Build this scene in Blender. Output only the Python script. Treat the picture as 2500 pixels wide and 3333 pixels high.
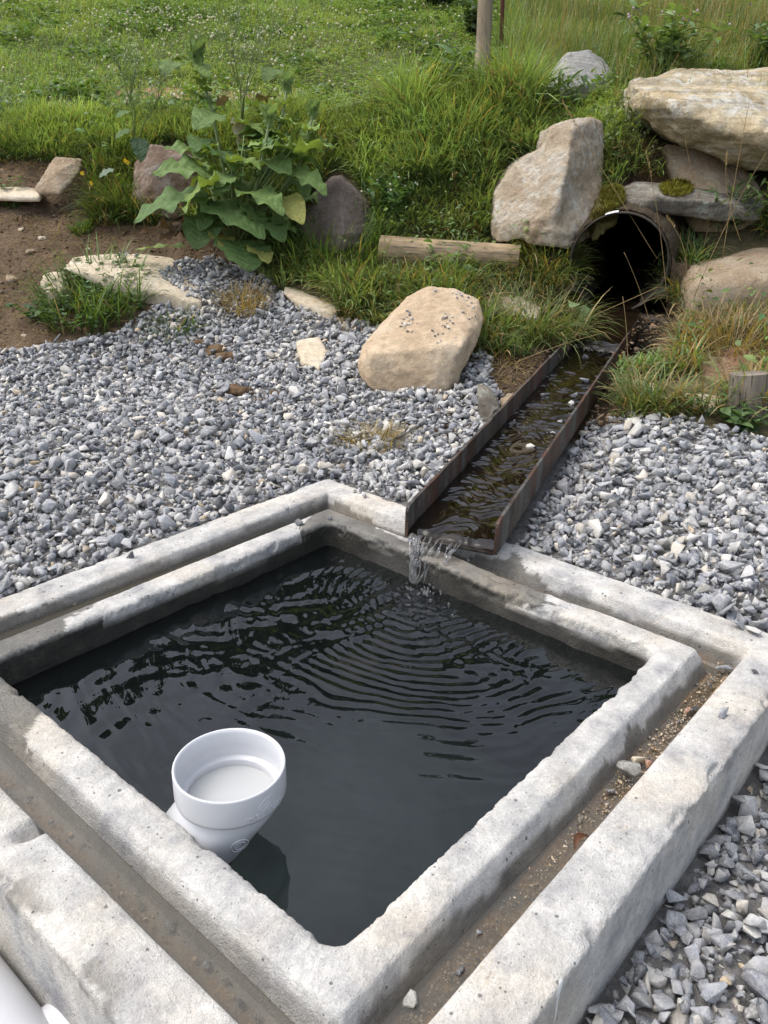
import bpy, bmesh, math
import numpy as np
from mathutils import Matrix, Vector

for _o in list(bpy.data.objects):
    bpy.data.objects.remove(_o)
S = bpy.context.scene
COL = S.collection
RNG = np.random.default_rng(7)

# ------------------------------------------------------------------ camera
CAM_H = 0.92
PITCH, ROLL, FPX = 0.407914871, 0.0231431393, 2698.48703   # focal length in photo pixels (2500 x 3333)
DS = 2500.0 / 1659.0                                        # working pixels (1659 x 2212) -> photo pixels
FW = np.array([0, math.cos(PITCH), -math.sin(PITCH)])
_u0 = np.array([0, math.sin(PITCH), math.cos(PITCH)])
_r0 = np.array([1.0, 0, 0])
RT = _r0 * math.cos(ROLL) + _u0 * math.sin(ROLL)
UP = _u0 * math.cos(ROLL) - _r0 * math.sin(ROLL)
CP = np.array([0, 0, CAM_H])

cam_d = bpy.data.cameras.new('camera')
cam = bpy.data.objects.new('camera', cam_d)
COL.objects.link(cam)
cam_d.sensor_fit = 'VERTICAL'
cam_d.sensor_height = 24.0
cam_d.lens = FPX / 3333.0 * 24.0
cam_d.clip_start = 0.02
cam_d.clip_end = 2000.0
_m = Matrix.Identity(4)
for i in range(3):
    _m[i][0], _m[i][1], _m[i][2], _m[i][3] = RT[i], UP[i], -FW[i], CP[i]
cam.matrix_world = _m
S.camera = cam

# ------------------------------------------------------------------ world, sun, exposure
SUN_EL, SUN_AZ = math.radians(60), math.radians(-85)        # azimuth measured from +Y towards +X
W = bpy.data.worlds.new('World')
S.world = W
W.use_nodes = True
wn, wl = W.node_tree.nodes, W.node_tree.links
wn.clear()
sky = wn.new('ShaderNodeTexSky')
sky.sky_type = 'NISHITA'
sky.sun_disc = False
sky.sun_elevation = SUN_EL
sky.sun_rotation = SUN_AZ
sky.air_density = 1.0
sky.dust_density = 4.0
sky.ozone_density = 1.0
hsv = wn.new('ShaderNodeHueSaturation')
hsv.inputs['Saturation'].default_value = 0.50
bg = wn.new('ShaderNodeBackground')
bg.inputs['Strength'].default_value = 0.15
wo = wn.new('ShaderNodeOutputWorld')
wl.new(sky.outputs[0], hsv.inputs['Color'])
# broken cloud cover: brighter and duller patches over the whole sky
wtc = wn.new('ShaderNodeTexCoord')
wnz = wn.new('ShaderNodeTexNoise')
wnz.inputs['Scale'].default_value = 3.2
wnz.inputs['Detail'].default_value = 5.0
wl.new(wtc.outputs['Generated'], wnz.inputs['Vector'])
wrp = wn.new('ShaderNodeMapRange')
for _i, _v in enumerate((0.3, 0.7, 0.85, 1.75)):
    wrp.inputs[_i + 1].default_value = _v
wl.new(wnz.outputs['Fac'], wrp.inputs[0])
wmx = wn.new('ShaderNodeMix')
wmx.data_type = 'RGBA'
wmx.blend_type = 'MULTIPLY'
wmx.inputs[0].default_value = 1.0
wl.new(hsv.outputs[0], wmx.inputs[6])
wl.new(wrp.outputs[0], wmx.inputs[7])
wl.new(wmx.outputs[2], bg.inputs['Color'])
wl.new(bg.outputs[0], wo.inputs['Surface'])

sun_d = bpy.data.lights.new('sun', 'SUN')
sun_d.energy = 0.8
sun_d.angle = math.radians(45)
sun_d.color = (1.0, 0.965, 0.91)
sun = bpy.data.objects.new('sun', sun_d)
COL.objects.link(sun)
_sd = Vector((math.sin(SUN_AZ) * math.cos(SUN_EL), math.cos(SUN_AZ) * math.cos(SUN_EL), math.sin(SUN_EL)))
sun.rotation_euler = _sd.to_track_quat('Z', 'Y').to_euler()
sun.location = (0, 0, 8)

S.view_settings.view_transform = 'Standard'
S.view_settings.look = 'None'
S.view_settings.exposure = 0.74
S.view_settings.gamma = 1.0
S.render.engine = 'CYCLES'
S.cycles.use_denoising = True
S.cycles.max_bounces = 8
S.cycles.transparent_max_bounces = 16
S.cycles.caustics_reflective = False
S.cycles.caustics_refractive = False
S.cycles.sample_clamp_indirect = 6.0

# ------------------------------------------------------------------ projection helpers (calibrated from the photo)
def ray(px, py):
    return FW + RT * ((px * DS - 1250.0) / FPX) - UP * ((py * DS - 1666.5) / FPX)
def atY(px, py, Y):
    r = ray(px, py)
    return CP + r * (Y / r[1])
def atZ(px, py, z):
    r = ray(px, py)
    return CP + r * ((z - CAM_H) / r[2])
def project(P):
    d = np.asarray(P, float) - CP
    z = np.maximum(d @ FW, 1e-3)
    return np.stack([(1250.0 + FPX * (d @ RT) / z) / DS, (1666.5 - FPX * (d @ UP) / z) / DS], -1)

# the concrete box frame: square, u to the right-back, v to the left-back
BC = np.array([-0.0978, 1.3986, 0.0])
BYAW = math.radians(49.487)
BU = np.array([math.cos(BYAW), math.sin(BYAW), 0])
BV = np.array([-math.sin(BYAW), math.cos(BYAW), 0])
BA = 0.4695                                                 # half width of the opening
def boxw(u, v, z=0.0):
    return BC + BU * u + BV * v + np.array([0, 0, z])
def wbox(P):
    d = np.asarray(P, float) - BC
    return d @ BU, d @ BV

# the steel channel frame
TN = np.array([0.166, 1.878])
TA = math.radians(22.4)
TD = np.array([math.sin(TA), math.cos(TA)])
TW = np.array([math.cos(TA), -math.sin(TA)])
TSL, TZ0, TL, THW = 0.034, 0.024, 2.62, 0.121
def tro(s, w, h=0.0):
    p = TN + TD * s + TW * w
    return np.array([p[0], p[1], TZ0 + TSL * s + h])

# the culvert frame
PR = 0.232
PM = atY(1352, 455, 4.22)
PM = PM - np.array([0, 0, PR])                              # centre of the mouth
PD = np.array([math.sin(math.radians(17)), math.cos(math.radians(17)), 0.02])
PD = PD / np.linalg.norm(PD)

# ------------------------------------------------------------------ noise
def _hash(ix, iy, iz, seed):
    h = (ix.astype(np.int64) * 374761393 + iy.astype(np.int64) * 668265263 + iz.astype(np.int64) * 2147483647 + seed * 1274126177) & 0xFFFFFFFF
    h = ((h ^ (h >> 13)) * 1274126177) & 0xFFFFFFFF
    h = h ^ (h >> 16)
    return (h & 0xFFFF) / 32767.5 - 1.0
def vnoise(P, seed=0):
    P = np.asarray(P, float)
    if P.shape[-1] == 2:
        P = np.concatenate([P, np.zeros(P.shape[:-1] + (1,))], -1)
    F = np.floor(P)
    t = P - F
    t = t * t * (3 - 2 * t)
    I = F.astype(np.int64)
    out = 0
    for dx in (0, 1):
        wx = t[..., 0] if dx else 1 - t[..., 0]
        for dy in (0, 1):
            wy = t[..., 1] if dy else 1 - t[..., 1]
            for dz in (0, 1):
                wz = t[..., 2] if dz else 1 - t[..., 2]
                out = out + wx * wy * wz * _hash(I[..., 0] + dx, I[..., 1] + dy, I[..., 2] + dz, seed)
    return out
def fbm(P, octs=4, seed=0, gain=0.5):
    P = np.asarray(P, float)
    a, s, o = 1.0, 0.0, 0.0
    for k in range(octs):
        o = o + a * vnoise(P * (2.03 ** k) + 17.3 * k, seed + k)
        s += a
        a *= gain
    return o / s

def inpoly(pts, poly):
    x, y = pts[:, 0], pts[:, 1]
    r = np.zeros(len(pts), bool)
    n = len(poly)
    for i in range(n):
        x0, y0 = poly[i]
        x1, y1 = poly[(i + 1) % n]
        c = ((y0 > y) != (y1 > y)) & (x < (x1 - x0) * (y - y0) / ((y1 - y0) if y1 != y0 else 1e-9) + x0)
        r ^= c
    return r

# ------------------------------------------------------------------ mesh building
class MB:
    """collects vertices, faces and point colours; build() links ONE mesh object"""
    def __init__(self):
        self.V, self.F, self.C, self.n, self.U = [], [], [], 0, []
        self.A = {}
    def add(self, V, F, col=None, uv=None):
        V = np.asarray(V, float).reshape(-1, 3)
        self.V.append(V)
        for f in (F if isinstance(F, (list, tuple)) else [F]):
            f = np.asarray(f, np.int64)
            if f.size:
                self.F.append(f + self.n)
        if col is None:
            col = (0.5, 0.5, 0.5)
        c = np.asarray(col, float)
        if c.ndim == 1:
            c = np.tile(c, (len(V), 1))
        self.C.append(c[:, :3])
        self.U.append(np.zeros((len(V), 2)) if uv is None else np.asarray(uv, float))
        self.n += len(V)
        return self
    def attr(self, name, arr):
        self.A[name] = np.asarray(arr, np.float32)
    def mesh(self, name, smooth=False, origin=None):
        V = np.concatenate(self.V) if self.V else np.zeros((0, 3))
        if origin is not None:
            V = V - np.asarray(origin)
        C = np.concatenate(self.C)
        me = bpy.data.meshes.new(name)
        me.vertices.add(len(V))
        me.vertices.foreach_set('co', V.astype(np.float32).ravel())
        loops = np.concatenate([f.ravel() for f in self.F])
        tot = np.concatenate([np.full(len(f), f.shape[1]) for f in self.F])
        st = np.concatenate([[0], np.cumsum(tot)[:-1]])
        me.loops.add(len(loops))
        me.loops.foreach_set('vertex_index', loops.astype(np.int32))
        me.polygons.add(len(tot))
        me.polygons.foreach_set('loop_start', st.astype(np.int32))
        if smooth:
            me.polygons.foreach_set('use_smooth', np.ones(len(tot), bool))
        a = me.attributes.new('col', 'FLOAT_COLOR', 'POINT')
        a.data.foreach_set('color', np.concatenate([C, np.ones((len(C), 1))], 1).astype(np.float32).ravel())
        U = np.concatenate(self.U)
        b = me.attributes.new('tuv', 'FLOAT_VECTOR', 'POINT')
        b.data.foreach_set('vector', np.concatenate([U, np.zeros((len(U), 1))], 1).astype(np.float32).ravel())
        for k, v in self.A.items():
            q = me.attributes.new(k, 'FLOAT', 'POINT')
            q.data.foreach_set('value', v.ravel())
        me.update(calc_edges=True)
        me.validate()
        return me
    def build(self, name, mat, parent=None, smooth=False, origin=None):
        me = self.mesh(name, smooth, origin)
        me.materials.append(mat)
        o = bpy.data.objects.new(name, me)
        COL.objects.link(o)
        if origin is not None:
            o.location = origin
        if parent is not None:
            o.parent = parent
            if origin is not None:
                o.location = Vector(origin) - parent.location
            else:
                o.location = -parent.location
        return o

def tag(o, label, cat, group=None, kind=None):
    o['label'] = label
    o['category'] = cat
    if group:
        o['group'] = group
    if kind:
        o['kind'] = kind
    return o
def empty(name, loc, label, cat, group=None):
    o = bpy.data.objects.new(name, None)
    COL.objects.link(o)
    o.location = Vector([float(q) for q in loc])
    o.empty_display_size = 0.05
    return tag(o, label, cat, group)

def tube(mb, pts, rad, sides=8, col=(0.5, 0.5, 0.5), cap=True):
    pts = np.asarray(pts, float)
    n = len(pts)
    rad = np.broadcast_to(np.asarray(rad, float), (n,))
    T = np.gradient(pts, axis=0)
    T /= np.linalg.norm(T, axis=1)[:, None] + 1e-12
    a = np.array([0, 0, 1.0]) if abs(T[0][2]) < 0.9 else np.array([1.0, 0, 0])
    N = np.cross(T[0], a)
    N /= np.linalg.norm(N)
    V = []
    ang = np.arange(sides) * 2 * math.pi / sides
    for i in range(n):
        N = N - T[i] * (N @ T[i])
        N /= np.linalg.norm(N) + 1e-12
        B = np.cross(T[i], N)
        V.append(pts[i] + rad[i] * (np.cos(ang)[:, None] * N + np.sin(ang)[:, None] * B))
    V = np.concatenate(V)
    i = np.arange(n - 1)[:, None] * sides
    j = np.arange(sides)[None]
    k = (j + 1) % sides
    Q = np.stack([i + j, i + k, i + sides + k, i + sides + j], -1).reshape(-1, 4)
    F = [Q]
    if cap:
        V = np.concatenate([V, pts[:1], pts[-1:]])
        jj = np.arange(sides)
        kk = (jj + 1) % sides
        F.append(np.stack([kk, jj, np.full(sides, n * sides)], -1))
        F.append(np.stack([(n - 1) * sides + jj, (n - 1) * sides + kk, np.full(sides, n * sides + 1)], -1))
    c = np.asarray(col, float)
    if c.ndim == 2:
        c = np.concatenate([np.repeat(c, sides, 0)] + ([c[:1], c[-1:]] if cap else []))
    mb.add(V, F, c)

def box_mesh(mb, lo, hi, col=(0.5, 0.5, 0.5)):
    x0, y0, z0 = lo
    x1, y1, z1 = hi
    V = [(x0, y0, z0), (x1, y0, z0), (x1, y1, z0), (x0, y1, z0), (x0, y0, z1), (x1, y0, z1), (x1, y1, z1), (x0, y1, z1)]
    mb.add(V, np.array([[0, 3, 2, 1], [4, 5, 6, 7], [0, 1, 5, 4], [1, 2, 6, 5], [2, 3, 7, 6], [3, 0, 4, 7]]), col)

def blades(mb, P, L, wd, az, lean, curl, c0, c1, twist=None):
    """n curved grass blades, 5 levels each"""
    n = len(P)
    if n == 0:
        return
    lv = 5
    t = np.linspace(0, 1, lv)
    P = np.asarray(P, float)
    az = np.asarray(az)
    H = np.stack([np.cos(az), np.sin(az), np.zeros(n)], -1)
    Wd = np.stack([-np.sin(az), np.cos(az), np.zeros(n)], -1)
    if twist is None:
        twist = RNG.uniform(-0.9, 0.9, n)
    Wd = Wd * np.cos(twist)[:, None] + np.array([0, 0, 1.0]) * np.sin(twist)[:, None] * 0.5 + H * np.sin(twist)[:, None] * 0.7
    pos = P.copy()
    out = []
    cs = []
    for k in range(lv):
        th = lean + curl * (t[k] - 0.5 / (lv - 1))
        if k > 0:
            pos = pos + (H * np.sin(th)[:, None] + np.array([0, 0, 1.0]) * np.cos(th)[:, None]) * (L / (lv - 1))[:, None]
        w = wd * (1 - 0.25 * abs(t[k] - 0.35) - 0.72 * max(0, t[k] - 0.4) / 0.6) * 0.5
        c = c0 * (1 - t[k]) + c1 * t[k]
        if k < lv - 1:
            out += [pos - Wd * w[:, None], pos + Wd * w[:, None]]
            cs += [c, c]
        else:
            out.append(pos)
            cs.append(c)
    V = np.stack(out, 1)
    m = V.shape[1]
    C = np.stack(cs, 1)
    base = (np.arange(n) * m)[:, None, None]
    q = np.array([[2 * k, 2 * k + 1, 2 * k + 3, 2 * k + 2] for k in range(lv - 2)])[None]
    tr = np.array([[2 * (lv - 2), 2 * (lv - 2) + 1, m - 1]])[None]
    mb.add(V.reshape(-1, 3), [(base + q).reshape(-1, 4), (base + tr).reshape(-1, 3)], C.reshape(-1, 3))

def leaves(mb, P, D, Nn, L, wd, c, bend=0.25):
    """n small pointed leaves: P base, D direction, Nn normal"""
    n = len(P)
    if n == 0:
        return
    D = D / (np.linalg.norm(D, axis=1)[:, None] + 1e-9)
    Sd = np.cross(D, Nn)
    Sd /= np.linalg.norm(Sd, axis=1)[:, None] + 1e-9
    Nn = np.cross(Sd, D)
    prof = [(0, 0.06, 0), (0.3, 0.42, 0.02), (0.6, 0.5, -0.05), (0.85, 0.26, -0.16), (1.0, 0.0, -0.3)]
    out = []
    for t, w, z in prof:
        b = P + D * (t * L)[:, None] + Nn * ((z * bend * 3) * L)[:, None]
        if w > 0:
            up = Nn * (0.18 * w * wd)[:, None]
            out += [b - Sd * (w * wd)[:, None] + up, b, b + Sd * (w * wd)[:, None] + up]
        else:
            out.append(b)
    V = np.stack(out, 1)
    m = V.shape[1]
    base = (np.arange(n) * m)[:, None, None]
    q = []
    for k in range(3):
        q += [[3 * k, 3 * k + 1, 3 * k + 4, 3 * k + 3], [3 * k + 1, 3 * k + 2, 3 * k + 5, 3 * k + 4]]
    tr = np.array([[9, 10, 12], [10, 11, 12]])[None]
    C = np.repeat(c[:, None, :], m, 1)
    mb.add(V.reshape(-1, 3), [(base + np.array(q)[None]).reshape(-1, 4), (base + tr).reshape(-1, 3)], C.reshape(-1, 3))

def upward(V, Q):
    """order the faces of a water sheet so that their normals point up"""
    a, b, c = V[Q[0, 0]], V[Q[0, 1]], V[Q[0, 2]]
    return Q if np.cross(b - a, c - a)[2] > 0 else Q[:, ::-1]

def vary(base, n, amt=0.2, hue=0.08):
    b = np.asarray(base, float)
    k = RNG.normal(1, amt, (n, 1)).clip(0.45, 1.7)
    h = RNG.normal(0, hue, (n, 1))
    c = b[None] * k * np.concatenate([1 + h, np.ones((n, 1)), 1 - h], 1)
    return c.clip(0.003, 0.95)

# ------------------------------------------------------------------ materials
class H:
    def __init__(self, name):
        self.mat = bpy.data.materials.new(name)
        self.mat.use_nodes = True
        self.t = self.mat.node_tree
        self.t.nodes.clear()
        self.out = self.t.nodes.new('ShaderNodeOutputMaterial')
        self.co = None
    def node(self, typ, **kw):
        return self.t.nodes.new(typ)
    def set(self, sock, v):
        if hasattr(v, 'is_linked') or isinstance(v, bpy.types.NodeSocket):
            self.t.links.new(v, sock)
        elif isinstance(v, (tuple, list)) and len(v) == 3 and sock.type == 'RGBA':
            sock.default_value = (*v, 1)
        else:
            sock.default_value = v
    def obj(self):
        if self.co is None:
            self.co = self.node('ShaderNodeTexCoord').outputs['Object']
        return self.co
    def noise(self, scale, detail=4.0, rough=0.55, vec=None, dist=0.0):
        n = self.node('ShaderNodeTexNoise')
        self.set(n.inputs['Vector'], vec if vec is not None else self.obj())
        n.inputs['Scale'].default_value = scale
        n.inputs['Detail'].default_value = detail
        n.inputs['Roughness'].default_value = rough
        n.inputs['Distortion'].default_value = dist
        return n.outputs['Fac']
    def vor(self, scale, feature='F1', vec=None, out='Distance', rnd=1.0):
        n = self.node('ShaderNodeTexVoronoi')
        n.feature = feature
        self.set(n.inputs['Vector'], vec if vec is not None else self.obj())
        n.inputs['Scale'].default_value = scale
        n.inputs['Randomness'].default_value = rnd
        return n.outputs[out]
    def scalevec(self, s, vec=None):
        n = self.node('ShaderNodeMapping')
        self.set(n.inputs['Vector'], vec if vec is not None else self.obj())
        n.inputs['Scale'].default_value = s
        return n.outputs[0]
    def ramp(self, f, stops):
        n = self.node('ShaderNodeValToRGB')
        self.set(n.inputs[0], f)
        e = n.color_ramp.elements
        while len(e) < len(stops):
            e.new(0.5)
        for i, (p, c) in enumerate(stops):
            e[i].position = p
            e[i].color = (*c, 1) if isinstance(c, (tuple, list)) else (c, c, c, 1)
        return n.outputs[0]
    def mix(self, f, a, b, blend='MIX'):
        n = self.node('ShaderNodeMix')
        n.data_type = 'RGBA'
        n.blend_type = blend
        self.set(n.inputs[0], f)
        self.set(n.inputs[6], a)
        self.set(n.inputs[7], b)
        return n.outputs[2]
    def math(self, op, a, b=0.0, clamp=False):
        n = self.node('ShaderNodeMath')
        n.operation = op
        n.use_clamp = clamp
        self.set(n.inputs[0], a)
        self.set(n.inputs[1], b)
        return n.outputs[0]
    def attr(self, name, out='Color'):
        n = self.node('ShaderNodeAttribute')
        n.attribute_name = name
        return n.outputs[out]
    def bump(self, h, strength=0.3, dist=0.01, normal=None):
        n = self.node('ShaderNodeBump')
        n.inputs['Strength'].default_value = strength
        n.inputs['Distance'].default_value = dist
        self.set(n.inputs['Height'], h)
        if normal is not None:
            self.set(n.inputs['Normal'], normal)
        return n.outputs[0]
    def pbr(self, col, rough=0.8, spec=0.4, normal=None, metal=0.0, **kw):
        p = self.node('ShaderNodeBsdfPrincipled')
        self.set(p.inputs['Base Color'], col)
        self.set(p.inputs['Roughness'], rough)
        self.set(p.inputs['Specular IOR Level'], spec)
        self.set(p.inputs['Metallic'], metal)
        if normal is not None:
            self.set(p.inputs['Normal'], normal)
        for k, v in kw.items():
            self.set(p.inputs[k.replace('_', ' ')], v)
        return p.outputs[0]
    def done(self, shader):
        self.t.links.new(shader, self.out.inputs['Surface'])
        return self.mat

def mat_ground():
    h = H('soil_and_turf')
    a = h.attr('col')
    n1 = h.noise(5, 6)
    n2 = h.noise(45, 5, 0.65)
    n3 = h.noise(220, 3)
    c = h.mix(1.0, a, h.ramp(n1, [(0.3, 0.62), (0.7, 1.25)]), 'MULTIPLY')
    c = h.mix(1.0, c, h.ramp(n2, [(0.3, 0.65), (0.7, 1.3)]), 'MULTIPLY')
    b = h.bump(n2, 0.8, 0.02)
    b = h.bump(n3, 0.6, 0.005, b)
    return h.done(h.pbr(c, 0.95, 0.15, b))

def mat_stone():
    h = H('crushed_limestone')
    a = h.attr('col')
    n1 = h.noise(60, 5, 0.6)
    n2 = h.noise(260, 4, 0.65)
    v = h.noise(25, 3, 0.5, None, 2.5)
    c = h.mix(h.ramp(n1, [(0.42, 0.0), (0.62, 0.55)]), a, h.mix(0.5, a, (0.62, 0.60, 0.56)))
    c = h.mix(1.0, c, h.ramp(n2, [(0.3, 0.78), (0.7, 1.18)]), 'MULTIPLY')
    c = h.mix(h.ramp(v, [(0.485, 0.0), (0.5, 0.55), (0.515, 0.0)]), c, (0.55, 0.54, 0.52))
    b = h.bump(n1, 0.35, 0.006)
    b = h.bump(n2, 0.4, 0.002, b)
    return h.done(h.pbr(c, 0.85, 0.3, b))

def mat_leafy(name, trans=0.35, rough=0.5, veins=False, spec=0.35):
    h = H(name)
    a = h.attr('col')
    n = h.noise(30, 3)
    c = h.mix(1.0, a, h.ramp(n, [(0.3, 0.8), (0.7, 1.2)]), 'MULTIPLY')
    nrm = None
    if veins:
        uv = h.attr('tuv', 'Vector')
        sx = h.node('ShaderNodeSeparateXYZ')
        h.set(sx.inputs[0], uv)
        t, s = sx.outputs[0], sx.outputs[1]
        mid = h.ramp(h.math('ABSOLUTE', s), [(0.0, 1.0), (0.05, 0.0)])
        w = h.math('SUBTRACT', t, h.math('MULTIPLY', h.math('ABSOLUTE', s), 0.28))
        fr = h.math('FRACT', h.math('MULTIPLY', w, 8.0))
        sec = h.ramp(h.math('ABSOLUTE', h.math('SUBTRACT', fr, 0.5)), [(0.0, 1.0), (0.09, 0.0)])
        vv = h.math('MAXIMUM', mid, h.math('MULTIPLY', sec, 0.6))
        c = h.mix(h.math('MULTIPLY', vv, 0.4), c, (0.26, 0.36, 0.14))
        spot = h.noise(24, 4, 0.6)
        c = h.mix(h.ramp(spot, [(0.66, 0.0), (0.72, 0.5)]), c, (0.20, 0.17, 0.05))
        nrm = h.bump(vv, 0.5, 0.004)
        nrm = h.bump(h.vor(90), 0.5, 0.004, nrm)
    p = h.pbr(c, rough, spec, nrm)
    tr = h.node('ShaderNodeBsdfTranslucent')
    h.set(tr.inputs[0], h.mix(1.0, c, (1.25, 1.2, 0.45), 'MULTIPLY'))
    m = h.node('ShaderNodeMixShader')
    m.inputs[0].default_value = trans
    h.t.links.new(p, m.inputs[1])
    h.t.links.new(tr.outputs[0], m.inputs[2])
    return h.done(m.outputs[0])

def mat_rock(name, c0, c1, c2, lichen=0.0, dark=0.25, scale=6.0, bump=0.7, strata=0.0, lich_col=(0.5, 0.5, 0.45)):
    h = H(name)
    n1 = h.noise(scale, 6, 0.6)
    n2 = h.noise(scale * 7, 5, 0.65)
    n3 = h.noise(scale * 40, 4, 0.7)
    c = h.ramp(n1, [(0.3, c0), (0.5, c1), (0.7, c2)])
    c = h.mix(1.0, c, h.ramp(n2, [(0.25, 0.72), (0.75, 1.22)]), 'MULTIPLY')
    c = h.mix(1.0, c, h.ramp(n3, [(0.25, 0.82), (0.75, 1.15)]), 'MULTIPLY')
    if strata:
        st = h.noise(scale * 1.2, 5, 0.6, h.scalevec((0.6, 0.6, 9.0)))
        c = h.mix(strata, c, h.mix(1.0, c, h.ramp(st, [(0.35, 0.55), (0.65, 1.25)]), 'MULTIPLY'))
    d = h.noise(scale * 2.3, 6, 0.7, None, 1.5)
    c = h.mix(h.ramp(d, [(0.60, 0.0), (0.70, dark)]), c, (0.05, 0.045, 0.04))
    if lichen:
        l = h.noise(scale * 4.5, 7, 0.75)
        l2 = h.noise(scale * 1.1, 3)
        f = h.math('MULTIPLY', h.ramp(l, [(0.5, 0.0), (0.56, 1.0)]), h.ramp(l2, [(0.42, 0.0), (0.6, lichen)]))
        c = h.mix(f, c, lich_col)
    b = h.bump(n2, bump, 0.02)
    b = h.bump(n3, bump, 0.006, b)
    return h.done(h.pbr(c, 0.92, 0.2, b))

def mat_concrete():
    h = H('weathered_concrete')
    wet, dark, sed, white = (h.attr(k, 'Fac') for k in ('wet', 'dark', 'sed', 'white'))
    n0 = h.noise(3.2, 5, 0.6)
    n1 = h.noise(14, 6, 0.62)
    n2 = h.noise(75, 5, 0.7)
    n3 = h.noise(300, 3, 0.7)
    c = h.ramp(n1, [(0.30, (0.27, 0.265, 0.272)), (0.41, (0.385, 0.38, 0.372)), (0.52, (0.485, 0.475, 0.452)), (0.68, (0.62, 0.605, 0.575))])
    c = h.mix(h.ramp(n0, [(0.47, 0.0), (0.66, 0.5)]), c, (0.68, 0.585, 0.44))
    c = h.mix(h.ramp(h.noise(26, 5, 0.7), [(0.58, 0.0), (0.70, 0.45)]), c, (0.27, 0.265, 0.28))
    c = h.mix(1.0, c, h.ramp(n2, [(0.22, 0.78), (0.75, 1.13)]), 'MULTIPLY')
    c = h.mix(1.0, c, h.ramp(n3, [(0.25, 0.86), (0.75, 1.1)]), 'MULTIPLY')
    pd = h.node('ShaderNodeTexVoronoi')
    h.set(pd.inputs['Vector'], h.obj())
    pd.inputs['Scale'].default_value = 75
    sc = h.node('ShaderNodeSeparateColor')
    h.set(sc.inputs[0], pd.outputs['Color'])
    size = h.ramp(sc.outputs[0], [(0.70, 0.0), (0.76, 0.12), (0.95, 0.16), (1.0, 0.27)])
    pit = h.math('LESS_THAN', pd.outputs['Distance'], size)
    c = h.mix(h.math('MULTIPLY', pit, 0.75), c, (0.08, 0.075, 0.07))
    p2 = h.node('ShaderNodeTexVoronoi')
    h.set(p2.inputs['Vector'], h.obj())
    p2.inputs['Scale'].default_value = 190
    s2 = h.node('ShaderNodeSeparateColor')
    h.set(s2.inputs[0], p2.outputs['Color'])
    pit2 = h.math('LESS_THAN', p2.outputs['Distance'], h.ramp(s2.outputs[1], [(0.72, 0.0), (0.80, 0.16), (0.96, 0.2), (1.0, 0.3)]))
    c = h.mix(h.math('MULTIPLY', pit2, 0.6), c, (0.14, 0.13, 0.12))
    agg = h.node('ShaderNodeTexVoronoi')
    h.set(agg.inputs['Vector'], h.obj())
    agg.inputs['Scale'].default_value = 130
    am_ = h.math('MULTIPLY', h.ramp(h.noise(9, 4, 0.7), [(0.56, 0.0), (0.66, 0.55)]), h.ramp(agg.outputs['Distance'], [(0.25, 1.0), (0.5, 0.0)]))
    sa = h.node('ShaderNodeSeparateColor')
    h.set(sa.inputs[0], agg.outputs['Color'])
    c = h.mix(am_, c, h.ramp(sa.outputs[0], [(0.2, (0.22, 0.20, 0.19)), (0.45, (0.42, 0.33, 0.23)), (0.7, (0.60, 0.52, 0.40)), (0.9, (0.30, 0.29, 0.31))]))
    c = h.mix(wet, c, h.mix(1.0, c, (0.30, 0.292, 0.27), 'MULTIPLY'))
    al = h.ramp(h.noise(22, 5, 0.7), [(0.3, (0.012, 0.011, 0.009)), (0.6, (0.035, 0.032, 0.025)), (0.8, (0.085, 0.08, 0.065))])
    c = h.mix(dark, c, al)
    sd = h.ramp(h.noise(120, 5, 0.7), [(0.3, (0.15, 0.085, 0.042)), (0.55, (0.33, 0.215, 0.11)), (0.75, (0.46, 0.34, 0.20))])
    c = h.mix(sed, c, sd)
    c = h.mix(white, c, (0.86, 0.86, 0.83))
    r = h.math('SUBTRACT', 0.92, h.math('MULTIPLY', h.math('MAXIMUM', wet, dark), 0.5))
    b = h.bump(n2, 0.55, 0.006)
    b = h.bump(n3, 0.6, 0.003, b)
    b = h.bump(h.math('MULTIPLY', pit, -1.0), 0.6, 0.004, b)
    return h.done(h.pbr(c, r, 0.4, b))

def fres_water(name, body, tint=(0.9, 0.9, 0.88), ripple=0.0, rscale=40, amt=1.0, stretch=None, rdist=0.02, bodymix=0.0, ior=1.333):
    """surface that mirrors by Fresnel and lets the rest through, tinted; bodymix adds murk"""
    h = H(name)
    nrm = None
    if ripple:
        v = h.scalevec(stretch) if stretch else None
        nrm = h.bump(h.noise(rscale, 3, 0.5, v, 0.6), ripple, rdist)
    f = h.node('ShaderNodeFresnel')
    f.inputs['IOR'].default_value = ior
    g = h.node('ShaderNodeBsdfGlossy')
    g.inputs['Roughness'].default_value = 0.01
    t = h.node('ShaderNodeBsdfTransparent')
    t.inputs[0].default_value = (*tint, 1)
    if nrm is not None:
        h.set(f.inputs['Normal'], nrm)
        h.set(g.inputs['Normal'], nrm)
    base = t.outputs[0]
    if bodymix > 0:
        d = h.node('ShaderNodeBsdfDiffuse')
        d.inputs[0].default_value = (*body, 1)
        m0 = h.node('ShaderNodeMixShader')
        m0.inputs[0].default_value = bodymix
        h.t.links.new(base, m0.inputs[1])
        h.t.links.new(d.outputs[0], m0.inputs[2])
        base = m0.outputs[0]
    m = h.node('ShaderNodeMixShader')
    h.set(m.inputs[0], h.math('MULTIPLY', f.outputs[0], amt))
    h.t.links.new(base, m.inputs[1])
    h.t.links.new(g.outputs[0], m.inputs[2])
    return h.done(m.outputs[0])

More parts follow.
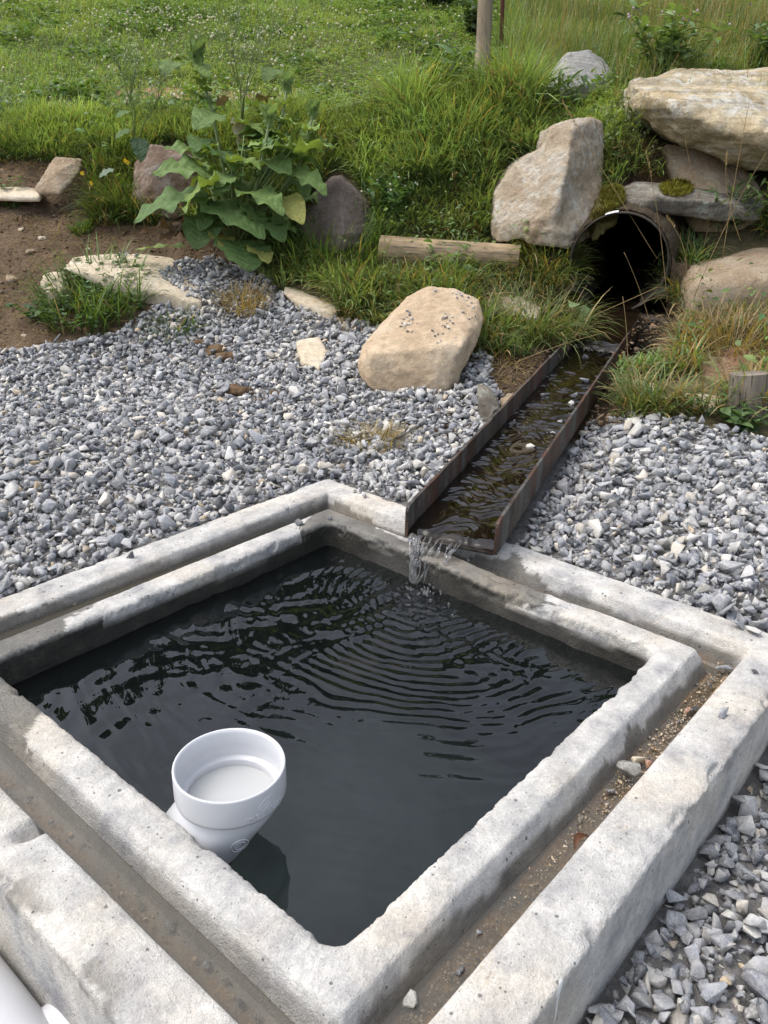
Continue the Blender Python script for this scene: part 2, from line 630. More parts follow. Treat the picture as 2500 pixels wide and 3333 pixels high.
def mat_rust():
    h = H('rusted_steel')
    n1 = h.noise(9, 6, 0.65)
    n2 = h.noise(60, 5, 0.7)
    st = h.noise(14, 5, 0.6, h.scalevec((1, 1, 0.15)))
    c = h.ramp(n1, [(0.3, (0.022, 0.015, 0.012)), (0.46, (0.042, 0.025, 0.017)), (0.6, (0.075, 0.036, 0.021)), (0.74, (0.15, 0.062, 0.030))])
    c = h.mix(h.ramp(st, [(0.46, 0.0), (0.6, 0.75)]), c, (0.10, 0.102, 0.094))
    c = h.mix(1.0, c, h.ramp(n2, [(0.3, 0.6), (0.7, 1.35)]), 'MULTIPLY')
    b = h.bump(n2, 0.6, 0.004)
    return h.done(h.pbr(c, 0.62, 0.5, b, 0.25))

def mat_wood(name, c0, c1, scale=30, dark=(0.06, 0.05, 0.04)):
    """grain runs along local X"""
    h = H(name)
    v = h.scalevec((0.05, 1, 1))
    n = h.noise(scale, 6, 0.65, v, 0.4)
    n2 = h.noise(scale * 4, 4, 0.6, v)
    p = h.noise(5, 4)
    c = h.ramp(n, [(0.3, c0), (0.7, c1)])
    c = h.mix(1.0, c, h.ramp(p, [(0.3, 0.75), (0.7, 1.2)]), 'MULTIPLY')
    c = h.mix(h.ramp(n2, [(0.55, 0.0), (0.66, 0.85)]), c, dark)
    c = h.mix(h.ramp(h.noise(9, 5, 0.7, h.scalevec((0.25, 1, 1))), [(0.5, 0.0), (0.66, 0.6)]), c, dark)
    b = h.bump(n, 0.6, 0.006)
    b = h.bump(n2, 0.5, 0.003, b)
    return h.done(h.pbr(c, 0.85, 0.2, b))

def mat_pvc():
    h = H('white_pvc')
    n = h.noise(6, 4)
    c = h.ramp(n, [(0.3, (0.49, 0.50, 0.52)), (0.7, (0.545, 0.552, 0.57))])
    sp = h.noise(70, 4, 0.7)
    c = h.mix(h.ramp(sp, [(0.70, 0.0), (0.74, 0.5)]), c, (0.45, 0.42, 0.38))
    return h.done(h.pbr(c, 0.32, 0.5))

def mat_plain(name, col, rough=0.8, spec=0.3, bump=0.0, bscale=60, attr=False):
    h = H(name)
    if attr:
        col = h.attr('col')
    n = h.noise(bscale * 0.3, 4)
    c = h.mix(1.0, col, h.ramp(n, [(0.3, 0.75), (0.7, 1.25)]), 'MULTIPLY')
    b = h.bump(h.noise(bscale, 4), bump, 0.01) if bump else None
    return h.done(h.pbr(c, rough, spec, b))

def mat_solid(name, col, rough):
    h = H(name)
    return h.done(h.pbr(col, rough, 0.5))

def mat_drops():
    h = H('falling_water_glass')
    g = h.node('ShaderNodeBsdfGlossy')
    g.inputs['Roughness'].default_value = 0.02
    t = h.node('ShaderNodeBsdfRefraction')
    t.inputs['IOR'].default_value = 1.33
    t.inputs['Roughness'].default_value = 0.0
    f = h.node('ShaderNodeFresnel')
    f.inputs['IOR'].default_value = 1.333
    m = h.node('ShaderNodeMixShader')
    h.t.links.new(f.outputs[0], m.inputs[0])
    h.t.links.new(t.outputs[0], m.inputs[1])
    h.t.links.new(g.outputs[0], m.inputs[2])
    d = h.node('ShaderNodeBsdfDiffuse')
    d.inputs[0].default_value = (0.75, 0.78, 0.8, 1)
    m2 = h.node('ShaderNodeMixShader')
    m2.inputs[0].default_value = 0.10
    h.t.links.new(m.outputs[0], m2.inputs[1])
    h.t.links.new(d.outputs[0], m2.inputs[2])
    return h.done(m2.outputs[0])

M_GROUND = mat_ground()
M_STONE = mat_stone()
M_GRASS = mat_leafy('grass_blade', 0.4, 0.5)
M_WEED = mat_leafy('weed_leaf', 0.35, 0.55)
M_BURDOCK = mat_leafy('broad_leaf', 0.28, 0.6, True, 0.2)
M_CONC = mat_concrete()
M_RUST = mat_rust()
M_PVC = mat_pvc()
M_POOL = fres_water('dark_pool_water', (0.010, 0.013, 0.0135), (0.44, 0.495, 0.51), amt=1.75, bodymix=0.30, ior=1.333)
M_GROOVE = fres_water('shallow_groove_water', (0.205, 0.19, 0.152), (0.84, 0.82, 0.77), 0.02, 12, 1.0, bodymix=0.24, ior=1.5)
M_STREAM = fres_water('running_stream_water', (0.03, 0.022, 0.014), (0.42, 0.36, 0.29), amt=1.5, bodymix=0.12, ior=1.4)
M_DROPS = mat_drops()
M_MOSS = mat_leafy('moss_frond', 0.2, 0.9, False, 0.1)
M_SOILCLOD = mat_plain('brown_soil_clod', (0.13, 0.085, 0.05), 0.95, 0.1, 0.9, 80)

# ------------------------------------------------------------------ terrain
ctrl = []
for px, py, Y in [
    (-250, 800, 3.75), (0, 765, 3.75), (200, 735, 3.85), (330, 660, 4.08), (350, 605, 4.3), (470, 560, 4.5), (600, 620, 4.3), (740, 690, 3.95),
    (800, 800, 3.35), (900, 830, 3.2), (1000, 760, 3.6), (1150, 690, 4.0), (1200, 760, 3.62),
    (100, 500, 4.7), (60, 430, 4.95), (200, 520, 4.62), (-250, 500, 4.7), (0, 335, 5.25), (150, 330, 5.25), (300, 305, 5.3), (-300, 335, 5.25),
    (60, 620, 4.3), (200, 440, 4.95), (330, 480, 4.75),
    (600, 555, 4.5), (600, 490, 4.72), (800, 600, 4.3), (700, 500, 4.62), (900, 480, 4.65), (1000, 620, 4.15), (970, 555, 4.38), (800, 420, 4.85), (550, 400, 5.0), (1050, 480, 4.6),
    (700, 320, 5.15), (900, 340, 5.0), (1100, 230, 5.4), (1150, 330, 5.0), (500, 310, 5.2),
    (1230, 420, 4.62), (1350, 400, 4.55), (1400, 320, 4.85), (1300, 260, 5.2), (1600, 480, 4.5), (1500, 560, 4.3), (1450, 640, 4.08), (1420, 720, 3.72), (1400, 860, 3.0), (1600, 720, 3.6), (1659, 830, 3.1),
    (1550, 780, 3.35), (1900, 700, 3.7), (1900, 500, 4.4), (1500, 400, 4.75), (1650, 380, 4.7), (1900, 330, 5.0), (1150, 580, 4.25), (1210, 600, 4.25),
    (-200, 230, 6.0), (200, 235, 6.0), (600, 235, 6.0), (850, 235, 5.9), (1040, 172, 6.8), (400, 120, 7.7), (0, 120, 7.7), (900, 110, 7.7), (-300, 60, 9), (300, 60, 9.0), (800, 60, 9.0),
    (200, 0, 10.8), (900, 0, 10.8), (1500, 150, 6.2), (1250, 175, 6.0), (1400, 100, 7.2), (1800, 140, 6.4), (1600, 50, 8.5), (1900, 40, 8.8), (1300, 20, 9.8), (1600, 0, 10.5)]:
    ctrl.append(atY(px, py, Y))
for px, py, z in [(0, 1000, 0.0), (400, 900, 0.015), (700, 860, 0.03), (1060, 890, 0.05), (300, 780, 0.035), (1400, 925, 0.065), (1659, 960, 0.055), (1900, 980, 0.04), (1300, 940, 0.055),
                  (1500, 1150, 0.015), (1659, 1250, -0.01), (1900, 1200, -0.02), (-250, 1000, -0.005)]:
    ctrl.append(atZ(px, py, z))
for u, v, z in [(0.73, 0.73, -0.012), (0.0, 0.76, -0.012), (-0.5, 0.76, -0.012), (0.76, 0.3, -0.01), (0.76, -0.1, -0.012), (0.76, -0.55, -0.03), (-0.8, 0.85, -0.04), (-1.3, 0.9, -0.06),
                (0.85, -0.85, -0.09), (0.5, -0.8, -0.155), (0.0, -0.8, -0.16), (-0.5, -0.8, -0.165), (-0.8, -0.8, -0.19), (-0.85, -0.3, -0.22), (-0.85, 0.2, -0.22), (-0.85, 0.6, -0.14),
                (1.2, -1.0, -0.10), (0.6, -1.4, -0.17), (0.0, -1.6, -0.18), (-1.3, 0.0, -0.25), (-1.2, -1.2, -0.25), (1.3, -0.6, -0.03), (-0.3, 1.2, -0.008), (0.6, 1.2, 0.0)]:
    ctrl.append(boxw(u, v, z))
for x, y, z in [(-7, 12, 2.9), (0, 13, 3.1), (7, 12, 2.9), (-7, 16, 3.6), (7, 16, 3.6), (0, 17, 3.7), (-6, 4, 0.1), (6, 3, 0.1), (5, 5.2, 0.95), (-5.5, 5.6, 1.0), (-5, 0.5, -0.2), (5, 0.5, -0.2), (0, -1.2, -0.22), (3, -1, -0.22), (-3, -1, -0.22)]:
    ctrl.append(np.array([x, y, z]))
ctrl = np.array(ctrl)
_cs = 3.0
_cx = ctrl[:, :2] / _cs
def _k(r2):
    return 0.5 * r2 * np.log(r2 + 1e-9)
_n = len(ctrl)
_K = _k(((_cx[:, None] - _cx[None]) ** 2).sum(-1)) + np.eye(_n) * 0.0012
_Pm = np.concatenate([np.ones((_n, 1)), _cx], 1)
_A = np.block([[_K, _Pm], [_Pm.T, np.zeros((3, 3))]])
_w = np.linalg.solve(_A, np.concatenate([ctrl[:, 2], np.zeros(3)]))
def tps(X, Y):
    X = np.clip(X, -7, 7)
    Yc = np.clip(Y, -1.3, 17)
    q = np.stack([X, Yc], -1).reshape(-1, 2) / _cs
    out = np.zeros(len(q))
    for i in range(0, len(q), 20000):
        b = q[i:i + 20000]
        out[i:i + 20000] = _k(((b[:, None] - _cx[None]) ** 2).sum(-1)) @ _w[:_n] + _w[_n] + b @ _w[_n + 1:]
    return out.reshape(np.shape(X))

def axis_lines(lo, hi, step, far):
    c = list(np.arange(lo, hi + 1e-6, step))
    s, a = step, []
    x = hi
    while x < far:
        s *= 1.22
        x += s
        a.append(x)
    s, b = step, []
    x = lo
    while x > -far:
        s *= 1.22
        x -= s
        b.append(x)
    return np.array(b[::-1] + c + a)
GX = axis_lines(-4.6, 5.0, 0.032, 300)
GY = axis_lines(-0.6, 10.5, 0.032, 300)
XX, YY = np.meshgrid(GX, GY)
ZZ = tps(XX, YY)
# region masks in working-pixel space of the smooth terrain
GRAVEL_LINE = [(-900, 860), (-300, 800), (0, 765), (150, 738), (250, 722), (335, 665), (420, 652), (350, 600), (345, 575), (450, 556), (545, 590), (640, 650), (740, 690), (800, 705), (1010, 770),
               (1050, 815), (1080, 860), (1085, 890), (1190, 800), (1295, 925), (1330, 905), (1480, 905), (1560, 935), (1659, 955), (2300, 1010)]
GRAVEL_POLY = GRAVEL_LINE + [(2600, 2400), (2600, 6000), (-2500, 6000), (-2500, 900)]
DIRT_POLY = [(-900, 860), (-300, 800), (0, 765), (150, 738), (250, 722), (335, 665), (350, 600), (400, 560), (520, 560), (560, 520), (440, 480), (330, 470), (255, 450), (235, 400), (200, 350), (120, 345), (-300, 340), (-900, 340)]
def region(P):
    """0 grass, 1 gravel, 2 dirt for points on the terrain"""
    q = project(P)
    front = P[:, 1] < 0.25
    g = inpoly(q, GRAVEL_POLY) | front | ((P[:, 1] < 2.5))
    d = inpoly(q, DIRT_POLY) & ~g
    r = np.zeros(len(P), int)
    r[d] = 2
    r[g] = 1
    return r
def trough_sw(X, Y):
    dx, dy = X - TN[0], Y - TN[1]
    return dx * TD[0] + dy * TD[1], dx * TW[0] + dy * TW[1]

flat = np.stack([XX.ravel(), YY.ravel(), ZZ.ravel()], -1)
reg = region(flat).reshape(XX.shape)
near = (np.abs(XX) < 7) & (YY < 14)
ns = np.zeros_like(ZZ)
idx = near.ravel()
pp = flat[idx][:, :2]
nz = fbm(np.c_[pp * 2.2, np.zeros(len(pp))], 4, 3) * 0.035 + fbm(np.c_[pp * 9, np.zeros(len(pp))], 3, 9) * 0.014
ns.ravel()[idx] = nz
amp = np.where(reg == 1, 0.35, np.where(reg == 2, 1.25, 1.0))
amp = np.where(YY > 5.4, 1.8, amp)
ZB = ZZ + ns * amp                                                     # ground surface that things stand on
s_, w_ = trough_sw(XX, YY)
bed = TZ0 + TSL * s_
inside = (s_ > -0.05) & (s_ < TL + 0.35)
carve = np.where(w_ > 0, np.clip((0.33 - w_) / 0.13, 0, 1), np.clip((0.17 + w_) / 0.05, 0, 1))
ZT = ZB.copy()
ZT = np.where(inside & (carve > 0), np.minimum(ZT, ZB * (1 - carve) + (bed - 0.05) * carve), ZT)
bu, bv = wbox(np.stack([XX, YY, ZZ], -1))
ZT = np.where(np.maximum(np.abs(bu), np.abs(bv)) < 0.66, -1.3, ZT)
# bury the culvert barrel: remove the bank from inside the pipe
rel = np.stack([XX, YY, ZT], -1) - PM
al = rel @ PD
rad = np.linalg.norm(rel - al[..., None] * PD, axis=-1)
lat = rel[..., 0] * math.cos(math.radians(17)) - rel[..., 1] * math.sin(math.radians(17))
ZT = np.where((al > -0.3) & (al < 0.02) & (np.abs(lat) < PR), np.minimum(ZT, PM[2] - PR - 0.02), ZT)
ZT = np.where((al >= -0.02) & (al < 1.2) & (np.abs(lat) < PR + 0.1), np.maximum(ZT, PM[2] + np.sqrt(np.maximum((PR + 0.012) ** 2 - lat ** 2, 0))), ZT)

def bil(G, X, Y):
    i = np.clip(np.searchsorted(GX, X) - 1, 0, len(GX) - 2)
    j = np.clip(np.searchsorted(GY, Y) - 1, 0, len(GY) - 2)
    tx = (X - GX[i]) / (GX[i + 1] - GX[i])
    ty = (Y - GY[j]) / (GY[j + 1] - GY[j])
    return G[j, i] * (1 - tx) * (1 - ty) + G[j, i + 1] * tx * (1 - ty) + G[j + 1, i] * (1 - tx) * ty + G[j + 1, i + 1] * tx * ty
ZG = np.where(inside & (carve > 0), np.minimum(ZB, ZB * (1 - carve) + (bed - 0.05) * carve), ZB)
def hzg(X, Y):
    return bil(ZG, np.asarray(X, float), np.asarray(Y, float))
def hz(X, Y):
    return bil(ZB, np.asarray(X, float), np.asarray(Y, float))
def hit(px, py, y0=0.4, y1=15.0):
    """first terrain point seen through a working pixel"""
    r = ray(px, py)
    ys = np.linspace(y0, y1, 1500)
    P = CP + r * (ys / r[1])[:, None]
    below = P[:, 2] < hz(P[:, 0], P[:, 1])
    if not below.any():
        return P[-1]
    return P[int(np.argmax(below))]

nx, ny = len(GX), len(GY)
jj, ii = np.meshgrid(np.arange(ny - 1), np.arange(nx - 1), indexing='ij')
Q = np.stack([jj * nx + ii, jj * nx + ii + 1, (jj + 1) * nx + ii + 1, (jj + 1) * nx + ii], -1).reshape(-1, 4)
V = np.stack([XX.ravel(), YY.ravel(), ZT.ravel()], -1)
relv = V - PM
alv = relv @ PD
radv = np.linalg.norm(relv - alv[:, None] * PD, axis=1)
zq = V[Q, 2]
mid = V[Q].mean(1)
rm = mid - PM
am = rm @ PD
lm_ = np.abs(rm[:, 0] * math.cos(math.radians(17)) - rm[:, 1] * math.sin(math.radians(17)))
kill = (am > -0.12) & (am < 0.25) & (lm_ < PR + 0.012) & (zq.max(1) - zq.min(1) > 0.05) & (mid[:, 2] < PM[2] + np.sqrt(np.maximum((PR - 0.01) ** 2 - lm_ ** 2, 0)))
Q = Q[~kill]
col = np.zeros((len(V), 3))
rr = reg.ravel()
col[:] = (0.088, 0.076, 0.040)
col[V[:, 1] > 5.6] = (0.095, 0.112, 0.040)
col[rr == 2] = (0.128, 0.090, 0.058)
col[rr == 1] = (0.16, 0.155, 0.148)
sl_ = (np.abs(s_.ravel() - 1.4) < 1.7) & (np.abs(w_.ravel()) < 0.36) & (V[:, 1] > 2.75)
col[sl_] = (0.085, 0.058, 0.038)
_pq = project(V)
red = inpoly(_pq, [(230, 200), (320, 188), (420, 190), (600, 205), (700, 220), (600, 228), (400, 216), (240, 212)]) & (V[:, 1] > 5.3) & (V[:, 1] < 8)
col[red] = (0.30, 0.19, 0.115)
g = MB().add(V, Q, col)
ground = g.build('ground', M_GROUND, smooth=True)
tag(ground, 'sloping ground of bare soil, turf bank and hillside around the basin', 'ground', kind='structure')

# ------------------------------------------------------------------ concrete basin
PROFILE = [(0.4695, -1.05), (0.4695, -0.45), (0.4695, -0.25), (0.4695, -0.16), (0.4695, -0.12), (0.4695, -0.095), (0.4695, -0.075), (0.4695, -0.06), (0.4695, -0.048), (0.4695, -0.036), (0.4695, -0.026), (0.4695, -0.018), (0.4697, -0.012),
           (0.4702, -0.007), (0.4712, -0.003), (0.4735, -0.0006), (0.4765, 0.0004), (0.481, 0.001), (0.486, 0.0012), (0.491, 0.0015), (0.497, 0.0015), (0.503, 0.0015), (0.509, 0.001), (0.515, 0.0012), (0.521, 0.0010), (0.5265, 0.0006), (0.5300, -0.0006),
           (0.5325, -0.004), (0.5355, -0.011), (0.541, -0.021), (0.545, -0.031), (0.549, -0.042), (0.5525, -0.052), (0.556, -0.058),
           (0.562, -0.061), (0.570, -0.062), (0.578, -0.062), (0.586, -0.061), (0.592, -0.058), (0.596, -0.050), (0.599, -0.040), (0.602, -0.030), (0.606, -0.020), (0.6095, -0.010), (0.6118, -0.004), (0.6145, -0.0004),
           (0.624, 0.0006), (0.633, 0.0012), (0.642, 0.002), (0.652, 0.002), (0.662, 0.002), (0.672, 0.0015), (0.680, 0.0012), (0.687, 0.0006), (0.692, 0.0006), (0.6965, 0.0003), (0.7000, -0.0006), (0.7020, -0.003), (0.7028, -0.008), (0.7030, -0.016),
           (0.703, -0.03), (0.704, -0.045), (0.7045, -0.065), (0.705, -0.09), (0.705, -0.12), (0.705, -0.16), (0.705, -0.22), (0.705, -0.32), (0.705, -0.6), (0.705, -1.05)]
N_SIDE, N_ARC = 330, 6
def ring(e, rc):
    """rounded square of half size e, corner radius rc, constant vertex count"""
    pts = []
    for k in range(4):
        a0 = -math.pi / 4 + k * math.pi / 2
        ca, sa = math.cos(k * math.pi / 2), math.sin(k * math.pi / 2)
        t = np.linspace(-1, 1, N_SIDE)
        t = np.sign(t) * np.abs(t) ** 0.92
        side = np.stack([np.full(N_SIDE, e), t * (e - rc)], -1)
        an = np.linspace(0, math.pi / 2, N_ARC + 2)[1:-1]
        arc = np.stack([e - rc + rc * np.cos(an), e - rc + rc * np.sin(an)], -1)
        q = np.concatenate([side, arc])
        pts.append(np.stack([q[:, 0] * ca - q[:, 1] * sa, q[:, 0] * sa + q[:, 1] * ca], -1))
    return np.concatenate(pts)
rings = []
for e, z in PROFILE:
    rc = 0.03 if e < 0.53 else (0.012 if e < 0.6 else 0.006 if e < 0.64 else 0.012)
    r2 = ring(e, rc)
    rings.append(np.c_[r2, np.full(len(r2), z)])
RV = np.stack(rings)                                            # profile x perimeter x 3 (box-local)
npf, npr = RV.shape[:2]
EV = np.repeat(np.array([p[0] for p in PROFILE])[:, None], npr, 1)
ZV = RV[..., 2].copy()
L = RV.reshape(-1, 3)
e_, z_ = EV.ravel(), ZV.ravel()
U_, V_ = L[:, 0].copy(), L[:, 1].copy()
# side of each vertex: 0 back-right (+u) 1 back-left (+v) 2 front-left (-u) 3 front-right (-v)
ang = np.arctan2(V_, U_)
side = ((np.round(ang / (math.pi / 2)).astype(int)) % 4)
along = np.where(side % 2 == 0, V_, U_)
# wear: rough arrises, chipped places, wavy faces
edge = np.exp(-((e_ - 0.471) / 0.007) ** 2) * (z_ > -0.02) + np.exp(-((e_ - 0.700) / 0.008) ** 2) * (z_ > -0.03) * 1.1 + 0.12 * np.exp(-((e_ - 0.533) / 0.005) ** 2) + 0.2 * np.exp(-((e_ - 0.612) / 0.005) ** 2)
n_lo = fbm(L * np.array([7, 7, 7.0]), 3, 21)
n_mid = fbm(L * 48, 4, 31)
n_hi = fbm(L * 170, 3, 41)
n_chip = np.maximum(fbm(L * 26, 3, 35) - 0.12, 0)              # broken-off bites along the arrises
top = (z_ > -0.02)
wear = np.where(fbm(L * 6, 2, 77) > 0.0, 1.0, 0.35)
d_in = edge * (0.0010 + 0.0035 * np.maximum(n_mid, 0) + 0.004 * np.abs(n_hi) * wear + 0.022 * n_chip * wear)
rough = np.where((e_ > 0.624) & (z_ > -0.03), 1.5, 1.0)
Zn = z_ - d_in + n_lo * 0.0012 * top + rough * (n_mid * 0.0007 + n_hi * 0.0008) * np.where((e_ > 0.53) & (e_ < 0.614), 0.25, 1.0)
push = edge * (n_mid * 0.002 + n_hi * 0.0022 + 0.02 * n_chip * wear)
sgn = np.where(e_ < 0.5, 1, -1)
dirv = np.stack([np.where(side == 0, 1, np.where(side == 2, -1, 0)), np.where(side == 1, 1, np.where(side == 3, -1, 0))], -1).astype(float)
XY = L[:, :2] + dirv * (push * sgn + n_hi * 0.0005 + n_lo * 0.0012 * (e_ < 0.6))[:, None]
# the eroded stretch of inner rim to the right of the channel (exposed aggregate) and the chip in the left outer rim
er = np.exp(-(((U_ - 0.49) / 0.05) ** 2)) * np.exp(-(((V_ + 0.13) / 0.15) ** 4)) * (side == 0) * (e_ < 0.54) * (z_ > -0.03)
Zn -= er * (0.010 + 0.008 * n_mid + 0.004 * n_hi)
XY[:, 0] += er * (0.006 + 0.008 * n_mid) * (e_ < 0.5)
ch_c = atZ(62, 1800, -0.005)
cu, cv = wbox(ch_c)
chd = np.hypot((U_ - (-0.625)) / 0.03, (V_ - cv) / 0.018)
chip = np.clip(1.2 - chd, 0, 1) * (e_ > 0.595) * (z_ > -0.055) * (side == 2)
Zn -= chip * 0.028 + chip * n_hi * 0.006
BV3 = np.c_[XY, Zn]
# surface state
def sm(x, a, b):
    t = np.clip((x - a) / (b - a), 0, 1)
    return t * t * (3 - 2 * t)
wl = fbm(np.c_[along * 9, side * 7.0, np.zeros(len(L))], 4, 5)
wl2 = fbm(np.c_[along * 30, side * 7.0, e_ * 40], 3, 6)
lvl = np.array([-0.028, -0.010, -0.0065, -0.027])[side] + np.array([0.012, 0.012, 0.022, 0.018])[side] * wl + 0.005 * wl2
in_gr = (e_ > 0.515) & (e_ < 0.632)
wet = in_gr * sm(lvl - z_, -0.0015, 0.0025) * np.array([1.0, 0.75, 0.70, 0.95])[side]
Pw = BC + L[:, :1] * BU + L[:, 1:2] * BV + np.c_[np.zeros((len(L), 2)), z_]
pq = project(Pw)
wob = 34 * wl2 + 26 * fbm(L * 25, 3, 55)
def patch(poly, soft=0):
    q = pq + np.stack([wob, wob[::-1]], -1) * 0.35
    return inpoly(q, poly).astype(float)
topz = (z_ > -0.075)
wet = np.maximum(wet, patch([(-80, 1355), (75, 1310), (215, 1300), (150, 1335), (135, 1358), (180, 1362), (110, 1400), (-80, 1470)]) * topz * (e_ < 0.64))
wet = np.maximum(wet, patch([(-160, 1400), (20, 1465), (90, 1530), (60, 1580), (70, 1640), (20, 1640), (-160, 1520)]) * topz * (e_ < 0.64))
wet = np.maximum(wet, patch([(655, 1180), (640, 1145), (690, 1100), (730, 1085), (870, 1170), (1080, 1215), (1120, 1210), (1150, 1245), (1190, 1290), (1210, 1300), (1080, 1300), (980, 1245), (850, 1200)]) * topz * (e_ < 0.63))
wet = np.maximum(wet, patch([(1075, 1205), (1120, 1195), (1140, 1235), (1160, 1240), (1150, 1262), (1080, 1235)]) * topz)
wet = np.maximum(wet, patch([(0, 1225), (70, 1213), (150, 1205), (60, 1250), (-60, 1290)]) * topz * 0.9)
for pts in ([(1350, 1580), (1375, 1570), (1400, 1620), (1390, 1650), (1345, 1640)], [(1300, 1655), (1312, 1635), (1320, 1690), (1290, 1700)], [(865, 2130), (910, 2095), (960, 2110), (930, 2212), (840, 2230)], [(1190, 1215), (1225, 1222), (1210, 1260), (1180, 1250)]):
    wet = np.maximum(wet, patch(pts) * topz * (e_ < 0.6))
wet = wet * 0.92
# inner faces: dark with algae from a little under the rim downwards
dl = np.array([-0.020, -0.0295, -0.03, -0.03])[side] + 0.009 * wl + 0.003 * wl2
dl = np.where((side == 0) & (along > -0.09 + 0.04 * wl), -0.006, dl)
dl = np.where((side == 0) & (along < -0.10), dl - 0.014, dl)
dl = np.where((side == 1) & ((along < -0.22) | (along > 0.37)), -0.007, dl)
dark = (e_ < 0.48) * sm(dl - z_, -0.003, 0.006)
dark = np.where(side == 0, dark * (0.93 + 0.25 * fbm(L * 8, 3, 91)), dark).clip(0, 1)
dark = np.maximum(dark, 0.55 * ((side == 2) | (side == 1)) * (e_ > 0.590) * (e_ < 0.606) * sm(z_ + 0.062, 0.0, 0.008) * sm(-0.012 - z_, 0, 0.012))  # outer lip's foot: its shade and wet painted in together as a dark line
wet = np.maximum(wet, (e_ < 0.48) * sm(dl + 0.008 - z_, -0.003, 0.006) * 0.55)
sed = (e_ > 0.555) * (e_ < 0.597) * (z_ < -0.045) * np.array([0.35, 0.9, 0.9, 1.0])[side] * sm(fbm(L * 30, 4, 12), -0.5, 0.3) * np.where((side == 1) | (side == 2), np.exp(-((e_ - 0.577) / 0.010) ** 2), 1.0)
sed = np.maximum(sed, 0.45 * (e_ > 0.535) * (e_ < 0.56) * (side == 1) * sm(fbm(L * 12, 3, 13), -0.3, 0.4) * (z_ > -0.056))
rough_ag = (side == 2) * sm(e_, 0.655, 0.695) * (z_ > -0.02) * sm(fbm(L * 22, 4, 401), 0.08, 0.3)
wet = np.maximum(wet, 0.7 * rough_ag)
white = inpoly(pq + np.stack([wob, wob], -1) * 0.03, [(1208, 2112), (1217, 2112), (1216, 2127), (1211, 2140), (1206, 2165), (1202, 2188), (1199, 2188), (1203, 2150)]).astype(float)
white = np.maximum(white, 0.5 * np.exp(-(np.hypot(pq[:, 0] - 1372, pq[:, 1] - 1516) / 14) ** 2) * 0)
basin = empty('concrete_basin', BC - np.array([0, 0, 0.3]), 'square precast concrete spring basin with a grooved double rim, filled with dark water', 'basin')
basin.rotation_euler = (0, 0, BYAW)
def strip(name, i0, i1, close=False):
    sub = slice(i0 * npr, (i1 + 1) * npr)
    m = MB()
    i = np.arange(i1 - i0)[:, None] * npr
    j = np.arange(npr)[None]
    k = (j + 1) % npr
    m.add(BV3[sub], np.stack([i + j, i + npr + j, i + npr + k, i + k], -1).reshape(-1, 4)[:, ::-1])
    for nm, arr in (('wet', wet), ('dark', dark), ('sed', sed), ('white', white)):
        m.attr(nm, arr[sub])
    me = m.mesh(name, False)
    me.materials.append(M_CONC)
    o = bpy.data.objects.new(name, me)
    COL.objects.link(o)
    o.parent = basin
    o.location = (0, 0, 0.3)
    return o
ia = [i for i, p in enumerate(PROFILE) if p[0] >= 0.556][0]
ib = [i for i, p in enumerate(PROFILE) if p[0] >= 0.592][0]
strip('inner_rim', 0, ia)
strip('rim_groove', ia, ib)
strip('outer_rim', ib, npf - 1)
mbf = MB()
box_mesh(mbf, (-0.4695, -0.4695, -0.60), (0.4695, 0.4695, -0.48), (0.05, 0.05, 0.045))
me = mbf.mesh('basin_floor')
me.materials.append(mat_plain('basin_floor_silt', (0.135, 0.148, 0.138), 0.9, 0.1, 0.5, 20))
o = bpy.data.objects.new('basin_floor', me)
COL.objects.link(o)
o.parent = basin
o.location = (0, 0, 0.3)

